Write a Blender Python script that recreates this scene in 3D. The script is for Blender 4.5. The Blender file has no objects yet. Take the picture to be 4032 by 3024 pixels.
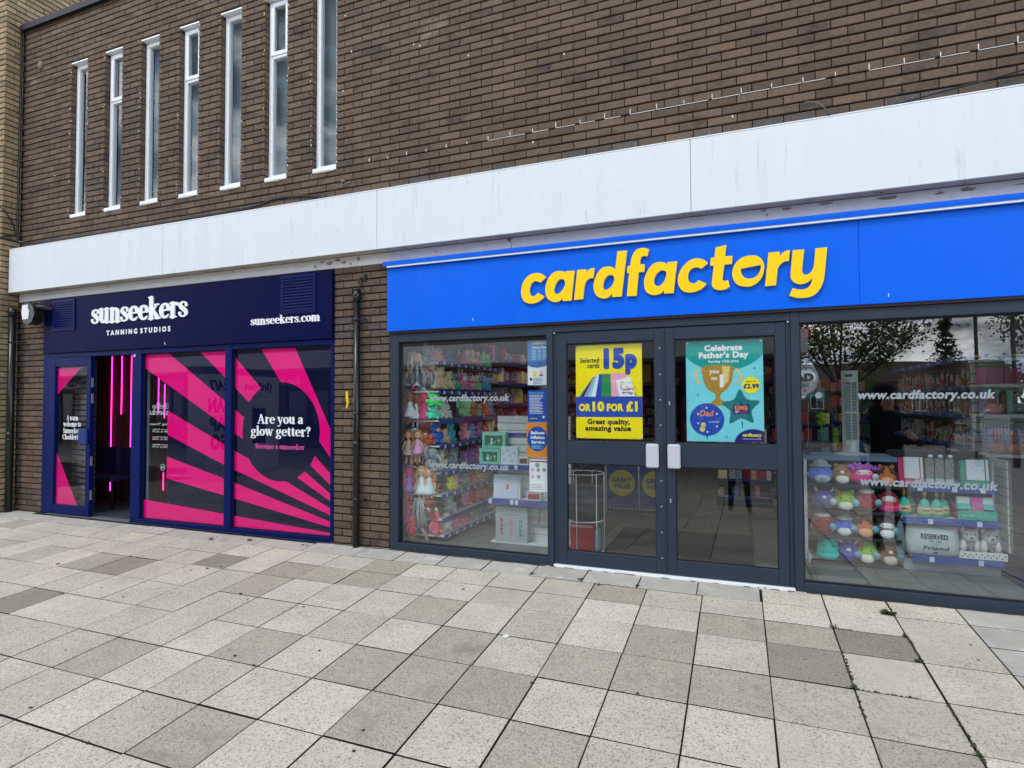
import bpy, bmesh, math, random
import numpy as np
from mathutils import Vector, Matrix, Euler
random.seed(7)
R = math.radians
sc = bpy.context.scene
COL = sc.collection

# ------------------------------------------------------------------ camera
GS = 0.07199                      # the pavement falls away from the shops
CAM = Vector((3.9021, -4.91559, 1.4435))
YAW, PITCH, ROLL = R(-21.32577), R(1.73886), R(-0.27258)
FW = Vector((math.sin(YAW)*math.cos(PITCH), math.cos(YAW)*math.cos(PITCH), math.sin(PITCH)))
RT0 = Vector((math.cos(YAW), -math.sin(YAW), 0))
UP0 = RT0.cross(FW)
RT = math.cos(ROLL)*RT0 + math.sin(ROLL)*UP0
UP = -math.sin(ROLL)*RT0 + math.cos(ROLL)*UP0
cd = bpy.data.cameras.new('camera')
cam = bpy.data.objects.new('camera', cd)
COL.objects.link(cam)
cam.matrix_world = Matrix(((RT.x, UP.x, -FW.x, CAM.x), (RT.y, UP.y, -FW.y, CAM.y), (RT.z, UP.z, -FW.z, CAM.z), (0, 0, 0, 1)))
cd.sensor_width = 36.0
cd.lens = 36.0*2272.84/4032
cd.clip_start = 0.02
cd.clip_end = 600
sc.camera = cam

def frac(p):
    """picture position (0..1, 0..1, distance) of a world point, used only to rank pieces by size"""
    d = Vector(p)-CAM
    w = d.dot(FW)
    if w <= 0.05: return (-9, -9, 1e9)
    return (0.5+2272.84*d.dot(RT)/w/4032, 0.5-2272.84*d.dot(UP)/w/3024, d.length)

# ------------------------------------------------------------------ world, sun, exposure
SUN_EL, SUN_AZ = R(52), R(200)     # azimuth clockwise from +y
w = bpy.data.worlds.new('World')
sc.world = w
w.use_nodes = True
nt = w.node_tree
nt.nodes.clear()
def N(nt, t, **k):
    n = nt.nodes.new(t)
    for a, b in k.items(): setattr(n, a, b)
    return n
out = N(nt, 'ShaderNodeOutputWorld')
bg = N(nt, 'ShaderNodeBackground')
sky = N(nt, 'ShaderNodeTexSky', sky_type='NISHITA')
sky.sun_disc = False
sky.sun_elevation = SUN_EL
sky.sun_rotation = SUN_AZ
sky.air_density = 1.0; sky.dust_density = 1.0; sky.ozone_density = 1.6
tc = N(nt, 'ShaderNodeTexCoord')
mp = N(nt, 'ShaderNodeMapping'); mp.inputs['Scale'].default_value = (1, 1, 2.6); mp.inputs['Location'].default_value = (.4, .1, .2)
n1 = N(nt, 'ShaderNodeTexNoise'); n1.inputs['Scale'].default_value = 4.2; n1.inputs['Detail'].default_value = 9; n1.inputs['Roughness'].default_value = .58
cr = N(nt, 'ShaderNodeValToRGB')
cr.color_ramp.elements[0].position = .42; cr.color_ramp.elements[1].position = .56
n2 = N(nt, 'ShaderNodeTexNoise'); n2.inputs['Scale'].default_value = 9; n2.inputs['Detail'].default_value = 7
cc = N(nt, 'ShaderNodeValToRGB')
cc.color_ramp.elements[0].position = .40; cc.color_ramp.elements[0].color = (10.5, 14.5, 22, 1)
cc.color_ramp.elements[1].position = .64; cc.color_ramp.elements[1].color = (46, 47, 48.5, 1)
mx = N(nt, 'ShaderNodeMix', data_type='RGBA')
L = nt.links.new
L(tc.outputs['Generated'], mp.inputs['Vector']); L(mp.outputs[0], n1.inputs['Vector']); L(mp.outputs[0], n2.inputs['Vector'])
sx = N(nt, 'ShaderNodeSeparateXYZ'); L(tc.outputs['Generated'], sx.inputs[0])
ab = N(nt, 'ShaderNodeMath', operation='ABSOLUTE'); L(sx.outputs['Z'], ab.inputs[0])
hz = N(nt, 'ShaderNodeMapRange'); hz.inputs['From Min'].default_value = 0; hz.inputs['From Max'].default_value = .55; hz.inputs['To Min'].default_value = .10; hz.inputs['To Max'].default_value = -.03
L(ab.outputs[0], hz.inputs['Value'])          # cloud banks close up towards the horizon
ad1 = N(nt, 'ShaderNodeMath', operation='ADD'); L(n1.outputs['Fac'], ad1.inputs[0]); L(hz.outputs[0], ad1.inputs[1])
ad2 = N(nt, 'ShaderNodeMath', operation='ADD'); L(n2.outputs['Fac'], ad2.inputs[0]); L(hz.outputs[0], ad2.inputs[1])
L(ad1.outputs[0], cr.inputs[0]); L(ad2.outputs[0], cc.inputs[0])
L(cr.outputs[0], mx.inputs['Factor']); L(sky.outputs[0], mx.inputs['A']); L(cc.outputs[0], mx.inputs['B'])
L(mx.outputs['Result'], bg.inputs[0]); L(bg.outputs[0], out.inputs[0])
bg.inputs[1].default_value = 0.088
sd = bpy.data.lights.new('sun', 'SUN')
sd.energy = 1.7; sd.angle = R(12); sd.color = (1, .98, .95)
so = bpy.data.objects.new('sun', sd); COL.objects.link(so)
sv = Vector((math.sin(SUN_AZ)*math.cos(SUN_EL), math.cos(SUN_AZ)*math.cos(SUN_EL), math.sin(SUN_EL)))
so.rotation_euler = sv.to_track_quat('Z', 'Y').to_euler()
so.location = (0, -10, 12)
sc.view_settings.view_transform = 'Standard'
sc.view_settings.look = 'None'
sc.view_settings.exposure = -0.13
sc.view_settings.gamma = 1
sc.render.engine = 'CYCLES'
sc.cycles.max_bounces = 10
sc.cycles.transparent_max_bounces = 16
sc.cycles.use_denoising = True

# ------------------------------------------------------------------ materials
def s2l(c):
    return tuple((x/255/12.92 if x/255 <= .04045 else ((x/255+.055)/1.055)**2.4) for x in c)
MATS = {}
def mat(name, col, rough=.6, spec=.4, metal=0, var=0, vs=6, bump=0, bs=40, rnd=0, emit=0, stretch=None, srgb=True, coat=0, speck=None, alpha=1, sheen=0):
    """procedural material: base colour x noise x per-piece variation, noise bump"""
    if name in MATS: return MATS[name]
    m = bpy.data.materials.new(name); m.use_nodes = True
    nt = m.node_tree; L = nt.links.new
    b = nt.nodes['Principled BSDF']
    c = s2l(col) if srgb else col
    b.inputs['Base Color'].default_value = (*c, 1)
    b.inputs['Roughness'].default_value = rough
    b.inputs['Specular IOR Level'].default_value = spec
    b.inputs['Metallic'].default_value = metal
    b.inputs['Coat Weight'].default_value = coat
    if sheen: b.inputs['Sheen Weight'].default_value = sheen
    if emit:
        b.inputs['Emission Color'].default_value = (*c, 1); b.inputs['Emission Strength'].default_value = emit
    if alpha < 1: b.inputs['Alpha'].default_value = alpha
    if var or bump or rnd or speck:
        geo = N(nt, 'ShaderNodeNewGeometry')
        mpn = N(nt, 'ShaderNodeMapping')
        if stretch: mpn.inputs['Scale'].default_value = stretch
        L(geo.outputs['Position'], mpn.inputs[0])
        val = None
        if var:
            nz = N(nt, 'ShaderNodeTexNoise'); nz.inputs['Scale'].default_value = vs; nz.inputs['Detail'].default_value = 6; nz.inputs['Roughness'].default_value = .6
            L(mpn.outputs[0], nz.inputs['Vector'])
            mr = N(nt, 'ShaderNodeMapRange'); mr.inputs['From Min'].default_value = .25; mr.inputs['From Max'].default_value = .75
            mr.inputs['To Min'].default_value = 1-var; mr.inputs['To Max'].default_value = 1+var
            L(nz.outputs['Fac'], mr.inputs['Value']); val = mr.outputs[0]
        if rnd:
            oi = N(nt, 'ShaderNodeObjectInfo')
            ad = N(nt, 'ShaderNodeMath', operation='ADD'); L(oi.outputs['Random'], ad.inputs[0]); L(geo.outputs['Random Per Island'], ad.inputs[1])
            fr = N(nt, 'ShaderNodeMath', operation='FRACT'); L(ad.outputs[0], fr.inputs[0])
            mr = N(nt, 'ShaderNodeMapRange'); mr.inputs['To Min'].default_value = 1-rnd; mr.inputs['To Max'].default_value = 1+rnd
            L(fr.outputs[0], mr.inputs['Value'])
            if val:
                mu = N(nt, 'ShaderNodeMath', operation='MULTIPLY'); L(val, mu.inputs[0]); L(mr.outputs[0], mu.inputs[1]); val = mu.outputs[0]
            else: val = mr.outputs[0]
            m['frac_out'] = 1
        src = None
        rgb = N(nt, 'ShaderNodeRGB'); rgb.outputs[0].default_value = (*c, 1); src = rgb.outputs[0]
        if speck:
            for (sc_, th, sw, col2) in speck:
                vz = N(nt, 'ShaderNodeTexNoise'); vz.inputs['Scale'].default_value = sc_; vz.inputs['Detail'].default_value = 4
                vz.inputs['Roughness'].default_value = .7
                L(mpn.outputs[0], vz.inputs['Vector'])
                rp = N(nt, 'ShaderNodeMapRange'); rp.inputs['From Min'].default_value = th; rp.inputs['From Max'].default_value = th+sw
                L(vz.outputs['Fac'], rp.inputs['Value'])
                mm = N(nt, 'ShaderNodeMix', data_type='RGBA'); L(rp.outputs[0], mm.inputs['Factor']); L(src, mm.inputs['A'])
                mm.inputs['B'].default_value = (*s2l(col2), 1); src = mm.outputs['Result']
        if val:
            vm = N(nt, 'ShaderNodeVectorMath', operation='SCALE'); L(src, vm.inputs[0]); L(val, vm.inputs['Scale']); src = vm.outputs[0]
        L(src, b.inputs['Base Color'])
        if bump:
            nb = N(nt, 'ShaderNodeTexNoise'); nb.inputs['Scale'].default_value = bs; nb.inputs['Detail'].default_value = 5
            L(mpn.outputs[0], nb.inputs['Vector'])
            bp = N(nt, 'ShaderNodeBump'); bp.inputs['Strength'].default_value = bump; bp.inputs['Distance'].default_value = .004
            L(nb.outputs['Fac'], bp.inputs['Height']); L(bp.outputs[0], b.inputs['Normal'])
    MATS[name] = m
    return m

def glass_mat(name, f0=.13, tint=(1, 1, 1), wav=0.0, rough=0.0):
    if name in MATS: return MATS[name]
    m = bpy.data.materials.new(name); m.use_nodes = True
    nt = m.node_tree; nt.nodes.clear(); L = nt.links.new
    o = N(nt, 'ShaderNodeOutputMaterial'); mixs = N(nt, 'ShaderNodeMixShader')
    tr = N(nt, 'ShaderNodeBsdfTransparent'); tr.inputs[0].default_value = (*tint, 1)
    gl = N(nt, 'ShaderNodeBsdfGlossy'); gl.inputs['Roughness'].default_value = rough
    lw = N(nt, 'ShaderNodeLayerWeight'); lw.inputs['Blend'].default_value = .5
    pw = N(nt, 'ShaderNodeMath', operation='POWER'); pw.inputs[1].default_value = 4.5
    L(lw.outputs['Facing'], pw.inputs[0])
    mr = N(nt, 'ShaderNodeMapRange'); mr.inputs['To Min'].default_value = f0; mr.inputs['To Max'].default_value = .95
    L(pw.outputs[0], mr.inputs['Value']); L(mr.outputs[0], mixs.inputs[0]); L(tr.outputs[0], mixs.inputs[1]); L(gl.outputs[0], mixs.inputs[2])
    if wav:
        g = N(nt, 'ShaderNodeNewGeometry'); nz = N(nt, 'ShaderNodeTexNoise'); nz.inputs['Scale'].default_value = 1.6; nz.inputs['Detail'].default_value = 1
        L(g.outputs['Position'], nz.inputs['Vector'])
        bp = N(nt, 'ShaderNodeBump'); bp.inputs['Strength'].default_value = wav; bp.inputs['Distance'].default_value = .02
        L(nz.outputs['Fac'], bp.inputs['Height']); L(bp.outputs[0], gl.inputs['Normal'])
    L(mixs.outputs[0], o.inputs[0])
    MATS[name] = m
    return m

# ------------------------------------------------------------------ mesh builder and object helpers
class MB:
    def __init__(s): s.v = []; s.f = []; s.mi = []; s.cm = 0; s.sm = []; s.smooth = False
    def m(s, i): s.cm = i; return s
    def add(s, vs, fs):
        o = len(s.v); s.v += [tuple(v) for v in vs]
        for f in fs:
            s.f.append([o+i for i in f]); s.mi.append(s.cm); s.sm.append(s.smooth)
        return s
    def box(s, x0, x1, y0, y1, z0, z1):
        if x1 < x0: x0, x1 = x1, x0
        if y1 < y0: y0, y1 = y1, y0
        if z1 < z0: z0, z1 = z1, z0
        return s.add([(x0, y0, z0), (x1, y0, z0), (x1, y1, z0), (x0, y1, z0), (x0, y0, z1), (x1, y0, z1), (x1, y1, z1), (x0, y1, z1)],
                     [(0, 3, 2, 1), (4, 5, 6, 7), (0, 1, 5, 4), (1, 2, 6, 5), (2, 3, 7, 6), (3, 0, 4, 7)])
    def bbox(s, x0, x1, y0, y1, z0, z1, c=.003):
        """box with chamfered edges"""
        vs = []
        for sx, X, x in ((1, x0, x0+c), (-1, x1, x1-c)):
            for sy, Y, y in ((1, y0, y0+c), (-1, y1, y1-c)):
                for sz, Z, z in ((1, z0, z0+c), (-1, z1, z1-c)):
                    vs += [(X, y, z), (x, Y, z), (x, y, Z)]
        bm = bmesh.new()
        for v in vs: bm.verts.new(v)
        bmesh.ops.convex_hull(bm, input=bm.verts)
        bmesh.ops.dissolve_limit(bm, angle_limit=.01, verts=bm.verts, edges=bm.edges)
        bm.verts.index_update()
        V = [tuple(v.co) for v in bm.verts]; F = [[v.index for v in f.verts] for f in bm.faces]
        bm.free()
        return s.add(V, F)
    def quad(s, a, b, c, d): return s.add([a, b, c, d], [(0, 1, 2, 3)])
    def tube(s, pts, r, n=8, r2=None, cap=True, close=False):
        pts = [Vector(p) for p in pts]; k = len(pts); rings = []
        prev = None
        for i, p in enumerate(pts):
            a = pts[i-1] if i else (pts[-1] if close else p); b = pts[i+1] if i < k-1 else (pts[0] if close else p)
            t = (b-a).normalized()
            ref = prev if prev is not None else (Vector((0, 0, 1)) if abs(t.z) < .9 else Vector((1, 0, 0)))
            u = (ref - t*ref.dot(t)).normalized(); prev = u; v = t.cross(u)
            rr = r if not isinstance(r, (list, tuple)) else r[i]
            if r2 is not None: rr = r+(r2-r)*i/(k-1)
            rings.append([p+u*math.cos(2*math.pi*j/n)*rr+v*math.sin(2*math.pi*j/n)*rr for j in range(n)])
        vs = [q for rg in rings for q in rg]; fs = []
        for i in range(k-1 if not close else k):
            for j in range(n):
                a = i*n+j; b = i*n+(j+1) % n; i2 = (i+1) % k
                fs.append((a, b, i2*n+(j+1) % n, i2*n+j))
        if cap and not close: fs += [tuple(range(n-1, -1, -1)), tuple(range((k-1)*n, k*n))]
        o = s.smooth; s.smooth = True; s.add(vs, fs); s.smooth = o
        return s
    def lathe(s, prof, c=(0, 0, 0), n=16, sx=1, sy=1):
        vs = []; fs = []
        for r, z in prof:
            for j in range(n): a = 2*math.pi*j/n; vs.append((c[0]+r*sx*math.cos(a), c[1]+r*sy*math.sin(a), c[2]+z))
        for i in range(len(prof)-1):
            for j in range(n): fs.append((i*n+j, i*n+(j+1) % n, (i+1)*n+(j+1) % n, (i+1)*n+j))
        fs += [tuple(range(n-1, -1, -1)), tuple(range((len(prof)-1)*n, len(prof)*n))]
        o = s.smooth; s.smooth = True; s.add(vs, fs); s.smooth = o
        return s
    def ell(s, c, rx, ry, rz, nu=14, nv=9, rot=None, squash=0, noise=0):
        vs = [(0, 0, -1)]; fs = []
        for i in range(1, nv):
            th = -math.pi/2+math.pi*i/nv
            for j in range(nu):
                a = 2*math.pi*j/nu; vs.append((math.cos(th)*math.cos(a), math.cos(th)*math.sin(a), math.sin(th)))
        vs.append((0, 0, 1)); T = len(vs)-1
        for j in range(nu):
            fs.append((0, 1+(j+1) % nu, 1+j)); fs.append((T, T-nu+j, T-nu+(j+1) % nu))
        for i in range(nv-2):
            for j in range(nu):
                a = 1+i*nu+j; b = 1+i*nu+(j+1) % nu
                fs.append((a, b, b+nu, a+nu))
        M = Euler(rot).to_matrix() if rot else None
        out = []
        for v in vs:
            k = 1+(random.uniform(-noise, noise) if noise else 0)
            z = v[2]
            wf = 1-squash*z           # wider at the bottom (egg)
            p = Vector((v[0]*rx*wf*k, v[1]*ry*wf*k, z*rz*k))
            if M: p = M @ p
            out.append((c[0]+p.x, c[1]+p.y, c[2]+p.z))
        o = s.smooth; s.smooth = True; s.add(out, fs); s.smooth = o
        return s
    def prism(s, poly, y0, y1, axis='y'):
        """polygon in (x,z) extruded along y"""
        n = len(poly)
        if axis == 'y': A = [(p[0], y0, p[1]) for p in poly]; B = [(p[0], y1, p[1]) for p in poly]
        elif axis == 'x': A = [(y0, p[0], p[1]) for p in poly]; B = [(y1, p[0], p[1]) for p in poly]
        else: A = [(p[0], p[1], y0) for p in poly]; B = [(p[0], p[1], y1) for p in poly]
        fs = [tuple(range(n)), tuple(range(2*n-1, n-1, -1))]+[(i, i+n, (i+1) % n+n, (i+1) % n) for i in range(n)]
        return s.add(A+B, fs)
    def mesh(s, name, mats):
        me = bpy.data.meshes.new(name)
        me.from_pydata(s.v, [], s.f)
        if not isinstance(mats, (list, tuple)): mats = [mats]
        for m in mats: me.materials.append(m)
        me.polygons.foreach_set('material_index', s.mi)
        me.polygons.foreach_set('use_smooth', s.sm)
        me.update()
        return me
    def build(s, name, mats, parent=None, fix=True, **tagk):
        me = s.mesh(name, mats)
        if fix and len(s.f) < 20000:
            bm = bmesh.new(); bm.from_mesh(me); bmesh.ops.recalc_face_normals(bm, faces=bm.faces); bm.to_mesh(me); bm.free()
        o = bpy.data.objects.new(name, me); COL.objects.link(o)
        if parent is not None: o.parent = parent
        if tagk: tag(o, **tagk)
        return o
def tag(o, label=None, cat=None, group=None, kind=None):
    if label: o['label'] = label
    if cat: o['category'] = cat
    if group: o['group'] = group
    if kind: o['kind'] = kind
    return o
def empty(name, loc=(0, 0, 0), rz=0, **k):
    o = bpy.data.objects.new(name, None); COL.objects.link(o); o.location = loc; o.rotation_euler = (0, 0, rz)
    o.empty_display_size = .1
    return tag(o, **k)
def put(name, me, parent=None, loc=(0, 0, 0), rot=(0, 0, 0), **k):
    o = bpy.data.objects.new(name, me); COL.objects.link(o); o.location = loc; o.rotation_euler = rot
    if parent is not None: o.parent = parent
    return tag(o, **k)

# ------------------------------------------------------------------ lettering: distance fields -> outlines -> meshes
def seg_sdf(P, segs, rad):
    """P (n,2); segs (m,4); rad (m,2): signed distance to a union of tapered strokes"""
    a = segs[:, :2]; b = segs[:, 2:]; d = b-a; L2 = (d*d).sum(1)+1e-12
    t = ((P[:, None, 0]-a[None, :, 0])*d[None, :, 0]+(P[:, None, 1]-a[None, :, 1])*d[None, :, 1])/L2[None]
    t = np.clip(t, 0, 1)
    qx = P[:, None, 0]-a[None, :, 0]-t*d[None, :, 0]; qy = P[:, None, 1]-a[None, :, 1]-t*d[None, :, 1]
    r = rad[None, :, 0]+(rad[:, 1]-rad[:, 0])[None]*t
    return (np.sqrt(qx*qx+qy*qy)-r).min(1)
def march(F, x0, y0, h):
    """closed outlines of F<0 on a regular grid"""
    ny, nx = F.shape
    nxt = {}
    def ip(a, b, i, j, ax):
        t = a/(a-b)
        return (round(x0+(j+(t if ax == 0 else 0))*h, 5), round(y0+(i+(t if ax == 1 else 0))*h, 5))
    S = F < 0
    mixd = (S[:-1, :-1].astype(int)+S[:-1, 1:]+S[1:, :-1]+S[1:, 1:])
    I, J = np.where((mixd > 0) & (mixd < 4))
    for i, j in zip(I.tolist(), J.tolist()):
        a, b, c, d = F[i, j], F[i, j+1], F[i+1, j+1], F[i+1, j]
        k = (a < 0)*1+(b < 0)*2+(c < 0)*4+(d < 0)*8
        B = ip(a, b, i, j, 0) if (a < 0) != (b < 0) else None
        Rr = ip(b, c, i, j+1, 1) if (b < 0) != (c < 0) else None
        T = ip(d, c, i+1, j, 0) if (d < 0) != (c < 0) else None
        Ll = ip(a, d, i, j, 1) if (a < 0) != (d < 0) else None
        tb = {1: [(B, Ll)], 2: [(Rr, B)], 3: [(Rr, Ll)], 4: [(T, Rr)], 5: [(B, Ll), (T, Rr)], 6: [(T, B)], 7: [(T, Ll)], 8: [(Ll, T)], 9: [(B, T)],
              10: [(Rr, B), (Ll, T)], 11: [(Rr, T)], 12: [(Ll, Rr)], 13: [(B, Rr)], 14: [(Ll, B)]}
        for p, q in tb[k]:
            if p != q: nxt.setdefault(p, []).append(q)
    loops = []
    while nxt:
        s0 = next(iter(nxt)); lp = [s0]; cur = s0
        while True:
            q = nxt.get(cur)
            if not q: break
            n = q.pop()
            if not q: del nxt[cur]
            if n == s0: break
            lp.append(n); cur = n
        if len(lp) > 5: loops.append(lp)
    return loops
def loops_mesh(loops, depth, m, name='lettering'):
    """outlines (x,z) -> mesh standing in the xz plane, front face towards -y at y=0"""
    cu = bpy.data.curves.new(name, 'CURVE'); cu.dimensions = '2D'; cu.fill_mode = 'BOTH'; cu.extrude = depth/2
    for lp in loops:
        sp = cu.splines.new('POLY'); sp.points.add(len(lp)-1); sp.use_cyclic_u = True
        sp.points.foreach_set('co', [c for p in lp for c in (p[0], p[1], 0, 1)])
    ob = bpy.data.objects.new(name, cu)
    me = bpy.data.meshes.new_from_object(ob)
    bpy.data.objects.remove(ob); bpy.data.curves.remove(cu)
    me.transform(Matrix(((1, 0, 0, 0), (0, 0, -1, depth/2), (0, 1, 0, 0), (0, 0, 0, 1))))
    me.materials.clear(); me.materials.append(m); me.name = name
    return me
def catmull(pts, n=4):
    """pts (x,z[,corner flag]); smooth between, sharp at flagged points"""
    out = []; k = len(pts)
    for i in range(k):
        p0, p1, p2, p3 = pts[i-1], pts[i], pts[(i+1) % k], pts[(i+2) % k]
        c1 = len(p1) > 2; c2 = len(p2) > 2
        out.append((p1[0], p1[1]))
        if c1 and c2: continue
        if c1: p0 = p1
        if c2: p3 = p2
        for j in range(1, n):
            t = j/n
            out.append(tuple(.5*(2*p1[a]+(p2[a]-p0[a])*t+(2*p0[a]-5*p1[a]+4*p2[a]-p3[a])*t*t+(-p0[a]+3*p1[a]-3*p2[a]+p3[a])*t**3) for a in (0, 1)))
    return out
SANS = {}
def sans_loops(body, bold=0.0):
    key = (body, bold)
    if key in SANS: return SANS[key]
    cu = bpy.data.curves.new('t', 'FONT'); cu.body = body; cu.size = 1; cu.resolution_u = 3
    if bold <= .02: cu.offset = bold
    cu.space_character = 1+max(0, bold)*1.6
    ob = bpy.data.objects.new('t', cu); me = bpy.data.meshes.new_from_object(ob)
    bpy.data.objects.remove(ob); bpy.data.curves.remove(cu)
    bm = bmesh.new(); bm.from_mesh(me); bmesh.ops.remove_doubles(bm, verts=bm.verts, dist=1e-5)
    ed = [(e.verts[0].co.xy[:], e.verts[1].co.xy[:]) for e in bm.edges if len(e.link_faces) == 1]
    bm.free(); bpy.data.meshes.remove(me)
    if bold <= .02:
        adj = {}
        for a, b in ed:
            a = (round(a[0], 5), round(a[1], 5)); b = (round(b[0], 5), round(b[1], 5))
            adj.setdefault(a, []).append(b); adj.setdefault(b, []).append(a)
        loops = []; seen = set()
        for s0 in adj:
            if s0 in seen: continue
            lp = [s0]; seen.add(s0); cur = s0
            while True:
                nx = [q for q in adj[cur] if q not in seen]
                if not nx: break
                cur = nx[0]; seen.add(cur); lp.append(cur)
            if len(lp) > 2: loops.append(lp)
        SANS[key] = loops
        return loops
    E = np.array([[a[0], a[1], b[0], b[1]] for a, b in ed])
    h = .018; pad = .12
    x0, x1 = E[:, [0, 2]].min()-pad, E[:, [0, 2]].max()+pad; y0, y1 = E[:, [1, 3]].min()-pad, E[:, [1, 3]].max()+pad
    xs = np.arange(x0, x1, h)+.00037; ys = np.arange(y0, y1, h)+.00041
    F = np.zeros((len(ys), len(xs)))
    for i0 in range(0, len(xs), 30):
        X, Y = np.meshgrid(xs[i0:i0+30], ys); P = np.stack([X.ravel(), Y.ravel()], 1)
        lo, hi = xs[i0]-.3, xs[min(i0+29, len(xs)-1)]+.3
        k = (E[:, [0, 2]].max(1) > lo) & (E[:, [0, 2]].min(1) < hi)
        e = E[E[:, [0, 2]].max(1) > xs[i0]]
        if not k.any(): F[:, i0:i0+30] = .3; continue
        d = seg_sdf(P, E[k], np.zeros((int(k.sum()), 2)))
        a, b = e[:, :2], e[:, 2:]
        cond = (a[None, :, 1] > P[:, None, 1]) != (b[None, :, 1] > P[:, None, 1])
        with np.errstate(divide='ignore', invalid='ignore'):
            xi = a[None, :, 0]+(P[:, None, 1]-a[None, :, 1])*(b-a)[None, :, 0]/(b-a)[None, :, 1]
        ins = (np.where(cond, xi > P[:, None, 0], False).sum(1) % 2) == 1
        F[:, i0:i0+30] = np.where(ins, -d, d).reshape(X.shape)-bold
    loops = march(F+1e-7, xs[0], ys[0], h)
    SANS[key] = loops
    return loops

# a small slab-serif alphabet drawn as tapered strokes (x height 1)
def CR(pts, n=5):
    out = []; k = len(pts)
    for i in range(k-1):
        p0 = pts[max(0, i-1)]; p1 = pts[i]; p2 = pts[i+1]; p3 = pts[min(k-1, i+2)]
        for j in range(n):
            t = j/n
            out.append(tuple(.5*(2*p1[a]+(p2[a]-p0[a])*t+(2*p0[a]-5*p1[a]+4*p2[a]-p3[a])*t*t+(-p0[a]+3*p1[a]-3*p2[a]+p3[a])*t**3) for a in (0, 1, 2)))
    out.append(pts[-1]); return out
def ARC(cx, cy, rx, ry, a0, a1, w, h, n=22):
    o = []
    for i in range(n+1):
        a = R(a0+(a1-a0)*i/n); o.append((cx+rx*math.cos(a), cy+ry*math.sin(a), h+(w-h)*abs(math.cos(a))**1.3))
    return o
W, H = .125, .045
def ser(x0, x1, y): return [(x0, y, H), (x1, y, H)]
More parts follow.
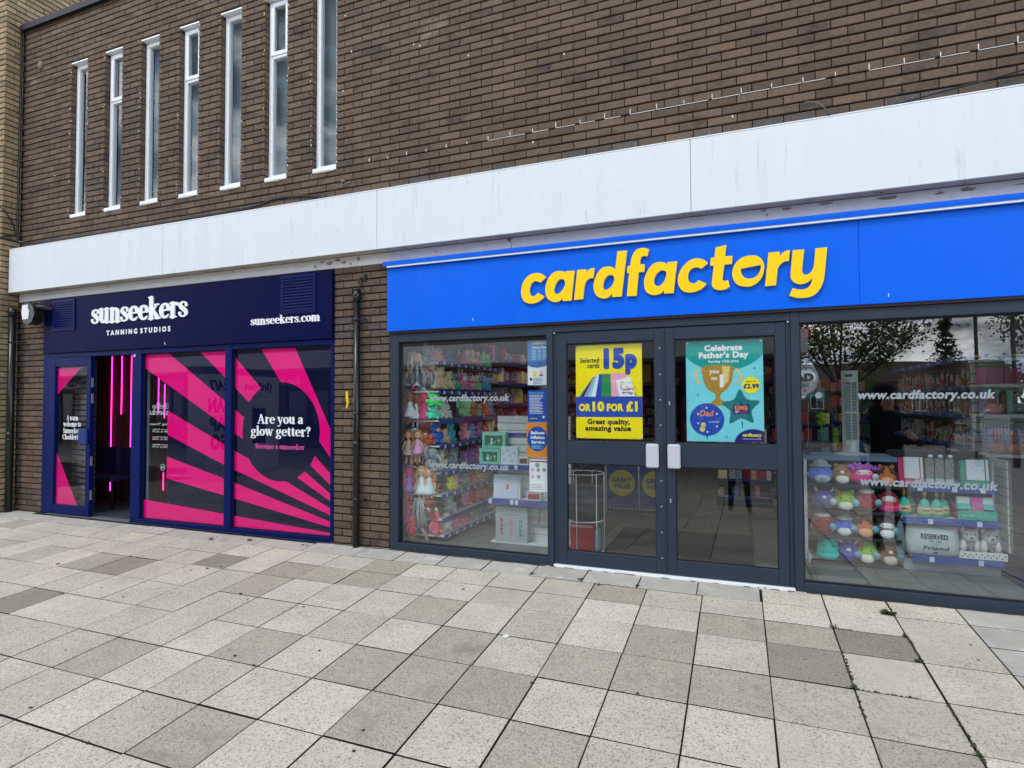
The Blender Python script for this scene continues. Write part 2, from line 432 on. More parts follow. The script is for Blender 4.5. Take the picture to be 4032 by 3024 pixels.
G = {
 'o': (.74, [ARC(.37, .5, .24, .45, 0, 360, W, H)]),
 'e': (.72, [ARC(.37, .5, .24, .45, 12, 300, W, H), [(.2, .5, .04), (.58, .56, .05)], [(.49, .1, .06), (.6, .22, .04)]]),
 'c': (.66, [ARC(.37, .5, .24, .45, 55, 300, W, H), [(.5, .82, .08), (.52, .78, .09)], [(.49, .1, .06), (.58, .2, .04)]]),
 's': (.62, [CR([(.5, .74, .08), (.46, .9, .05), (.3, .955, .045), (.15, .86, .075), (.15, .68, .11), (.32, .52, .125), (.47, .34, .115), (.48, .16, .075), (.32, .045, .045), (.14, .1, .05), (.09, .26, .085)])]),
 'a': (.68, [CR([(.14, .76, .085), (.2, .92, .05), (.36, .955, .045), (.46, .8, W)]), [(.46, .8, W), (.46, .16, W)], CR([(.42, .6, .04), (.24, .5, .07), (.12, .28, W), (.2, .08, .07), (.4, .16, .04)]), [(.47, .09, .07), (.62, .07, .04)]]),
 'n': (.82, [[(.2, .06, W), (.2, .92, W)], ser(.04, .2, .955), ser(.04, .38, .045), CR([(.28, .75, .04), (.42, .94, .06), (.58, .78, W)]), [(.58, .78, W), (.58, .06, W)], ser(.46, .76, .045)]),
 'm': (1.2, [[(.2, .06, W), (.2, .92, W)], ser(.04, .2, .955), ser(.04, .36, .045), CR([(.28, .75, .04), (.42, .94, .06), (.56, .78, W)]), [(.56, .78, W), (.56, .06, W)], ser(.46, .72, .045), CR([(.66, .75, .04), (.8, .94, .06), (.94, .78, W)]), [(.94, .78, W), (.94, .06, W)], ser(.84, 1.12, .045)]),
 'u': (.8, [[(.18, .94, W), (.18, .3, W)], CR([(.18, .3, W), (.28, .08, .08), (.46, .16, .04)]), ser(.02, .2, .955), [(.56, .94, W), (.56, .08, W)], ser(.4, .56, .955), ser(.56, .76, .045)]),
 'r': (.6, [[(.2, .06, W), (.2, .92, W)], ser(.04, .2, .955), ser(.04, .4, .045), CR([(.28, .72, .04), (.38, .93, .05), (.48, .86, .1)])]),
 'k': (.78, [[(.2, .06, W), (.2, 1.42, W)], ser(.04, .2, 1.455), ser(.04, .36, .045), [(.26, .44, .05), (.54, .93, .05)], ser(.44, .68, .955), [(.34, .58, .07), (.6, .1, W)], ser(.5, .78, .045)]),
 'l': (.42, [[(.2, .06, W), (.2, 1.42, W)], ser(.04, .2, 1.455), ser(.04, .38, .045)]),
 'h': (.82, [[(.2, .06, W), (.2, 1.42, W)], ser(.04, .2, 1.455), ser(.04, .38, .045), CR([(.28, .75, .04), (.42, .94, .06), (.58, .78, W)]), [(.58, .78, W), (.58, .06, W)], ser(.46, .76, .045)]),
 'd': (.82, [[(.56, .08, W), (.56, 1.42, W)], ser(.4, .56, 1.455), ser(.56, .78, .045), ARC(.36, .5, .22, .45, 40, 320, W, H)]),
 't': (.5, [[(.22, 1.25, .05), (.22, .95, W), (.22, .25, W)], CR([(.22, .25, W), (.3, .06, .07), (.46, .14, .04)]), ser(.04, .46, .955)]),
 'g': (.7, [ARC(.32, .66, .19, .29, 0, 360, .11, H), ARC(.32, -.18, .25, .2, 0, 360, .09, .05), CR([(.18, .38, .04), (.12, .22, .06), (.3, .1, .09), (.5, .02, .08)]), [(.48, .9, .05), (.62, .95, .06)]]),
 'y': (.74, [[(.14, .94, W), (.38, .1, .1)], [(.6, .94, .05), (.34, -.15, .05)], CR([(.34, -.15, .05), (.24, -.34, .06), (.1, -.32, .09)]), ser(.0, .3, .955), ser(.48, .72, .955)]),
 'w': (1.06, [[(.14, .94, W), (.34, .08, .1)], [(.34, .08, .05), (.52, .9, .05)], [(.5, .94, W), (.7, .08, .1)], [(.7, .08, .05), (.9, .92, .05)], ser(.0, .28, .955), ser(.4, .6, .955), ser(.8, 1.02, .955)]),
 'A': (1.0, [[(.46, 1.38, .06), (.14, .06, .05)], [(.46, 1.32, .12), (.78, .08, .13)], [(.24, .5, .05), (.66, .5, .05)], ser(.02, .3, .045), ser(.6, .98, .045)]),
 'B': (.9, [[(.22, .06, .13), (.22, 1.34, .13)], ser(.06, .5, 1.355), ser(.06, .5, .045), CR([(.5, 1.355, .045), (.66, 1.05, .12), (.5, .74, .045)]), CR([(.5, .74, .045), (.72, .4, .13), (.5, .045, .045)]), [(.24, .74, .045), (.5, .74, .045)]]),
 'C': (.92, [ARC(.48, .7, .34, .65, 50, 310, .13, .05), [(.7, 1.16, .07), (.72, .95, .05)]]),
 'S': (.78, [CR([(.62, 1.08, .08), (.5, 1.32, .05), (.32, 1.34, .05), (.17, 1.14, .1), (.3, .78, .13), (.55, .5, .13), (.58, .2, .08), (.36, .05, .05), (.12, .26, .09)])]),
 'H': (1.1, [[(.22, .06, .13), (.22, 1.34, .13)], [(.82, .06, .13), (.82, 1.34, .13)], [(.22, .7, .05), (.82, .7, .05)], ser(.04, .42, .045), ser(.62, 1.02, .045), ser(.04, .42, 1.355), ser(.62, 1.02, 1.355)]),
 '?': (.62, [CR([(.12, 1.08, .09), (.2, 1.34, .06), (.42, 1.3, .1), (.44, 1.0, .12), (.28, .72, .07), (.28, .42, .05)]), [(.28, .1, .1), (.28, .101, .1)]]),
 '!': (.4, [[(.2, 1.32, .11), (.2, .42, .05)], [(.2, .1, .1), (.2, .101, .1)]]),
 '.': (.34, [[(.16, .1, .1), (.16, .101, .1)]]),
 ' ': (.36, []),
}
GL = {}
def serif_glyph(ch, bold):
    key = (ch, bold)
    if key in GL: return GL[key]
    adv, strokes = G[ch]
    segs = []; rad = []
    for st in strokes:
        for p, q in zip(st[:-1], st[1:]):
            segs.append((p[0], p[1], q[0], q[1])); rad.append((p[2]+bold, q[2]+bold))
    if not segs: GL[key] = []; return []
    S = np.array(segs); Rr = np.array(rad); h = .028
    x0, x1 = S[:, [0, 2]].min()-.25, S[:, [0, 2]].max()+.25; y0, y1 = S[:, [1, 3]].min()-.25, S[:, [1, 3]].max()+.25
    xs = np.arange(x0, x1, h); ys = np.arange(y0, y1, h); X, Y = np.meshgrid(xs, ys)
    F = seg_sdf(np.stack([X.ravel(), Y.ravel()], 1), S, Rr).reshape(X.shape)
    GL[key] = march(F+1e-7, x0, y0, h)
    return GL[key]
def serif_loops(body, bold=0.0, track=0):
    key = ('serif', body, bold, track)
    if key in SANS: return SANS[key]
    x = 0; segs = []; rad = []
    for ch in body:
        adv, strokes = G[ch]
        for st in strokes:
            for p, q in zip(st[:-1], st[1:]):
                segs.append((p[0]+x, p[1], q[0]+x, q[1])); rad.append((p[2]+bold, q[2]+bold))
        x += adv+track
    S = np.array(segs); Rr = np.array(rad); h = .034
    xs = np.arange(S[:, [0, 2]].min()-.25, S[:, [0, 2]].max()+.25, h); ys = np.arange(S[:, [1, 3]].min()-.25, S[:, [1, 3]].max()+.25, h)
    F = np.zeros((len(ys), len(xs)))+.3
    for i0 in range(0, len(xs), 30):
        X, Y = np.meshgrid(xs[i0:i0+30], ys)
        k = (S[:, [0, 2]].max(1) > xs[i0]-.35) & (S[:, [0, 2]].min(1) < xs[min(i0+29, len(xs)-1)]+.35)
        if k.any(): F[:, i0:i0+30] = seg_sdf(np.stack([X.ravel(), Y.ravel()], 1), S[k], Rr[k]).reshape(X.shape)
    SANS[key] = march(F+1e-7, xs[0], ys[0], h)
    return SANS[key]
def lettering(name, body, x0, x1, z, hgt, y, m, parent=None, bold=0.0, slant=0, serif=False, depth=.002, refh=None, mirror=False, face='-y', track=0, **k):
    """text set between x0 and x1 on baseline z; hgt = height of refh units of the alphabet (cap height)"""
    lp = serif_loops(body, bold, track) if serif else sans_loops(body, bold)
    xs = [p[0] for l in lp for p in l]
    a, b = min(xs), max(xs)
    ref = refh or (1.4 if serif else .70)
    sx = (x1-x0)/(b-a); sz = hgt/ref
    lp = [[((p[0]-a)*sx+slant*p[1]*sz, p[1]*sz) for p in l] for l in lp]
    if mirror: lp = [[(x1-x0-p[0], p[1]) for p in l][::-1] for l in lp]
    me = loops_mesh(lp, depth, m, name)
    if face == '-y': o = put(name, me, parent, (x0, y, z))
    else:                      # face +x: runs along +y from x0 (as y) at plane x=y-arg
        o = put(name, me, parent, (y, x0, z), (0, 0, R(90)))
    return tag(o, **k) if k else o
LET=[[[(2.345,2.539,1),(2.32,2.562),(2.29,2.578),(2.253,2.584),(2.207,2.578),(2.169,2.556),(2.134,2.519),(2.115,2.47),(2.109,2.427),(2.116,2.379),(2.137,2.341),(2.171,2.32),(2.213,2.314),(2.251,2.319),(2.289,2.336),(2.319,2.358),(2.33,2.371,1),(2.268,2.406,1),(2.244,2.384),(2.217,2.379),(2.199,2.391),(2.189,2.421),(2.191,2.456),(2.207,2.491),(2.23,2.51),(2.256,2.51),(2.279,2.503),(2.288,2.493,1)]],[[(2.525,2.577,1),(2.604,2.574,1),(2.575,2.316,1),(2.495,2.318,1),(2.492,2.343,1),(2.466,2.319),(2.429,2.313),(2.393,2.322),(2.36,2.348),(2.341,2.388),(2.338,2.438),(2.348,2.487),(2.372,2.535),(2.409,2.571),(2.453,2.584),(2.497,2.578),(2.525,2.561,1)],[(2.52,2.467),(2.511,2.499),(2.486,2.512),(2.456,2.5),(2.431,2.466),(2.418,2.428),(2.423,2.396),(2.441,2.382),(2.467,2.389),(2.492,2.412),(2.511,2.439)]],[[(2.628,2.578,1),(2.709,2.577,1),(2.706,2.546,1),(2.726,2.568),(2.751,2.58),(2.78,2.583,1),(2.769,2.495,1),(2.74,2.496),(2.708,2.476),(2.691,2.432),(2.686,2.398),(2.677,2.322,1),(2.598,2.32,1)]],[[(2.978,2.706,1),(3.058,2.705,1),(3.01,2.321,1),(2.928,2.322,1),(2.931,2.352,1),(2.901,2.324),(2.863,2.314),(2.822,2.324),(2.791,2.349),(2.774,2.391),(2.771,2.44),(2.785,2.494),(2.814,2.547),(2.852,2.578),(2.893,2.584),(2.934,2.576),(2.958,2.555,1)],[(2.95,2.473),(2.937,2.505),(2.91,2.511),(2.882,2.496),(2.861,2.464),(2.853,2.426),(2.857,2.399),(2.874,2.386),(2.902,2.395),(2.929,2.42),(2.943,2.447)]],[[(3.06,2.569,1),(3.086,2.577,1),(3.09,2.617),(3.104,2.66),(3.131,2.698),(3.164,2.713),(3.204,2.711),(3.24,2.697,1),(3.224,2.637,1),(3.2,2.646),(3.18,2.639),(3.168,2.617),(3.166,2.577,1),(3.203,2.575,1),(3.199,2.513,1),(3.154,2.514,1),(3.133,2.317,1),(3.053,2.32,1),(3.074,2.512,1),(3.057,2.515,1)]],[[(3.387,2.575,1),(3.463,2.576,1),(3.432,2.319,1),(3.355,2.32,1),(3.355,2.348,1),(3.329,2.323),(3.284,2.314),(3.245,2.321),(3.209,2.352),(3.197,2.4),(3.199,2.453),(3.218,2.505),(3.251,2.555),(3.293,2.58),(3.335,2.582),(3.37,2.571),(3.384,2.553,1)],[(3.377,2.485),(3.366,2.505),(3.338,2.513),(3.309,2.497),(3.287,2.469),(3.277,2.433),(3.282,2.403),(3.301,2.385),(3.327,2.389),(3.353,2.414),(3.369,2.446)]],[[(3.7,2.538,1),(3.678,2.561),(3.65,2.577),(3.61,2.586),(3.57,2.578),(3.529,2.551),(3.491,2.506),(3.47,2.453),(3.466,2.411),(3.477,2.367),(3.503,2.332),(3.538,2.317),(3.578,2.314),(3.618,2.323),(3.658,2.344),(3.688,2.374,1),(3.626,2.409,1),(3.605,2.39),(3.582,2.386),(3.559,2.397),(3.546,2.428),(3.548,2.465),(3.563,2.494),(3.586,2.51),(3.612,2.513),(3.632,2.509),(3.646,2.497,1)]],[[(3.758,2.658,1),(3.839,2.671,1),(3.829,2.582,1),(3.883,2.579,1),(3.878,2.516,1),(3.823,2.517,1),(3.807,2.407),(3.813,2.39),(3.827,2.386),(3.848,2.393,1),(3.859,2.337,1),(3.826,2.32),(3.792,2.316),(3.753,2.325),(3.731,2.348),(3.725,2.378),(3.73,2.413),(3.742,2.515,1),(3.716,2.517,1),(3.722,2.58,1),(3.749,2.58,1)]],[[(4.036,2.569),(4.073,2.553),(4.099,2.522),(4.11,2.48),(4.105,2.429),(4.086,2.384),(4.053,2.349),(4.01,2.329),(3.968,2.331),(3.924,2.344),(3.895,2.376),(3.879,2.425),(3.883,2.471),(3.903,2.517),(3.939,2.552),(3.982,2.568)],[(3.943,2.473,1),(4.085,2.49,1),(4.085,2.465),(4.071,2.426),(4.044,2.399),(4.011,2.389),(3.979,2.394),(3.953,2.418),(3.943,2.448)]],[[(4.142,2.58,1),(4.221,2.579,1),(4.221,2.546,1),(4.241,2.569),(4.264,2.581),(4.291,2.585,1),(4.282,2.5,1),(4.255,2.502),(4.224,2.481),(4.205,2.449),(4.199,2.398),(4.19,2.324,1),(4.112,2.321,1)]],[[(4.31,2.581,1),(4.389,2.58,1),(4.374,2.451),(4.373,2.411),(4.385,2.389),(4.406,2.389),(4.431,2.406),(4.449,2.444),(4.455,2.483),(4.464,2.58,1),(4.542,2.58,1),(4.52,2.371),(4.509,2.321),(4.488,2.272),(4.453,2.233),(4.412,2.216),(4.367,2.213),(4.327,2.219),(4.279,2.237,1),(4.305,2.292,1),(4.343,2.279),(4.378,2.278),(4.409,2.29),(4.429,2.319),(4.439,2.36,1),(4.415,2.334),(4.384,2.321),(4.349,2.32),(4.314,2.337),(4.294,2.372),(4.294,2.424)]]]
# ------------------------------------------------------------------ materials of the setting
M_MORTAR = mat('mortar_dark', (34, 30, 28), rough=.95, var=.25, vs=14, bump=.5, bs=120)
BR_SP = [(.45, .53, .18, (84, 74, 64)), (1.3, .62, .10, (128, 112, 96)), (3.2, .52, .16, (72, 60, 54)), (90, .60, .10, (150, 132, 112)), (160, .36, -.08, (58, 50, 46))]
M_BRICK = [mat('brick_brown', (102, 85, 70), rough=.92, var=.24, vs=34, bump=.9, bs=85, rnd=.18, stretch=(1, 1, 1.9), speck=BR_SP),
           mat('brick_red_brown', (95, 79, 66), rough=.92, var=.24, vs=30, bump=.9, bs=85, rnd=.18, stretch=(1, 1, 1.9), speck=BR_SP),
           mat('brick_blue_grey', (84, 76, 70), rough=.85, var=.25, vs=30, bump=.8, bs=85, rnd=.18, speck=[(60, .6, .1, (150, 145, 140))])]
M_YBR = mat('brick_buff', (146, 128, 98), rough=.92, var=.22, vs=20, bump=.8, bs=80, rnd=.26, speck=[(3, .5, .2, (140, 120, 92)), (80, .62, .1, (112, 96, 76))])
M_YMORT = mat('mortar_grey', (40, 36, 32), rough=.95, var=.2, vs=20)
M_WHITE = mat('white_upvc', (232, 236, 238), rough=.35, spec=.5, var=.03, vs=3)
M_FASCIA = mat('white_fascia_paint', (214, 220, 223), rough=.55, spec=.3, var=.03, vs=1.1, stretch=(5, 1, .5), speck=[(3.1, .60, .10, (200, 206, 208)), (9, .66, .05, (176, 182, 182)), (21, .70, .05, (160, 164, 160))], bump=.12, bs=30)
M_FASCIA.node_tree.nodes['Principled BSDF'].inputs['Specular IOR Level'].default_value = .35
M_BEAM = mat('white_render_peeling', (214, 216, 216), rough=.8, var=.08, vs=9, bump=.5, bs=24, speck=[(4.2, .66, .02, (128, 116, 102)), (26, .70, .03, (110, 98, 86))])
M_BLUE = mat('sign_blue', (0, 98, 226), rough=.42, spec=.16, var=.05, vs=1.1, speck=[(1.6, .60, .25, (10, 112, 226)), (7, .68, .10, (24, 118, 226))], stretch=(2.5, 1, .5), bump=.05, bs=3)
M_YELLOW = mat('letter_yellow', (255, 206, 0), rough=.45, spec=.3)
M_YEDGE = mat('letter_edge', (238, 205, 150), rough=.5)
M_NAVYSIGN = mat('sign_navy', (8, 13, 60), rough=.45, spec=.05, var=.05, vs=1.5)
M_NAVY = mat('frame_navy', (2, 22, 84), rough=.40, spec=.1, var=.04, vs=2)
M_ANTH = mat('frame_anthracite', (44, 54, 68), rough=.45, spec=.28, var=.10, vs=5, bump=.08, bs=200)
M_ANTH2 = mat('frame_anthracite_gasket', (24, 27, 32), rough=.6)
M_LETW = mat('letter_white', (238, 240, 242), rough=.45, spec=.3)
M_BLACK = mat('black_plastic', (22, 23, 25), rough=.38, spec=.5, var=.1, vs=9)
M_BLACKP = mat('black_pipe_paint', (20, 21, 23), rough=.3, spec=.5, var=.2, vs=16, bump=.1, bs=50)
M_LEAD = mat('dark_coping', (44, 45, 48), rough=.6, var=.2, vs=7)
M_GLASS = glass_mat('window_glass', .19, (.92, .98, .98), wav=.035)
M_GLASSF = glass_mat('film_backed_glass', .062, (.97, .97, .97), wav=.03)
M_GLASSD = glass_mat('door_glass', .10, (.93, .95, .94), wav=.03)
M_GLASSU = glass_mat('upper_window_glass', .11, (.85, .90, .90), wav=.05)
M_STEEL = mat('satin_steel', (190, 192, 196), rough=.35, metal=.8)
M_SILVER = mat('silver_plate', (198, 200, 206), rough=.4, metal=.15, spec=.5, bump=.1, bs=200)

# ------------------------------------------------------------------ pavement: one bed sheet and single slabs on it
def gz(y): return GS*y if y > -6 else -6*GS
pav = MB()
X0, X1 = -120, 120
ys = [0.12, -6, -160]
pav.add([(X0, .12, GS*.12-.013), (X1, .12, GS*.12-.013), (X1, -6, -6*GS-.013), (X0, -6, -6*GS-.013), (X0, -7.21, -6*GS-.008), (X1, -7.21, -6*GS-.008)], [(0, 3, 2, 1), (3, 4, 5, 2)])
M_BED = mat('joint_dirt', (26, 25, 22), rough=.95, var=.3, vs=8)
ground = pav.build('pavement', M_BED, kind='structure', fix=False)
M_TARMAC = mat('far_paving', (150, 146, 136), rough=.9, var=.15, vs=1.2, bump=.3, bs=30)
fg = MB(); fg.add([(X0, -7.2, -6*GS-.006), (X1, -7.2, -6*GS-.006), (X1, -160, -6*GS-.006), (X0, -160, -6*GS-.006)], [(0, 3, 2, 1)])
fg.build('far_ground', M_TARMAC, kind='structure')

SPK = [(52, .53, .09, (166, 156, 138)), (90, .57, .06, (116, 108, 96)), (190, .60, .05, (84, 80, 74)), (150, .40, -.06, (236, 232, 222)), (2.2, .58, .22, (170, 162, 146)), (.6, .55, .2, (186, 178, 162))]
M_SLAB = mat('slab_cream_aggregate', (197, 189, 171), rough=.9, var=.12, vs=4, bump=.6, bs=150, rnd=.12, speck=SPK)
M_SLABB = mat('slab_buff_aggregate', (174, 166, 148), rough=.9, var=.10, vs=5, bump=.55, bs=170, rnd=.07, speck=[(70, .53, .08, (146, 136, 120)), (120, .56, .06, (100, 92, 80)), (150, .38, -.05, (216, 208, 192)), (2.4, .56, .2, (140, 130, 114))])
M_SLABD = mat('slab_grey_aggregate', (146, 138, 122), rough=.9, var=.12, vs=6, bump=.5, bs=170, rnd=.07, speck=[(110, .55, .06, (88, 84, 78)), (140, .38, -.05, (184, 180, 172)), (3, .55, .2, (118, 114, 108))])
M_SLABG = mat('slab_smooth_grey', (174, 170, 158), rough=.85, var=.12, vs=7, bump=.2, bs=120, rnd=.06, speck=[(70, .6, .08, (146, 146, 142)), (5, .55, .2, (202, 200, 192))])
def slab_mesh(wx, wy, m):
    b = MB(); c = .003; t = .02
    x, y = wx/2, wy/2
    b.add([(-x, -y, -t), (x, -y, -t), (x, y, -t), (-x, y, -t), (-x, -y, -c), (x, -y, -c), (x, y, -c), (-x, y, -c), (-x+c, -y+c, 0), (x-c, -y+c, 0), (x-c, y-c, 0), (-x+c, y-c, 0)],
          [(4, 5, 9, 8), (5, 6, 10, 9), (6, 7, 11, 10), (7, 4, 8, 11), (8, 9, 10, 11)])
    b.m(1).add(b.v[:8], [(0, 1, 5, 4), (1, 2, 6, 5), (2, 3, 7, 6), (3, 0, 4, 7)])
    return b.mesh('paving_slab', [m, M_BED])
PC = .41257; PX = 4.047; PR = .41228; PY = -2.989
rows = []       # (y_top, y_bottom, row index)
rows.append((-.006, -.300, 'w')); rows.append((-.300, -.605, 'v')); rows.append((-.605, PY+5*PR, 5))
for r in range(4, -13, -1): rows.append((PY+(r+1)*PR, PY+r*PR, r))
DARK = {(0, 4), (1, 5), (-14, 4), (-14, 2)}
BUFF = {(-8, 5), (-12, 5), (-3, 1), (1, 2), (-3, 3), (-2, 3), (-1, 5), (-10, 1), (-10, 5), (-6, 2), (-6, 4), (-7, 0), (-5, 3), (-5, 1), (-6, -1), (-9, 5), (-2, 4), (0, 5), (-4, 2), (1, 1)}
slabs = []
rg = random.Random(3)
def add_slab(xa, xb, yt, yb, m, jit=1):
    j = .0095
    slabs.append(((xa+xb)/2, (yt+yb)/2, xb-xa-j*rg.uniform(.6, 1.3), yt-yb-j*rg.uniform(.6, 1.3), m))
for (yt, yb, r) in rows:
    if r == 'w':
        x = PX-.01
        while x > -5.3:
            wd = .448 if x > .7 or x < -.2 else .62
            add_slab(x-wd, x, yt-.07 if -4.75 < x < 0.1 else yt, yb, M_SLABG); x -= wd
        for c in range(0, 9):
            add_slab(PX+c*PC, PX+(c+1)*PC, yt, yb, M_SLABG if c >= 3 else M_SLAB)
        continue
    for c in range(-34 if (isinstance(r, int) and r < -6) else -30, 14):
        xa, xb = PX+c*PC, PX+(c+1)*PC
        if yt > -.25 and xb < -5.3: continue
        if r in ('v', 5) and xa < -5.32: pass
        if (c, r) in DARK: m = M_SLABD
        elif (c, r) in BUFF: m = M_SLABB
        elif c >= 3 and r in ('v', 5, 4): m = M_SLABG
        elif (isinstance(r, int) and r < -1 and rg.random() < .16) or rg.random() < .10: m = M_SLABB
        else: m = M_SLAB
        if r == 5 and c == -12: m = M_SLABD
        add_slab(xa, xb, yt, yb, m)
def slab_rank(s):
    p = frac((s[0], s[1], gz(s[1])))
    vis = -.12 < p[0] < 1.12 and .5 < p[1] < 1.3
    return p[2]+(0 if vis else 100)
slabs.sort(key=slab_rank)
tilt = math.atan(GS)
SM = {}
for s in slabs[:300]:
    key = (round(s[2], 3), round(s[3], 3), s[4].name)
    if key not in SM: SM[key] = slab_mesh(s[2], s[3], s[4])
    t = tilt if s[1] > -6 else 0
    put('paving_slab', SM[key], ground, (s[0]+rg.uniform(-.001, .001), s[1], gz(s[1])+rg.uniform(-.0022, .0012)), (t+rg.uniform(-.0025, .0025), rg.uniform(-.0025, .0025), rg.uniform(-.0012, .0012)))
b = MB(); mats = [M_SLAB, M_SLABB, M_SLABD, M_SLABG, M_BED]
for s in slabs[300:]:
    t = tilt if s[1] > -6 else 0
    b.m(mats.index(s[4])); x, y = s[2]/2, s[3]/2; ct, st = math.cos(t), math.sin(t); c = .004
    vs = [(sx*(x-i*c), (sy*(y-i*c)), (0 if i else -.02)) for i in (0, 1) for sx, sy in ((-1, -1), (1, -1), (1, 1), (-1, 1))]
    z0 = gz(s[1])+rg.uniform(-.002, .001)
    vs = [(s[0]+v[0], s[1]+v[1]*ct, z0+v[1]*st+v[2]) for v in vs]
    b.add(vs[4:], [(0, 1, 2, 3)]); b.m(4).add(vs, [(0, 1, 5, 4), (1, 2, 6, 5), (2, 3, 7, 6), (3, 0, 4, 7)])
b.build('paving_slab', mats, ground, fix=False, kind='stuff')
# black gum spots and a white splash trodden onto the slabs
M_GUM = mat('gum', (40, 38, 36), rough=.8); M_SPL = mat('paint_splash', (225, 226, 224), rough=.7)
b = MB()
for (x, y, r_) in [(.15, -1.336, .012), (-2.196, -1.298, .02), (-.638, -.971, .02), (.925, -2.117, .013), (1.129, -2.168, .012), (1.839, -.728, .014), (2.206, -2.625, .011), (-.254, -.157, .02), (-.2, -.16, .013), (-2.9, -2.0, .016), (.3, -2.9, .012), (3.0, -1.4, .007), (1.4, -1.9, .01), (-.75, -1.05, .012), (-.55, -.9, .011)]+[(rg.uniform(-4, 6), rg.uniform(-3.6, -.4), rg.uniform(.006, .013)) for _ in range(34)]:
    pts = []
    for k in range(9):
        a = 2*math.pi*k/9; q = r_*rg.uniform(.7, 1.15); yy = y+q*math.sin(a)*.9; pts.append((x+q*math.cos(a), yy, gz(yy)+.0035))
    b.add(pts, [tuple(range(9))])
b.build('gum_spot', M_GUM, ground, kind='stuff')
b = MB(); pts = []
for k in range(12):
    a = 2*math.pi*k/12; q = rg.uniform(.012, .028); yy = -1.36+q*math.sin(a); pts.append((2.6+q*math.cos(a)-.14, yy, gz(yy)+.0036))
b.add(pts, [tuple(range(12))]); b.build('paint_splash', M_SPL, ground)

# ------------------------------------------------------------------ brickwork
def brick_cells(x0, x1, z0, z1, holes=(), phase=0.0):
    """stretcher bond, clipped to the rectangle and round the holes"""
    out = []
    k = int(math.floor(z0/.075+1e-6))
    while k*.075 < z1-.01:
        za, zb = max(k*.075+.0068, z0), min((k+1)*.075-.0068, z1)
        if zb-za > .02:
            off = (0 if k % 2 == 0 else -.1125)+phase
            i = math.floor((x0-off)/.225)-1
            while off+i*.225 < x1:
                a, c = off+i*.225, off+(i+1)*.225-.0065
                spans = [(max(a, x0), min(c, x1))]
                for (hx0, hx1, hz0, hz1) in holes:
                    if za < hz1-.01 and zb > hz0+.01:
                        ns = []
                        for (p, q) in spans:
                            if q <= hx0 or p >= hx1: ns.append((p, q)); continue
                            if p < hx0: ns.append((p, hx0))
                            if q > hx1: ns.append((hx1, q))
                        spans = ns
                for p, q in spans:
                    if q-p > .025: out.append((p, q, za, zb, k))
                i += 1
        k += 1
    return out
def brick_mesh(wd, hg, m, dep=.05):
    b = MB(); c = .0035; x, z = wd/2, hg/2
    b.add([(-x, 0, -z), (x, 0, -z), (x, 0, z), (-x, 0, z), (-x, -dep+c, -z), (x, -dep+c, -z), (x, -dep+c, z), (-x, -dep+c, z), (-x+c, -dep, -z+c), (x-c, -dep, -z+c), (x-c, -dep, z-c), (-x+c, -dep, z-c)],
          [(0, 4, 5, 1), (1, 5, 6, 2), (2, 6, 7, 3), (3, 7, 4, 0), (4, 8, 9, 5), (5, 9, 10, 6), (6, 10, 11, 7), (7, 11, 8, 4), (8, 11, 10, 9)])
    return b.mesh('brick', m)
BM = {}
def lay_bricks(parent, cells, nbig, yface=0.0, mats=None, rngd=None, wall_dep=.024, pick=None, along='x', xface=0.0):
    """cells -> the nbig nearest as brick parts, the rest as one stuff part. cell x runs along world x (or world y)"""
    rngd = rngd or random.Random(11)
    def wp(c): return ((c[0]+c[1])/2, yface, (c[2]+c[3])/2) if along == 'x' else (xface, (c[0]+c[1])/2, (c[2]+c[3])/2)
    def rank(c):
        p = frac(wp(c)); vis = -.02 < p[0] < 1.02 and -.02 < p[1] < 1.02
        return p[2]-2*(c[1]-c[0])+(0 if vis else 100)
    cells = sorted(cells, key=rank)
    sel = []
    for c in cells:
        mi = pick(c, rngd) if pick else 0
        sel.append((c, mi, rngd.uniform(-.0025, .0022)))
    for c, mi, dy in sel[:nbig]:
        wd, hg = round(c[1]-c[0], 3), round(c[3]-c[2], 3); key = (wd, hg, mats[mi].name)
        if key not in BM: BM[key] = brick_mesh(wd, hg, mats[mi])
        p = wp(c)
        if along == 'x': put('brick', BM[key], parent, (p[0], yface+.05+dy, p[2]), (0, rngd.uniform(-.003, .003), 0))
        else: put('brick', BM[key], parent, (xface-.05-dy, p[1], p[2]), (rngd.uniform(-.003, .003), 0, R(90)))
    b = MB(); c4 = .0035
    for c, mi, dy in sel[nbig:]:
        b.m(mi); p = wp(c); x, z = (c[1]-c[0])/2, (c[3]-c[2])/2
        loc = [(-x, wall_dep+.01, -z), (x, wall_dep+.01, -z), (x, wall_dep+.01, z), (-x, wall_dep+.01, z), (-x, c4, -z), (x, c4, -z), (x, c4, z), (-x, c4, z), (-x+c4, 0, -z+c4), (x-c4, 0, -z+c4), (x-c4, 0, z-c4), (-x+c4, 0, z-c4)]
        if along == 'x': vs = [(p[0]+q[0], yface+dy+q[1], p[2]+q[2]) for q in loc]
        else: vs = [(xface-dy-q[1], p[1]+q[0], p[2]+q[2]) for q in loc]
        b.add(vs, [(0, 4, 5, 1), (1, 5, 6, 2), (2, 6, 7, 3), (3, 7, 4, 0), (4, 8, 9, 5), (5, 9, 10, 6), (6, 10, 11, 7), (7, 11, 8, 4), (8, 11, 10, 9)])
    if len(sel) > nbig: b.build('brick', mats, parent, fix=False, kind='stuff')

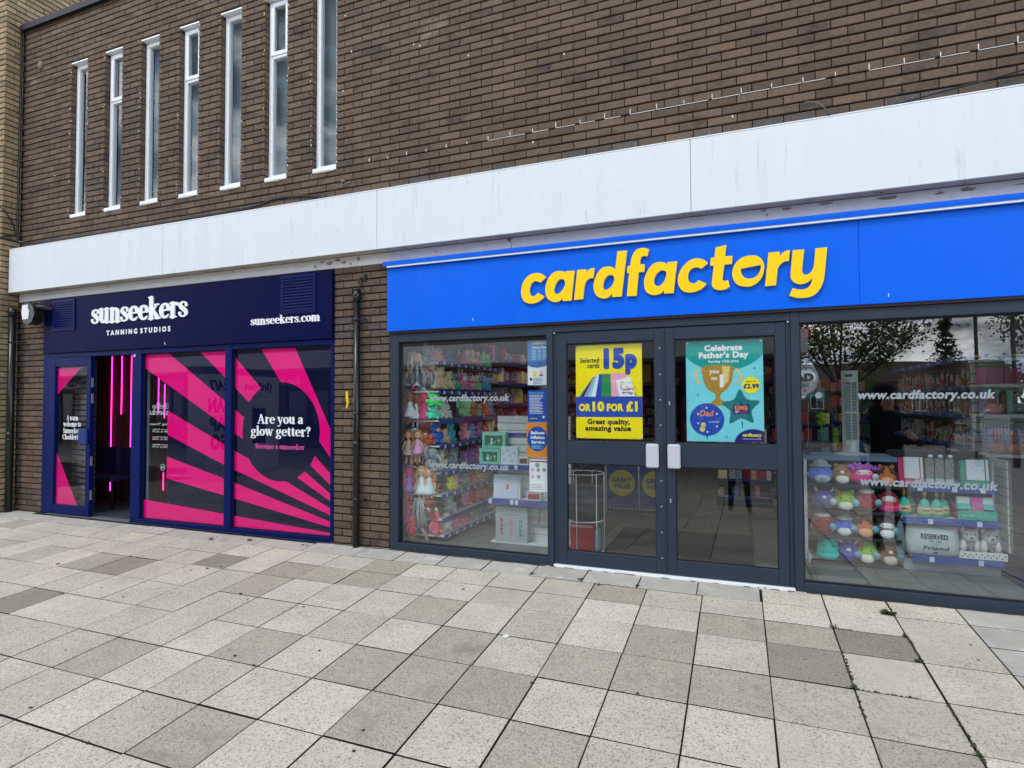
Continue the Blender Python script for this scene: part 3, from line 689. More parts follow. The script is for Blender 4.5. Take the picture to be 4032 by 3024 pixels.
bld = empty('brick_building', (0, 0, 0), label='long two-storey dark brown brick building over both shops', cat='building')
WX1 = 8.2
TOPZ = 6.66
WIN = [(-4.29+.664*i, -4.29+.664*i+.315) for i in range(7)]
WZ0, WZ1 = 3.90, 5.975
holes = [(a, c, WZ0, WZ1) for a, c in WIN]
def pick_dark(c, rr):
    u = rr.random(); x, z = (c[0]+c[1])/2, c[2]
    if 3.54 < z < 3.68 and u < .35 and x > .5: return 2
    if -.1 < x < .7 and 1.95 < z < 2.3: return 2 if u < .7 else 0
    if x < -4.7 and 1.9 < z < 2.2: return 2 if u < .6 else 1
    if z < 2.9: return 0 if u < .62 else 1
    return 0 if u < .6 else 1
cells = brick_cells(-5.315, WX1, 3.30, TOPZ, holes)+brick_cells(.0, .675, -.04, 2.84)+brick_cells(-5.315, -4.735, -.04, 2.84)
lay_bricks(bld, cells, 300, 0.0, M_BRICK, random.Random(5), pick=pick_dark)
# body of the wall behind the bricks (mortar), with the window openings cut
b = MB()
def wall_with_holes(b, x0, x1, z0, z1, holes, y0, y1):
    xs = sorted({x0, x1, *[h[0] for h in holes], *[h[1] for h in holes]}); 
    for a, c in zip(xs[:-1], xs[1:]):
        hs = [h for h in holes if h[0] <= a+1e-6 and h[1] >= c-1e-6]
        if hs: b.box(a, c, y0, y1, z0, hs[0][2]); b.box(a, c, y0, y1, hs[0][3], z1)
        else: b.box(a, c, y0, y1, z0, z1)
wall_with_holes(b, -5.315, WX1, 3.20, TOPZ-.01, [(a-.004, c+.004, z0, z1) for a, c, z0, z1 in holes], .022, .30)
b.box(.006, .669, .018, .30, -.05, 2.90); b.box(-5.315, -4.741, .018, .30, -.05, 2.90)
b.box(-5.315, WX1, .31, .33, 2.34, 3.3); b.box(WX1-.02, WX1, .3, 14, 0, 6.6); b.box(-5.315, -5.29, .3, 14, 2.3, 6.6)
b.build('wall', M_MORTAR, bld)
b = MB(); b.box(-.012, .010, .002, .05, -.03, 2.84); b.build('gap_filler', M_MORTAR, bld)  # mortar strip added to close the gap where sky showed past the pier
# brick returns inside the left reveals of the windows
b = MB(); 
for a, c in WIN:
    k = 52
    while (k+1)*.075 <= 5.98:
        b.m(0 if rg.random() < .6 else 1)
        b.box(a-.030, a+.0005, .0035, .066, k*.075+.006, (k+1)*.075-.006)
        b.box(c-.0005, c+.03, .0035, .066, k*.075+.006, (k+1)*.075-.006); k += 1
b.build('brick', M_BRICK, bld, fix=False, kind='stuff')
# coping along the roof edge
b = MB(); b.bbox(-5.318, WX1, -.05, .34, TOPZ+.002, TOPZ+.055, .006); b.box(-5.318, WX1, -.058, -.046, TOPZ-.03, TOPZ+.05)
b.build('coping', M_LEAD, bld)
b = MB(); b.box(-5.0, WX1, .3, 14, TOPZ-.3, TOPZ-.2); b.build('roof', M_LEAD, bld)
# concrete beam, painted white and peeling
b = MB(); b.bbox(-5.312, WX1, -.004, .29, 2.842, 2.951, .004); b.build('beam', M_BEAM, bld)
M_PATCH = mat('bare_concrete', (146, 136, 122), rough=.95, var=.2, vs=20, bump=.5, bs=60)
def blob(cx, cz, rx, rz, n=14, seed=0, amp=.45):
    r_ = random.Random(seed); return [(cx+rx*math.cos(2*math.pi*k/n)*r_.uniform(1-amp, 1.15), cz+rz*math.sin(2*math.pi*k/n)*r_.uniform(1-amp, 1.15)) for k in range(n)]
for q in [(-.06, 2.90, .05, .022, 1), (.04, 2.925, .04, .02, 2), (.12, 2.895, .035, .018, 3), (-.25, 2.885, .02, .018, 4), (-.16, 2.92, .03, .012, 5), (.30, 2.915, .022, .022, 6), (.20, 2.87, .02, .015, 7), (4.28, 2.93, .05, .013, 8), (4.55, 2.935, .06, .010, 9), (4.95, 2.925, .07, .013, 10), (5.27, 2.915, .03, .012, 11), (5.43, 2.920, .06, .016, 12), (5.92, 2.915, .22, .026, 13), (4.12, 2.94, .03, .008, 14), (1.2, 2.9, .012, .007, 15), (-1.4, 2.93, .02, .008, 17), (-2.2, 2.9, .014, .008, 18), (-3.5, 2.92, .014, .006, 19)]:
    b = MB(); b.prism(blob(q[0], min(q[1], 2.945-q[3]), q[2], q[3], seed=q[4]), -.0065, -.0035); b.build('bare_patch', M_PATCH, bld)
# white fascia boards
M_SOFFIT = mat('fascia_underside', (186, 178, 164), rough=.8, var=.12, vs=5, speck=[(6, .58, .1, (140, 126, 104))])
M_DARKLINE = mat('dark_gap', (60, 58, 56), rough=.9)
FX = [-5.300, -2.356, .612, 3.580, 6.55, WX1]
for a, c in zip(FX[:-1], FX[1:]):
    b = MB(); b.bbox(a+.0015, c-.0015, -.140, -.006, 2.956, 3.538, .004)
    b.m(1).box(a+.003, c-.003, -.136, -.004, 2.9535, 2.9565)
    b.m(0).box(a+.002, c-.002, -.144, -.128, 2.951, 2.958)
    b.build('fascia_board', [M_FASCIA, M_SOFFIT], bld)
b = MB(); b.box(-5.30, WX1, -.142, .004, 3.539, 3.547)
b.box(-5.30, WX1, -.012, .0095, 3.547, 3.556); b.build('fascia_capping', M_WHITE, bld)
b = MB()
for x in [-4.6, -3.9, -3.2, -2.7, -2.0, -1.2, -.4, .3, .7, 1.3, 1.9, 2.5, 3.2, 3.7, 4.3, 4.9, 5.4]:
    b.lathe([(.006, -.003), (.006, 0)], (x, -.07+rg.uniform(-.03, .03), 2.953), 8)
b.build('fixing_screw', M_DARKLINE, bld)
# narrow windows
M_BLIND = mat('pale_blind', (96, 110, 108), rough=.8, var=.06, vs=2, stretch=(8, 1, .4))
M_SILLW = mat('window_putty', (176, 172, 164), rough=.9, var=.15, vs=30)
for i, (a, c) in enumerate(WIN):
    wdw = empty('window', ((a+c)/2, .08, WZ0)); wdw.parent = bld
    hw = (c-a)/2; tz = WZ1-WZ0
    fr = MB(); t = .056
    zb = .028
    trs = i in (1, 3, 5)
    def bar(x0, x1, z0, z1, y0=-.015, y1=.05): fr.bbox(x0, x1, y0, y1, z0, z1, .005)
    bar(-hw+.001, -hw+t, zb, tz-.012); bar(hw-t, hw-.001, zb, tz-.012); bar(-hw+t, hw-t, tz-.012-t, tz-.012); bar(-hw+t, hw-t, zb, zb+t)
    if trs:
        zt = 1.435
        bar(-hw+t, hw-t, zt-.025, zt+.022)
        for (x0, x1, z0, z1) in ((-hw+.028, -hw+.078, zt+.004, tz-.03), (hw-.078, hw-.028, zt+.004, tz-.03), (-hw+.078, hw-.078, zt+.004, zt+.052), (-hw+.078, hw-.078, tz-.08, tz-.03)): fr.bbox(x0, x1, -.027, .0, z0, z1, .005)
    fr.build('frame', M_WHITE, wdw)
    s_ = MB(); s_.bbox(-hw+.001, hw-.001, -.076, .02, -.004, .042, .004); s_.build('sill', M_WHITE, wdw)
    if i >= 2:
        s_ = MB(); s_.prism(blob(0, -.012, hw*.95, .010, 12, i, .3), -.092, -.04); s_.build('mortar_bed', M_SILLW, wdw)
    h_ = MB(); h_.box(-hw-.001, hw+.001, -.079, .04, tz-.012, tz+.004); h_.build('lintel_lining', M_WHITE, wdw)
    g = MB(); g.add([(-hw+t, .012, zb+t), (hw-t, .012, zb+t), (hw-t, .012, tz-t-.012), (-hw+t, .012, tz-t-.012)], [(0, 1, 2, 3)]); g.build('pane', M_GLASSU, wdw, fix=False)
    g = MB(); g.box(-hw+.002, hw-.002, .10, .105, .01, tz); g.build('blind', M_BLIND, wdw)
# white sealant marks left along the brick joints
M_SEAL = mat('old_sealant', (218, 216, 208), rough=.8)
b = MB(); r_ = random.Random(2)
x = .425
ks = 0
while x < 6.3:
    z = 3.9+.0
    hgt = .028 if x > 1.6 else .02
    b.box(x-.003, x+.003, -.005, .004, 3.903+r_.uniform(0, .003), 3.903+hgt+r_.uniform(0, .02))
    if x > 1.7 and r_.random() < .88:
        l = r_.uniform(.12, .22); b.box(x, x+l, -.004, .004, 3.8972, 3.9012)
    x += .2215
b.build('sealant_trace', M_SEAL, bld, kind='stuff')
b = MB()
for k in range(60):
    i = r_.randrange(7); a, c = WIN[i]; x = (a-.012 if r_.random() < .6 else c+.012)+r_.uniform(-.012, .012); z = r_.uniform(3.9, 5.95)
    b.box(x-.004, x+.004, -.004, .004, z, z+r_.uniform(.004, .02))
for (x, z) in [(1.55, 4.75), (.95, 5.0), (2.5, 4.55), (3.9, 3.72), (.12, 5.5), (.1, 4.7), (.2, 5.1), (-4.6, 4.5), (2.2, 3.8), (1.02, 4.97)]: b.box(x-.006, x+.006, -.004, .004, z, z+.016)
b.build('paint_spot', M_SEAL, bld, kind='stuff')
# buff brick neighbour on the left
nb = empty('buff_brick_building', (-5.32, 0, 0), label='tall pale buff brick building at the left edge, standing forward of the shops', cat='building')
class Loc: pass
yc = brick_cells(-9.0, -5.321, -.05, 9.0, phase=.04)
yr = brick_cells(-.215, -.004, -.05, 6.66, phase=-.215)+brick_cells(-.215, 5.0, 6.675, 9.4, phase=-.215)
def to_local(c): return (c[0]+5.32, c[1]+5.32, c[2], c[3], c[4])
nbi = empty('front_wall', (5.32, 0, 0)); nbi.parent = nb
yfront = [c for c in yc]
# bricks of the side return are the ones the picture shows
vis_r = yr
lay_bricks(nbi, vis_r, 220, 0, [M_YBR], random.Random(9), along='y', xface=-5.321)
lay_bricks(nbi, yfront, 80, -.22, [M_YBR], random.Random(10))
b = MB(); b.box(-9.0, -5.335, -.206, 6.0, -.06, 9.4); b.build('wall', M_YMORT, nbi)
# ------------------------------------------------------------------ shop signs
def sgl(n): return n
sign = empty('shop_sign', (3.5, -.06, 2.14), label='long bright blue fascia sign with raised yellow lettering over the card shop', cat='sign')
def loc(o, root):
    """keep world placement while hanging o under root"""
    o.parent = root; o.location = Vector(o.location)-Vector(root.location); return o
SX1 = 8.1
for a, c in ((.682, 4.7495), (4.7505, SX1)):
    b = MB(); b.bbox(a, c, -.062, -.002, 2.141, 2.80, .003); loc(b.build('panel', M_BLUE), sign)
b = MB(); b.bbox(.658, SX1, -.105, -.004, 2.795, 2.828, .003); b.box(.658, SX1, -.105, -.100, 2.785, 2.80); loc(b.build('flashing', M_BLUE), sign)
M_STRIP = mat('light_strip_cover', (232, 240, 244), rough=.4)
b = MB(); b.bbox(.70, SX1, -.098, -.080, 2.768, 2.786, .002); loc(b.build('light_strip', M_STRIP), sign)
b = MB(); b.box(.70, SX1, -.045, .02, 2.122, 2.1405); loc(b.build('soffit_trim', mat('brown_trim', (62, 44, 36), rough=.6)), sign)
for outl in LET:
    lps = [catmull(o, 4) for o in outl]
    me = loops_mesh(lps, .026, M_YELLOW, 'letter'); me.materials.append(M_YEDGE)
    for p in me.polygons:
        if abs(p.normal.y) < .5: p.material_index = 1
    loc(put('letter', me, None, (0, -.090, 0)), sign)
b = MB()
for x, z in ((1.62, 2.21), (4.93, 2.20)): b.box(x-.002, x+.002, -.0635, -.0615, z-.012, z+.012)
loc(b.build('scratch', M_LETW), sign)

nsg = empty('shop_sign', (-2.35, -.04, 2.11), label='dark navy fascia sign with white lettering and two louvred vents over the tanning studio', cat='sign')
b = MB(); b.bbox(-4.700, -.001, -.042, -.002, 2.108, 2.822, .003); loc(b.build('panel', M_NAVYSIGN), nsg)
lettering_objs = []
for ch, x0, x1, fx in [('sunseekers', -3.737, -2.047, 0)]:
    # one object per raised letter
    body = 'sunseekers'; x = 0; ext = []
    for c_ in body:
        lp = serif_glyph(c_, .008); ext.append((x, lp)); x += G[c_][0]-.045
    xs = [p[0]+e[0] for e in ext for l in e[1] for p in l]; a, c = min(xs), max(xs); sx = (x1-x0)/(c-a); sz = .183
    for k, (ox, lp) in enumerate(ext):
        l2 = [[((p[0]+ox-a)*sx+x0, 2.452+p[1]*sz) for p in l] for l in lp]
        loc(put('letter', loops_mesh(l2, .012, M_LETW, 'letter'), None, (0, -.0545-(k % 2)*.0006, 0)), nsg)
def wide(body, x0, x1, z, h, y, m, bold, root, name, gap=.0, **k):
    o = lettering(name, body, x0, x1, z, h, y, m, None, bold=bold, **k); return loc(o, root)
wide('T A N N I N G  S T U D I O S', -3.45, -2.334, 2.296, .058, -.0485, M_LETW, .035, nsg, 'small_lettering', depth=.006)
o = lettering('web_address', 'sunseekers.com', -1.096, -.148, 2.297, .092, -.0485, M_LETW, None, bold=-.006, serif=True, refh=1.42, track=-.05, depth=.006); loc(o, nsg)
b = MB(); b.box(-2.432, -2.424, -.0445, -.042, 2.138, 2.17); b.box(-2.432, -2.412, -.0445, -.042, 2.138, 2.146); loc(b.build('scratch', M_LETW), nsg)
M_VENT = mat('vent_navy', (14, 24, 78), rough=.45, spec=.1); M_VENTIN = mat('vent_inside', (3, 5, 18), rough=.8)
for (x0, x1, z0, z1) in ((-4.50, -4.06, 2.395, 2.802), (-.672, -.205, 2.388, 2.806)):
    v = empty('louvre_vent', ((x0+x1)/2, -.042, z0)); loc(v, nsg)
    cx = (x0+x1)/2; hw = (x1-x0)/2; hz = z1-z0; f = .034
    b = MB()
    b.bbox(-hw, -hw+f, -.012, .0, 0, hz, .002); b.bbox(hw-f, hw, -.012, .0, 0, hz, .002); b.bbox(-hw+f, hw-f, -.012, .0, 0, f, .002); b.bbox(-hw+f, hw-f, -.012, .0, hz-f, hz, .002)
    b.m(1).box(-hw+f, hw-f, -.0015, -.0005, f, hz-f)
    b.build('frame', [M_VENT, M_VENTIN], v)
    sm = MB(); sl = .026
    sm.add([(-hw+f, -.014, 0), (hw-f, -.014, 0), (hw-f, -.002, sl), (-hw+f, -.002, sl), (-hw+f, -.012, -.002), (hw-f, -.012, -.002)], [(0, 1, 2, 3), (4, 5, 1, 0)])
    me = sm.mesh('slat', M_VENT); n = 11; st = (hz-2*f)/n
    for k in range(n): put('slat', me, v, (0, 0, f+st*k+.004))

# ------------------------------------------------------------------ shopfront of the tanning studio
def vbox(b, x0, x1, z0, z1, y0=-.012, y1=.06, c=.003): b.bbox(x0, x1, y0, y1, z0, z1, c)
sf = empty('shopfront', (-2.37, 0, 0), label='navy framed tanning studio shopfront with pink ray window graphics and open door', cat='shopfront')
b = MB()
vbox(b, -4.738, -4.604, -.03, 2.106); vbox(b, -4.604, -3.022, 2.049, 2.106); vbox(b, -3.022, -2.860, -.02, 2.106, -.018, .07)
vbox(b, -2.860, -1.501, 2.049, 2.106); vbox(b, -1.501, -1.404, .045, 2.106, -.016, .06); vbox(b, -1.404, -.039, 2.049, 2.106); vbox(b, -.039, -.002, -.03, 2.106)
vbox(b, -2.860, -.039, -.035, .045, -.02, .07); b.box(-4.7, -.002, -.02, .05, 2.106, 2.1085)
loc(b.build('frame', M_NAVY), sf)
b = MB(); b.bbox(-2.99, -2.955, -.024, -.017, 2.01, 2.045, .002); loc(b.build('door_contact', M_STEEL), sf)
b = MB(); b.bbox(-4.604, -3.022, -.03, .10, -.03, .004, .003); loc(b.build('threshold', mat('threshold_aluminium', (120, 124, 130), rough=.5, metal=.4)), sf)
# left leaf, closed
dl = empty('door', (-4.18, 0, .01)); loc(dl, sf)
b = MB(); X = lambda x: x+4.18
for (x0, x1, z0, z1) in ((-4.600, -4.478, .0, 2.035), (-3.848, -3.772, 0, 2.035), (-4.478, -3.848, 0, .122), (-4.478, -3.848, 1.922, 2.035)): b.bbox(X(x0), X(x1), -.022, .032, z0, z1, .003)
b.build('leaf_frame', M_NAVY, dl)
b = MB(); b.add([(X(-4.478), .006, .12), (X(-3.848), .006, .12), (X(-3.848), .006, 1.924), (X(-4.478), .006, 1.924)], [(0, 1, 2, 3)]); b.build('pane', M_GLASSD, dl, fix=False)
b = MB(); b.bbox(X(-3.955), X(-3.79), -.052, -.020, .915, 1.112, .008); b.bbox(X(-3.955), X(-3.79), .03, .06, .915, 1.112, .008); b.build('handle_plate', mat('handle_navy', (6, 42, 112), rough=.35), dl)
b = MB()
for z in (1.70, 1.50, .70, .27):
    b.bbox(X(-3.774), X(-3.766), -.012, .016, z-.06, z+.06, .002)
b.build('edge_lock', M_STEEL, dl)
M_PINK = mat('vinyl_pink', (226, 0, 122), rough=.6, spec=.05)
M_NAVYV = mat('vinyl_navy', (4, 9, 46), rough=.6, spec=.05)
b = MB(); b.prism([(-4.474, 1.567), (-4.009, 1.912), (-4.474, 1.912)], .010, .012); b.prism([(-4.466, .80), (-4.037, .124), (-4.474, .124)], .010, .012)
loc(b.build('pink_film', M_PINK), sf)
M_TXTW = mat('vinyl_white', (226, 230, 232), rough=.5)
for t, x0, x1, z in (('A warm', -4.27, -4.04, 1.225), ('welcome to', -4.335, -3.985, 1.145), ('Sunseekers', -4.335, -3.985, 1.06), ('Chadderton', -4.345, -3.957, .978)):
    loc(lettering('lettering', t, x0, x1, z, .068, .003, M_TXTW, None, bold=-.005, serif=True, depth=.001, track=-.03), sf)
# two large panes with film behind them
panes = ((-2.858, -1.501), (-1.404, -.039))
for a, c in panes:
    b = MB(); b.add([(a, .030, .045), (c, .030, .045), (c, .030, 2.049), (a, .030, 2.049)], [(0, 1, 2, 3)]); loc(b.build('window_pane', M_GLASSF, fix=False), sf)
    b = MB()
    for (x0, x1, z0, z1) in ((a, a+.012, .045, 2.049), (c-.012, c, .045, 2.049), (a+.012, c-.012, .045, .057), (a+.012, c-.012, 2.037, 2.049)): b.box(x0, x1, .018, .029, z0, z1)
    loc(b.build('gasket', mat('gasket_black', (14, 15, 18), rough=.6)), sf)
def clip(poly, x0, x1, z0, z1):
    def cut(P, f, g):
        o = []
        for i in range(len(P)):
            a, c = P[i-1], P[i]; fa, fc = f(a), f(c)
            if fa >= 0: 
                o.append(a)
            if (fa >= 0) != (fc >= 0):
                t = fa/(fa-fc); o.append((a[0]+(c[0]-a[0])*t, a[1]+(c[1]-a[1])*t))
        return o
    P = [(p[0], p[1]) for p in poly]
    for f in (lambda p: p[0]-x0, lambda p: x1-p[0], lambda p: p[1]-z0, lambda p: z1-p[1]):
        P = cut(P, f, None)
        if len(P) < 3: return []
    return P
def arc_(cx, cz, rx, rz, a0, a1, n=14): return [(cx+rx*math.cos(R(a0+(a1-a0)*i/n)), cz+rz*math.sin(R(a0+(a1-a0)*i/n))) for i in range(n+1)]
OC = (-.745, 1.128); ORX, ORZ = .537, .541       # the round opening in the rays
def on_oval(a): return (OC[0]+ORX*math.cos(R(a)), OC[1]+ORZ*math.sin(R(a)))
RAYS = [
 [(-2.95, 2.07), (-2.50, 2.07), (-2.455, 2.042), (-1.273, 1.287), *arc_(OC[0], OC[1], ORX, ORZ, 163, 189, 5), (-1.289, 1.044), (-2.901, 1.897), (-2.95, 1.93)],
 [(-1.975, 2.07), (-1.954, 2.053), (-1.186, 1.448), *arc_(OC[0], OC[1], ORX+.01, ORZ+.01, 144, 121, 5), (-1.006, 1.597), (-1.520, 2.07)],
 [(-1.042, 2.07), (-.739, 1.669), *arc_(OC[0], OC[1], ORX, ORZ, 90, -10, 18), (-.061, .85), (-.03, .80), (-.03, 1.10), (-.061, 1.142), (-.565, 2.07)],
 [(-2.458, 1.354), (-1.2, .823), *arc_(OC[0], OC[1], ORX, ORZ, 214, 279, 12), (-.03, .322), (-.03, .256), (-1.541, .735), (-2.462, 1.069)],
 [(-2.463, .806), (-1.497, .571), (-.03, .19), (-.03, .135), (-1.494, .385), (-2.463, .546)],
 [(-.272, .877), (-.03, .660), (-.03, .550), (-.331, .779)],
 [(-.403, .708), (-.03, .462), (-.03, .392), (-.506, .639)],
 [(-2.95, .281), (-1.491, .182), (-.03, .08), (-.03, .0), (-2.95, .0)],
]
k = 0
for (a, c) in panes:
    for poly in RAYS:
        P = clip(poly, a+.001, c-.001, .046, 2.048)
        if len(P) < 3: continue
        cu = loops_mesh([P], .0012, M_PINK, 'pink_film'); loc(put('pink_film', cu, None, (0, .0325+k*.00002, 0)), sf); k += 1
# navy film behind the rays, leaving a clear strip at the left of the first pane
b = MB()
b.prism([(-2.455, .046), (-1.5015, .046), (-1.5015, 2.048), (-2.857, 2.048), (-2.857, 1.95), (-2.455, 1.62)], .0345, .0355)
b.prism([(-1.4035, .046), (-.0395, .046), (-.0395, 2.048), (-1.4035, 2.048)], .0345, .0355)
loc(b.build('navy_film', M_NAVYV), sf)
b = MB(); b.box(-2.857, -2.455, .0345, .0355, .046, .27)
loc(b.build('navy_film', M_NAVYV), sf)
TX = [('Are you a', -1.064, -.427, 1.213, .102, M_TXTW, .0), ('glow getter?', -1.158, -.328, 1.080, .102, M_TXTW, .0), ('Become a sunseeker', -1.087, -.408, .938, .054, mat('vinyl_pale_pink', (196, 70, 140), rough=.5), .01)]
for t, x0, x1, z, h, m, bo in TX:
    loc(lettering('lettering', t, x0, x1, z, h, .0285, m, None, bold=bo, serif=True, depth=.001, track=-.03), sf)

# ------------------------------------------------------------------ shopfront of the card shop
cf = empty('shopfront', (3.5, 0, 0), label='anthracite framed card shop front with two big windows and double doors', cat='shopfront')
b = MB()
vbox(b, .690, .783, -.04, 2.120, -.022, .06); vbox(b, .783, 2.322, 2.035, 2.120, -.022, .06); vbox(b, .783, 2.322, -.04, .067, -.022, .06)
vbox(b, 2.322, 2.378, -.04, 2.120, -.024, .065); vbox(b, 2.378, 2.412, .0, 2.055, -.004, .06); vbox(b, 2.378, 4.290, 2.055, 2.120, -.022, .06); vbox(b, 4.256, 4.290, 0, 2.055, -.004, .06)
vbox(b, 4.290, 4.350, -.04, 2.120, -.024, .065); vbox(b, 4.350, 6.45, 2.035, 2.120, -.022, .06); vbox(b, 4.350, 6.45, -.06, .067, -.022, .06); vbox(b, 6.45, 6.53, -.06, 2.12, -.024, .06)
loc(b.build('frame', M_ANTH), cf)
for (x0, x1) in ((.783, 2.322), (4.350, 6.45)):
    b = MB(); b.box(x0, x0+.010, .012, .027, .067, 2.035); b.box(x1-.010, x1, .012, .027, .067, 2.035); b.box(x0+.009, x1-.009, .0125, .0265, .067, .079); b.box(x0+.009, x1-.009, .0125, .0265, 2.023, 2.035)
    loc(b.build('gasket', M_ANTH2), cf)
for (x0, x1) in ((.783, 2.322), (4.350, 6.45)):
    b = MB(); b.add([(x0, .030, .067), (x1, .030, .067), (x1, .030, 2.035), (x0, .030, 2.035)], [(0, 1, 2, 3)]); loc(b.build('window_pane', M_GLASS, fix=False), cf)
b = MB(); b.bbox(2.379, 4.289, -.034, .06, -.03, .018, .003); loc(b.build('threshold', M_WHITE), cf)
b = MB(); b.lathe([(.011, 0), (.011, .012)], (2.394, -.012, 2.04), 8); b.lathe([(.011, 0), (.011, .012)], (4.272, -.012, 2.04), 8); loc(b.build('hinge_pin', M_STEEL), cf)
DX = [(2.412, 3.348, 2.499, 3.262), (3.350, 4.254, 3.420, 4.181)]
for i, (x0, x1, g0, g1) in enumerate(DX):
    d = empty('door', (x0, 0, .022)); loc(d, cf); X = lambda x: x-x0
    b = MB()
    for (a, c, z0, z1) in ((x0, g0, 0, 2.028), (g1, x1, 0, 2.028), (g0, g1, 0, .120), (g0, g1, .880, 1.074), (g0, g1, 1.928, 2.028)): b.bbox(X(a), X(c), -.010, .042, z0, z1, .003)
    if i == 0: b.bbox(X(3.262), X(3.330), -.016, -.009, 0.02, 2.01, .002)
    b.build('leaf_frame', M_ANTH, d)
    b = MB()
    for (z0, z1) in ((.120, .880), (1.074, 1.928)): b.add([(X(g0), .016, z0), (X(g1), .016, z0), (X(g1), .016, z1), (X(g0), .016, z1)], [(0, 1, 2, 3)])
    b.build('pane', M_GLASSD, d, fix=False)
    for (z0, z1) in ((.120, .880), (1.074, 1.928)):
        b = MB(); b.box(X(g0), X(g0)+.008, .004, .014, z0, z1); b.box(X(g1)-.008, X(g1), .004, .014, z0, z1); b.box(X(g0)+.007, X(g1)-.007, .0045, .0135, z0, z0+.008); b.box(X(g0)+.007, X(g1)-.007, .0045, .0135, z1-.008, z1)
        b.build('gasket', M_ANTH2, d)
    b = MB()
    hx = (3.188, 3.290) if i == 0 else (3.362, 3.462)
    b.bbox(X(hx[0]), X(hx[1]), -.052, -.009, .868, 1.066, .010); b.build('handle', M_SILVER, d)
    b = MB()
    if i == 0:
        for z in (1.86, 1.64, 1.43, 1.22, .76, .55, .34, .13):
            b.lathe([(.007, 0), (.006, .003), (.001, .004)], (0, 0, 0), 8); 
            n = 8*3
            for q in range(len(b.v)-n, len(b.v)):
                v = b.v[q]; b.v[q] = (X(3.306)+v[0], -.016-v[2], z+v[1])
        b.build('stud', M_STEEL, d)
    else:
        for z in (1.40, .60):
            b.bbox(X(3.372), X(3.384), -.016, -.009, z-.018, z+.018, .003); b.box(X(3.376), X(3.380), -.024, -.014, z-.008, z+.008)
        b.build('keyhole', M_STEEL, d)
M_VT = mat('vinyl_frosted', (142, 152, 157), rough=.6)
for (x0, x1, z) in ((1.109, 1.939, 1.452), (1.106, 1.935, .812), (4.731, 5.562, 1.452), (4.735, 5.562, .815)):
    loc(lettering('web_address', 'www.cardfactory.co.uk', x0, x1, z, .060, .0275, M_VT, None, bold=.045, slant=.16, depth=.0012, refh=.72), cf)

# ------------------------------------------------------------------ posters behind the glass
def sheet(b, x0, x1, z0, z1, y=0.0, t=.0006): b.box(x0, x1, y, y+t, z0, z1)
def paper(name): return name
def disc(cx, cz, r, n=28, rz=None): return [(cx+r*math.cos(2*math.pi*k/n), cz+(rz or r)*math.sin(2*math.pi*k/n)) for k in range(n)]
def star(cx, cz, r, r2=.42, rot=90): return [(cx+(r if k % 2 == 0 else r*r2)*math.cos(R(rot+36*k)), cz+(r if k % 2 == 0 else r*r2)*math.sin(R(rot+36*k))) for k in range(10)]
def flat(name, poly, y, m, root, t=.0004):
    """thin printed shape, poly in world x,z"""
    me = loops_mesh([poly], t, m, name); return loc(put(name, me, None, (0, y, 0)), root)
def box_poly(x0, x1, z0, z1): return [(x0, z0), (x1, z0), (x1, z1), (x0, z1)]
P_Y = mat('print_yellow', (250, 232, 10), rough=.45); P_B = mat('print_blue', (22, 74, 178), rough=.45); P_K = mat('print_black', (34, 34, 40), rough=.5)
P_W = mat('print_white', (236, 238, 238), rough=.5); P_TEAL = mat('print_teal', (0, 160, 152), rough=.45); P_AQUA = mat('print_aqua', (120, 218, 228), rough=.45)
P_GOLD = mat('print_gold', (176, 138, 52), rough=.4); P_GOLD2 = mat('print_pale_gold', (226, 200, 128), rough=.4); P_NAVY = mat('print_navy', (24, 34, 120), rough=.45); P_DT = mat('print_deep_teal', (0, 118, 124), rough=.45)
P_OR = mat('print_orange', (236, 146, 52), rough=.5); P_RED = mat('print_red', (198, 44, 60), rough=.5); P_PINK = mat('print_pink', (238, 170, 196), rough=.5); P_GR = mat('print_green', (30, 140, 80), rough=.5); P_LIL = mat('print_lilac', (176, 146, 204), rough=.5)
YP = .0385
p1 = empty('poster', (2.865, YP, 1.12), label='yellow poster saying Selected cards 15p or 10 for £1, hung in the left door', cat='poster')
b = MB(); b.box(2.574, 3.152, YP, YP+.0008, 1.119, 1.934); loc(b.build('sheet', P_Y), p1)
flat('blue_band', box_poly(2.5745, 3.1515, 1.305, 1.482), YP-.0008, P_B, p1)
def pt(root, t, x0, x1, z, h, m, bold=.03, y=YP, lay=1, slant=0, **k): return loc(lettering('lettering', t, x0, x1, z, h, y-.0010-.0006*lay, m, None, bold=bold, slant=slant, depth=.0004, **k), root)
pt(p1, '15', 2.822, 3.004, 1.738, .150, P_B, .085, refh=.70); pt(p1, 'p', 3.010, 3.110, 1.735, .098, P_B, .085, refh=.47)
pt(p1, 'Selected', 2.610, 2.782, 1.782, .042, P_K, .02, slant=.12); pt(p1, 'cards', 2.676, 2.786, 1.734, .042, P_K, .02, slant=.12)
fan = [((2.60, 1.483), 60, P_TEAL), ((2.62, 1.483), 52, P_K), ((2.645, 1.483), 44, P_LIL), ((2.68, 1.483), 36, P_AQUA), ((2.71, 1.483), 28, P_W), ((2.75, 1.483), 16, P_B), ((2.80, 1.483), 6, P_GR), ((2.86, 1.483), -3, P_PINK), ((2.90, 1.483), -14, P_PINK), ((2.93, 1.483), -20, P_W)]
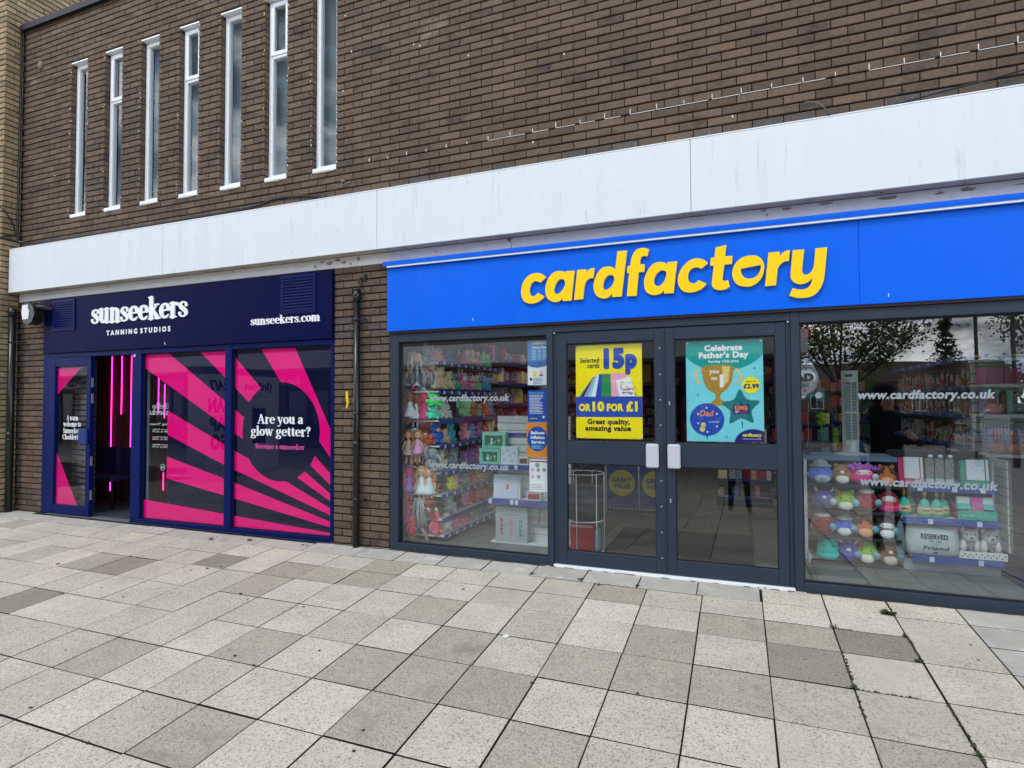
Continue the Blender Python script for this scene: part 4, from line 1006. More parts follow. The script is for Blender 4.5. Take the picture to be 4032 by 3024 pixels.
for k, ((x, z), ang, m) in enumerate(fan):
    wd, hg = .13, .20
    a = R(-ang*.62); ux, uz = math.cos(a), math.sin(a); vx, vz = -uz, ux
    o0 = (x+.03*(k > 6), z)
    poly = [(o0[0]+ux*p*wd+vx*q*hg*(1 if k < 8 else .72), o0[1]+uz*p*wd+vz*q*hg*(1 if k < 8 else .72)) for p, q in ((0, -.6), (1, -.6), (1, 1), (0, 1))]
    poly = clip(poly, 2.58, 3.145, 1.4825, 1.72)
    if len(poly) > 2: flat('printed_card', poly, YP-.0009-.00055*k, m, p1, .0003)
for k in range(26):
    r_ = random.Random(k+50); x = r_.uniform(2.965, 3.10); z = r_.uniform(1.49, 1.61)
    if 2.985 < x < 3.09 and 1.505 < z < 1.565: continue
    flat('printed_dot', disc(x, z, .0052, 8), YP-.0072, P_K if k % 3 else P_TEAL, p1, .0003)
pt(p1, 'HAPPY', 2.992, 3.082, 1.532, .022, P_RED, .02, lay=11, slant=-.1); pt(p1, 'Birthday', 2.985, 3.075, 1.506, .018, P_B, .02, lay=11)
pt(p1, 'OR', 2.600, 2.704, 1.360, .058, P_Y, .06); pt(p1, '10', 2.722, 2.826, 1.360, .076, P_Y, .06); pt(p1, 'FOR', 2.848, 2.990, 1.360, .058, P_Y, .06); pt(p1, '£1', 3.016, 3.112, 1.360, .076, P_Y, .06)
pt(p1, 'Great quality,', 2.675, 3.045, 1.245, .042, P_K, .045); pt(p1, 'amazing value', 2.656, 3.054, 1.188, .042, P_K, .045)
b = MB()
for (x, z) in ((2.584, 1.924), (3.142, 1.924), (2.584, 1.13), (3.142, 1.13)): b.prism(disc(x, z, .009, 12), YP-.004, YP-.0012)
loc(b.build('suction_cup', mat('clear_sucker', (200, 205, 200), rough=.3)), p1)

p2 = empty('poster', (3.8, YP, 1.11), label="turquoise Father's Day poster with gold trophy and balloons, hung in the right door", cat='poster')
b = MB(); b.box(3.510, 4.094, YP, YP+.0008, 1.111, 1.928); loc(b.build('sheet', P_AQUA), p2)
flat('teal_dome', clip(disc(3.80, 1.928, .335, 48, .245), 3.5105, 4.0935, 1.5, 1.9275), YP-.0008, P_TEAL, p2)
pt(p2, 'Celebrate', 3.655, 3.945, 1.848, .045, P_W, .05); pt(p2, "Father's Day", 3.612, 3.988, 1.790, .045, P_W, .05); pt(p2, 'Sunday 15th June', 3.685, 3.915, 1.752, .019, P_W, .035)
cup = [(3.638, 1.716), (3.700, 1.728), (3.80, 1.732), (3.868, 1.720), (3.872, 1.66), (3.862, 1.60), (3.835, 1.55), (3.80, 1.515), (3.775, 1.495), (3.775, 1.46), (3.80, 1.435), (3.83, 1.405), (3.70, 1.405), (3.71, 1.435), (3.735, 1.46), (3.735, 1.495), (3.70, 1.52), (3.668, 1.55), (3.648, 1.60), (3.636, 1.66)]
b = MB()
def handle_(cx, cz, s):
    o = [(cx+s*.062*math.sin(R(a)), cz+.068*math.cos(R(a))) for a in range(10, 175, 12)]; i_ = [(cx+s*.045*math.sin(R(a)), cz+.052*math.cos(R(a))) for a in range(174, 8, -12)]
    return o+i_
flat('printed_handle', handle_(3.635, 1.640, -1), YP-.0012, P_GOLD2, p2); flat('printed_handle', handle_(3.875, 1.640, 1), YP-.0012, P_GOLD2, p2)
flat('printed_trophy', catmull(cup, 3), YP-.0016, P_GOLD, p2)
flat('printed_highlight', [(3.79, 1.725), (3.85, 1.718), (3.835, 1.60), (3.80, 1.56)], YP-.0021, P_GOLD2, p2)
pt(p2, 'you', 3.692, 3.765, 1.665, .034, P_W, .03, lay=2); pt(p2, 'no', 3.708, 3.752, 1.610, .034, P_W, .03, lay=2); pt(p2, '1', 3.770, 3.800, 1.555, .095, P_W, .05, lay=2)
flat('printed_balloon', disc(3.668, 1.290, .132, 40), YP-.0024, P_B, p2); flat('printed_knot', [(3.660, 1.160), (3.675, 1.160), (3.668, 1.125)], YP-.0012, P_NAVY, p2)
pt(p2, 'Dad', 3.612, 3.712, 1.318, .048, P_OR, .02, lay=3, slant=.2); pt(p2, 'you are the best', 3.685, 3.762, 1.266, .014, P_W, .01, lay=3)
flat('printed_bear', disc(3.640, 1.246, .020, 14), YP-.0030, P_GOLD2, p2); flat('printed_bear', disc(3.632, 1.212, .022, 14), YP-.0030, P_GOLD2, p2)
def rnd_star(root, x, z, s, m, y): flat('printed_star', star(x, z, s), y, m, root, .0003)
for (x, z) in ((3.667, 1.385), (3.60, 1.335), (3.745, 1.335), (3.67, 1.190), (3.745, 1.235), (3.60, 1.26)): rnd_star(p2, x, z, .011, P_W, YP-.0029)
for (x, z) in ((3.60, 1.490), (4.03, 1.700), (3.815, 1.150)): rnd_star(p2, x, z, .013, P_TEAL, YP-.0010)
st = star(3.925, 1.385, .150, .55, 92); flat('printed_star_balloon', catmull([(p[0], p[1]) for p in st], 3), YP-.0028, P_DT, p2)
flat('printed_knot', [(3.93, 1.275), (3.94, 1.275), (3.938, 1.205)], YP-.0012, P_NAVY, p2)
flat('printed_crown', [(3.868, 1.332), (3.990, 1.336), (3.990, 1.405), (3.975, 1.425), (3.955, 1.400), (3.93, 1.428), (3.905, 1.398), (3.885, 1.422), (3.866, 1.400)], YP-.0033, P_NAVY, p2)
pt(p2, 'KING', 3.880, 3.975, 1.370, .030, P_OR, .05, lay=5); pt(p2, 'OF', 3.882, 3.908, 1.345, .018, P_W, .03, lay=5); pt(p2, 'DADS', 3.914, 3.975, 1.345, .018, P_RED, .03, lay=5)
flat('price_disc', disc(4.003, 1.565, .066, 30), YP-.0030, P_Y, p2); pt(p2, '£2.99', 3.948, 4.062, 1.540, .034, P_NAVY, .05, lay=5); pt(p2, 'Balloons From', 3.97, 4.04, 1.590, .010, P_K, .01, lay=5)
flat('blue_corner', clip(disc(4.015, 1.098, .140, 40, .118), 3.511, 4.0935, 1.112, 1.9), YP-.0010, P_NAVY, p2)
pt(p2, 'cardfactory', 3.935, 4.072, 1.158, .024, P_Y, .045, slant=.15); pt(p2, 'celebrate all the moments', 3.935, 4.072, 1.135, .008, P_W, .01)
b = MB()
for (x, z) in ((3.522, 1.915), (4.08, 1.915)): b.prism(disc(x, z, .009, 12), YP-.004, YP-.0012)
loc(b.build('suction_cup', MATS['clear_sucker']), p2)

NOTE_B = mat('print_mid_blue', (70, 116, 176), rough=.5); NOTE_D = mat('print_royal_blue', (26, 78, 176), rough=.5)
def lines(root, x0, x1, z0, z1, n, m, y, seed=1, h=.006):
    r_ = random.Random(seed); b = MB()
    for k in range(n):
        z = z1-(z1-z0)*(k+.5)/n; b.box(x0, x0+(x1-x0)*r_.uniform(.7, 1), y, y+.0003, z-h/2, z+h/2)
    loc(b.build('text_lines', m), root)
n1 = empty('notice', (2.215, YP, 1.59), label='opening times notice, blue above and white below, topmost in the left window edge', cat='notice')
b = MB(); b.box(2.122, 2.312, YP, YP+.0006, 1.592, 1.997); loc(b.build('sheet', P_W), n1)
flat('blue_half', [(2.1225, 1.996), (2.1225, 1.772), (2.155, 1.757), (2.215, 1.748), (2.275, 1.757), (2.3115, 1.772), (2.3115, 1.996)], YP-.0008, NOTE_B, n1)
pt(n1, 'cardfactory', 2.165, 2.300, 1.963, .020, P_Y, .045, slant=.15); pt(n1, 'Opening Times', 2.165, 2.300, 1.925, .018, P_W, .03)
lines(n1, 2.165, 2.21, 1.82, 1.915, 7, P_AQUA, YP-.0014, 1); lines(n1, 2.225, 2.245, 1.82, 1.915, 7, P_AQUA, YP-.0014, 2); lines(n1, 2.27, 2.298, 1.82, 1.915, 7, P_AQUA, YP-.0014, 3)
flat('warning_triangle', [(2.172, 1.690), (2.206, 1.690), (2.189, 1.728)], YP-.0008, P_Y, n1); flat('warning_label', box_poly(2.170, 2.208, 1.672, 1.686), YP-.0008, P_Y, n1)
flat('warning_triangle', [(2.235, 1.690), (2.269, 1.690), (2.252, 1.728)], YP-.0008, P_PINK, n1); flat('warning_label', box_poly(2.233, 2.271, 1.672, 1.686), YP-.0008, P_RED, n1)
flat('small_square', box_poly(2.142, 2.164, 1.632, 1.656), YP-.0008, P_K, n1); lines(n1, 2.172, 2.29, 1.602, 1.658, 5, MATS['print_mid_blue'], YP-.0012, 4, .004)
n2 = empty('notice', (2.215, YP, 1.26), label='royal blue Please be kind notice, second from the top in the left window edge', cat='notice')
b = MB(); b.box(2.122, 2.308, YP, YP+.0006, 1.258, 1.545); loc(b.build('sheet', NOTE_D), n2)
pt(n2, 'Please be kind', 2.138, 2.275, 1.513, .016, P_AQUA, .03); lines(n2, 2.138, 2.278, 1.33, 1.505, 13, P_W, YP-.0012, 6, .0055)
pt(n2, 'cardfactory', 2.138, 2.212, 1.285, .011, P_Y, .04, slant=.15); flat('round_mark', disc(2.272, 1.302, .012, 16), YP-.001, P_W, n2)
n3 = empty('notice', (2.21, YP, .94), label='orange Balloon Inflation Service notice with a blue disc, third down in the left window edge', cat='notice')
b = MB(); b.box(2.108, 2.312, YP, YP+.0006, .940, 1.250); loc(b.build('sheet', P_OR), n3)
flat('blue_disc', disc(2.212, 1.105, .098, 36, .112), YP-.0008, NOTE_D, n3)
for k, t in enumerate(('Balloon', 'Inflation', 'Service')): pt(n3, t, 2.150+(.004 if k == 2 else 0), 2.280, 1.148-.042*k, .026, P_W, .06)
lines(n3, 2.155, 2.270, 1.015, 1.050, 4, P_AQUA, YP-.0014, 8, .004)
n4 = empty('notice', (2.22, YP, .62), label='white notice with a dark red heading and product pictures, lowest in the left window edge', cat='notice')
b = MB(); b.box(2.134, 2.309, YP, YP+.0006, .622, .929); loc(b.build('sheet', P_W), n4)
M_MAR = mat('print_maroon', (150, 34, 44), rough=.5)
for q in ((2.134, 2.309, .922, .929), (2.134, 2.309, .896, .908), (2.134, 2.309, .622, .627)): flat('red_rule', box_poly(*q), YP-.0008, M_MAR, n4)
P_GREY = mat('print_grey', (150, 152, 160), rough=.5)
for (x, z, r_) in ((2.21, .868, .022), (2.165, .828, .018), (2.218, .826, .018), (2.275, .828, .018), (2.165, .765, .018), (2.222, .765, .018)): flat('product_picture', disc(x, z, r_, 12), YP-.0008, P_GREY if x > 2.2 else P_PINK, n4)
lines(n4, 2.145, 2.255, .645, .70, 4, P_GREY, YP-.0008, 5, .004)

# ------------------------------------------------------------------ pipes, cables, wall lamp
def bracket(b, x, y, z):
    b.box(x-.006, x+.085, y+.018, y+.024, z-.012, z+.012); b.tube([(x+.075, y+.02, z), (x+.075, y-.02, z)], .008, 6)
dp = empty('downpipe', (.318, -.055, 0), label='black downpipe on the brick pier between the two shops', cat='downpipe')
b = MB(); b.tube([(0, 0, -.05), (0, 0, 2.50)], .0345, 14); b.tube([(0, 0, 1.0), (0, 0, 1.05)], .036, 14); b.build('pipe', M_BLACKP, dp)
b = MB(); b.tube([(0, 0, 2.47), (0, 0, 2.585)], .040, 14); b.tube([(0, 0, 2.575), (0, 0, 2.595)], .043, 14); b.tube([(0, 0, 2.50), (0, 0, 2.515)], .043, 14); b.build('socket', M_BLACKP, dp)
for z in (2.28, 1.33, .47):
    b = MB(); b.tube([(0, 0, z-.012), (0, 0, z+.012)], .037, 14); b.box(.03, .095, -.005, .003, z-.011, z+.011); b.tube([(.085, -.012, z), (.085, .05, z)], .007, 6); b.build('bracket', M_BLACKP, dp)
sb = MB(); sb.tube([(.345, -.02, 2.71), (.33, -.03, 2.70), (.32, -.03, 2.665), (.345, -.03, 2.64), (.375, -.03, 2.615)], .010, 8); sb.tube([(.39, 0, 2.735), (.39, -.03, 2.735)], .014, 8); sb.tube([(.385, 0, 2.71), (.385, -.03, 2.70)], .008, 6); sb.box(.335, .40, -.006, .001, 2.675, 2.72)
tag(sb.build('pipe_bracket', M_BLACKP), label='broken black pipe bracket left on the bricks above the downpipe', cat='bracket')
dp2 = empty('downpipe', (-5.265, -.10, 0), label='black downpipe in the corner beside the buff brick building', cat='downpipe')
b = MB(); b.tube([(0, 0, -.05), (0, 0, 2.66)], .042, 14); b.build('pipe', M_BLACKP, dp2)
b = MB(); b.tube([(0, 0, 2.64), (0, 0, 2.74)], .049, 14); b.tube([(0, 0, 1.0), (0, 0, 1.06)], .046, 14); b.build('socket', M_BLACKP, dp2)
for z in (2.28, .96):
    b = MB(); b.tube([(0, 0, z-.012), (0, 0, z+.012)], .045, 14); b.box(.03, .14, -.005, .003, z-.012, z+.012); b.tube([(.13, -.01, z), (.13, .1, z)], .008, 6); b.build('bracket', M_BLACKP, dp2)
sl = empty('security_light', (-4.62, -.16, 2.62), label='black bulkhead security light with white front on the wall left of the navy sign', cat='light')
b = MB(); b.prism([(-.235, .135), (-.12, .15), (-.015, .10), (.02, -.01), (-.04, -.11), (-.12, -.14), (-.205, -.115), (-.25, .02)], -.05, .07); b.build('housing', M_BLACK, sl)
b = MB(); b.prism([(-.225, .115), (-.115, .125), (-.105, .055), (-.080, .045), (-.100, -.065), (-.215, -.07), (-.240, .02)], -.056, -.049); b.build('front_cover', mat('lamp_cover_white', (226, 224, 222), rough=.5, speck=[(14, .6, .05, (190, 186, 188))]), sl)
b = MB(); b.tube([(-.02, .0, .085), (.06, .02, .09), (.10, .10, .08), (.11, .155, .07)], .032, 10); b.bbox(.05, .16, .12, .158, .02, .13, .008); b.tube([(-.13, 0, .14), (-.05, .02, .155), (.05, .05, .125)], .010, 6); b.build('arm', M_BLACK, sl)
def cable(name, pts, r, label, **k):
    b = MB(); b.tube(catm3(pts), r, 6); return tag(b.build(name, M_BLACKP), label=label, cat='cable', **k)
def catm3(P, n=6):
    P = [Vector(p) for p in P]; out = []
    for i in range(len(P)-1):
        p0, p1, p2, p3 = P[max(0, i-1)], P[i], P[i+1], P[min(len(P)-1, i+2)]
        for j in range(n):
            t = j/n; out.append(.5*(2*p1+(p2-p0)*t+(2*p0-5*p1+4*p2-p3)*t*t+(-p0+3*p1-3*p2+p3)*t**3))
    return out+[P[-1]]
cable('cable', [(-6.4, -.24, 3.735), (-5.8, -.24, 3.725), (-5.34, -.235, 3.70), (-5.22, -.08, 3.66), (-5.0, -.02, 3.63), (-4.6, -.012, 3.622), (-2.5, -.010, 3.622), (-1.2, -.010, 3.63), (-.8, -.012, 3.68), (-.4, -.012, 3.66), (-.1, -.02, 3.60)], .014, 'black cable running from the buff wall along the top of the white fascia')
cable('cable', [(-6.2, -.235, 4.21), (-5.6, -.235, 4.19), (-5.40, -.235, 4.14), (-5.305, -.19, 4.05), (-5.30, -.10, 3.9), (-5.30, -.08, 3.76), (-5.31, -.20, 3.72)], .009, 'black cable looping down the corner of the buff brick wall')
cable('cable', [(-5.300, -.045, 6.62), (-5.295, -.045, 5.6), (-5.300, -.045, 4.6), (-5.296, -.045, 3.8), (-5.25, -.03, 3.66)], .013, 'thick black cable running up the corner beside the narrow windows')
cable('cable', [(4.55, -.145, 3.553), (4.9, -.06, 3.575), (5.3, -.03, 3.635), (5.75, -.03, 3.69), (6.4, -.03, 3.80), (8.0, -.03, 4.0)], .008, 'black cable rising off the white fascia at the right edge')
b = MB(); b.tube(catm3([(4.42, -.012, 3.74), (4.50, -.02, 3.72), (4.56, -.014, 3.66)]), .004, 5); tag(b.build('wire', mat('grey_wire', (120, 116, 110), rough=.7)), label='short loose grey wire on the bricks above the blue sign', cat='wire')
b = MB(); b.tube([(1.15, -.006, 7.2), (1.16, -.006, 4.9)], .002, 5); tag(b.build('wire', MATS['grey_wire']), label='thin pale wire hanging straight down the upper brick wall', cat='wire')
b = MB(); b.tube(catm3([(.02, -.012, 3.70), (.10, -.02, 3.70), (.20, -.012, 3.735)]), .006, 6); b.bbox(.09, .13, -.03, 0, 3.735, 3.76, .004); tag(b.build('cable_stub', MATS['grey_wire']), label='cut grey cable end sticking out just right of the last narrow window', cat='cable')
# vent stain / yellow paint mark on the pier and old plug by the windows
b = MB(); b.prism([(.150, 1.555), (.175, 1.56), (.180, 1.50), (.185, 1.44), (.170, 1.38), (.152, 1.385), (.160, 1.44), (.148, 1.50)], -.0075, .0); tag(b.build('paint_mark', mat('yellow_paint', (226, 196, 40), rough=.7)), label='yellow paint mark on the pier left of the downpipe', cat='paint mark')
b = MB(); b.ell((-4.935, -.01, 6.085), .045, .03, .055, 10, 7); tag(b.build('wall_fixing', mat('stone_knob', (126, 118, 108), rough=.9)), label='small stone knob on the upper wall left of the first narrow window', cat='wall fixing')

# ------------------------------------------------------------------ weeds and litter in the joints
M_WEED = mat('weed_green', (50, 68, 28), rough=.8, var=.3, vs=30, rnd=.25)
M_MOSS = mat('moss', (58, 62, 34), rough=.95, var=.4, vs=60)
M_LEAF = mat('dry_leaf', (120, 84, 52), rough=.9, rnd=.3)
def weed(x, y, s, n, label, seed, spread=1.0):
    r_ = random.Random(seed); b = MB(); z0 = gz(y); s *= .65
    for k in range(n):
        a = r_.uniform(0, 6.28); l = s*r_.uniform(.4, 1); wd = s*.16; e = r_.uniform(.15, .9)
        px, py = r_.uniform(-s, s)*.35*spread, r_.uniform(-s, s)*.2
        dx, dy = math.cos(a), math.sin(a); nx, ny = -dy, dx
        m1 = (px+dx*l*.5, py+dy*l*.5, l*e*.5+.004); t = (px+dx*l, py+dy*l, l*e*.62+.002)
        b.add([(px, py, -.004), (m1[0]+nx*wd, m1[1]+ny*wd, m1[2]), t, (m1[0]-nx*wd, m1[1]-ny*wd, m1[2])], [(0, 1, 2, 3)])
    o = b.build('weed', M_WEED, fix=False, label=label, cat='weed'); o.location = (x, y, z0); return o
WE = [(2.254, -.26, .045, 14, 'small weed at the joint in front of the left shop window, right end'), (2.681, -.27, .05, 16, 'low green weed in front of the left door'), (2.841, -.335, .04, 10, 'flat little weed at the slab corner in front of the left door'), (3.135, -.275, .045, 14, 'small weed in front of the meeting stiles of the doors'),
      (4.83, -.275, .085, 40, 'largest green weed, in the joint under the right shop window'), (4.461, -.60, .05, 16, 'mossy weed at the upper left corner of the dark slab'), (4.86, -.605, .05, 18, 'mossy weed at the upper right corner of the dark slab'), (4.85, -.93, .05, 16, 'mossy weed at the lower right corner of the dark slab'),
      (4.462, -1.335, .05, 20, 'mossy weed at the slab corner below the dark slab'), (4.868, -1.76, .045, 14, 'weed furthest down the mossy joint at the lower right'), (-1.384, -.275, .06, 16, 'dark weed in the joint in front of the pink window graphics, left of its twin'), (-.93, -.20, .06, 18, 'dark weed in front of the second pink pane'), (.15, -1.335, .03, 8, 'tiny weed at a joint crossing in the middle left of the paving')]
for k, q in enumerate(WE): weed(*q[:5], seed=k)
b = MB(); r_ = random.Random(4)
def moss(x0, y0, x1, y1, n, s=.008):
    for k in range(n):
        t = r_.random(); x = x0+(x1-x0)*t+r_.uniform(-.006, .006); y = y0+(y1-y0)*t+r_.uniform(-.005, .005); q = s*r_.uniform(.5, 1.2)
        b.ell((x, y, gz(y)-.002), q, q, q*.7, 6, 4)
moss(4.871, -1.35, 4.877, -2.4, 90, .009); moss(4.47, -.9, 4.46, -1.3, 30); moss(4.872, -.62, 4.872, -.93, 26); moss(4.48, -1.339, 4.75, -1.339, 22); moss(4.48, -.605, 4.6, -.605, 14); moss(5.0, -.605, 5.2, -.605, 8); moss(2.9, -.30, 3.1, -.30, 12, .006); moss(4.46, -1.35, 4.46, -1.6, 10); moss(4.46, -.05, 4.46, -.3, 10, .006); moss(4.87, -.05, 4.87, -.2, 10); moss(4.877, -2.4, 4.877, -3.2, 40)
moss(-1.5, -.15, -1.2, -.27, 10, .006)
b.build('moss', M_MOSS, fix=False, kind='stuff')
b = MB()
for (x, y, n) in ((.95, -.035, 22), (.10, -.03, 16), (.35, -.035, 14), (.55, -.05, 10), (-.06, -.03, 8), (4.1, -.05, 4)):
    for k in range(n):
        a = r_.uniform(0, 3.14); s = r_.uniform(.006, .016); cx, cy = x+r_.uniform(-.09, .09), y+r_.uniform(-.02, .02); z = gz(cy)+r_.uniform(.002, .012)
        b.add([(cx-s*math.cos(a), cy-s*math.sin(a), z), (cx+s*.4*math.sin(a), cy-s*.4*math.cos(a), z+.004), (cx+s*math.cos(a), cy+s*math.sin(a), z), (cx-s*.4*math.sin(a), cy+s*.4*math.cos(a), z+.003)], [(0, 1, 2, 3)])
b.build('leaf_litter', M_LEAF, fix=False, kind='stuff')
b = MB(); top = []; x = -5.3
while x < 8:
    dy = -.006-(.030 if -4.74 < x < .69 or x > .69 else .0); wdt = r_.uniform(.004, .020); top.append((x, dy+.008, dy-wdt)); x += r_.uniform(.03, .09)
for p, q in zip(top[:-1], top[1:]):
    if 2.3 < p[0] < 4.3 and r_.random() < .7: continue
    b.add([(p[0], p[1], gz(p[1])+.0022), (p[0], p[2], gz(p[2])+.0022), (q[0], q[2], gz(q[2])+.0022), (q[0], q[1], gz(q[1])+.0022)], [(0, 1, 2, 3)])
b.build('dirt_line', mat('wall_foot_dirt', (58, 54, 44), rough=1, var=.3, vs=30), fix=False, kind='stuff')
# ------------------------------------------------------------------ inside the card shop
M_FLOOR = mat('floor_tile_grey_wood', (104, 110, 106), rough=.45, spec=.4, var=.16, vs=7, rnd=.09, stretch=(5, .7, 1), speck=[(9, .58, .12, (104, 112, 108))])
M_FGAP = mat('floor_joint', (70, 74, 72), rough=.8)
M_WALLI = mat('inside_wall_grey', (84, 86, 92), rough=.9, var=.05, vs=2)
M_CEIL = mat('inside_ceiling', (96, 98, 100), rough=.9)
M_SLATW = mat('slatwall_white', (212, 218, 218), rough=.45)
M_GROOVE = mat('slatwall_groove', (120, 126, 128), rough=.7)
M_SHELFW = mat('shelf_white', (208, 214, 214), rough=.4)
M_PRICE = mat('price_strip_blue', (42, 72, 150), rough=.4)
M_TICKET = mat('price_ticket', (196, 208, 230), rough=.5)
M_TRAY = mat('dark_tray', (40, 44, 52), rough=.4)
M_WIREW = mat('white_wire', (214, 218, 220), rough=.35)
M_DKBLUE = mat('plinth_dark_blue', (24, 38, 78), rough=.5)
M_DARKIN = mat('dark_fixture', (34, 36, 42), rough=.6)
room = empty('shop_interior', (3.6, 0, 0)); room['kind'] = 'structure'
def inroom(o): return loc(o, room)
b = MB(); b.box(.68, 6.9, .06, 12.5, -.02, .024); inroom(b.build('floor_base', M_FGAP))
tme = None
for i in range(13):
    for j in range(9):
        x0 = .70+i*.472; y0 = .075+j*.93-(.3 if i % 2 else 0)
        y1 = y0+.925; y0 = max(.075, y0)
        if x0 > 6.8: continue
        b = MB(); b.box(x0, x0+.468, y0, y1, .022, .0285); o = b.build('floor_tile', M_FLOOR); inroom(o)
b = MB(); b.box(.66, .69, .06, 12.5, 0, 3.0); inroom(b.build('side_wall', M_WALLI))
b = MB(); b.box(6.9, 6.95, .3, 12.5, 0, 3.0); inroom(b.build('side_wall', M_WALLI))
b = MB(); b.box(.66, 6.95, 12.5, 12.55, 0, 3.0); inroom(b.build('back_wall', M_WALLI))
b = MB(); b.box(.66, 6.95, .30, 12.55, 2.70, 2.74); inroom(b.build('ceiling', M_CEIL))
b = MB(); b.box(.66, 8.0, .285, .31, 2.1, 3.0); inroom(b.build('bulkhead', M_WALLI))
b = MB(); b.box(6.53, 8.2, .05, .09, -.05, 2.14); inroom(b.build('end_panel', M_DARKIN))
M_LAMP = mat('ceiling_lamp_light', (255, 250, 240), emit=3.2)
k = 0
for x in (1.9, 3.7, 5.5):
    for y in (1.3, 2.7, 4.1):
        lp = empty('ceiling_light', (x, y, 2.69), label='flush white light panel in the card shop ceiling, %s row, %s from the window' % ({1.9: 'left', 3.7: 'middle', 5.5: 'right'}[x], {1.3: 'first', 2.7: 'second', 4.1: 'third'}[y]), cat='light', group='ceiling light panels inside the card shop')
        b = MB(); b.box(-.30, .30, -.30, .30, -.006, -.002); b.build('diffuser', M_LAMP, lp)
        b = MB(); 
        for q in ((-.32, -.30, -.32, .32), (.30, .32, -.32, .32), (-.30, .30, -.32, -.30), (-.30, .30, .30, .32)): b.box(*q, -.012, .0)
        b.build('frame', M_SHELFW, lp)
def tickets(b, x0, x1, y, z, n, seed=0, h=.036):
    r_ = random.Random(seed)
    for k in range(n):
        x = x0+(x1-x0)*(k+.5)/n+r_.uniform(-.02, .02); b.box(x-.018, x+.018, y-.003, y, z-h/2, z+h/2)

# --- right-hand display: four rows of plush cushions
un = empty('display_unit', (4.80, 1.0, .028), label='low display unit of four dark trays of round plush toys behind the right window', cat='display unit')
b = MB(); b.box(4.42, 5.155, .84, 1.28, .915, .950); loc(b.build('top_shelf', mat('shelf_top_blue_grey', (96, 124, 160), rough=.4)), un)
b = MB(); b.box(4.44, 5.15, 1.18, 1.22, .03, .915); loc(b.build('back_panel', M_TRAY), un)
for x in (4.455,):
    b = MB(); b.bbox(x-.012, x+.012, .845, .868, .03, .915, .002); loc(b.build('upright', M_SHELFW), un)
for z in (.712, .490, .268, .048):
    b = MB(); b.box(4.47, 5.15, .74, 1.18, z-.012, z-.004); b.box(4.47, 5.15, .735, .741, z-.014, z+.012); loc(b.build('tray', M_TRAY), un)
b = MB(); b.box(4.46, 5.15, .86, 1.2, .03, .046); b.box(4.46, 4.48, .74, 1.2, .03, .10); loc(b.build('base', M_SHELFW), un)

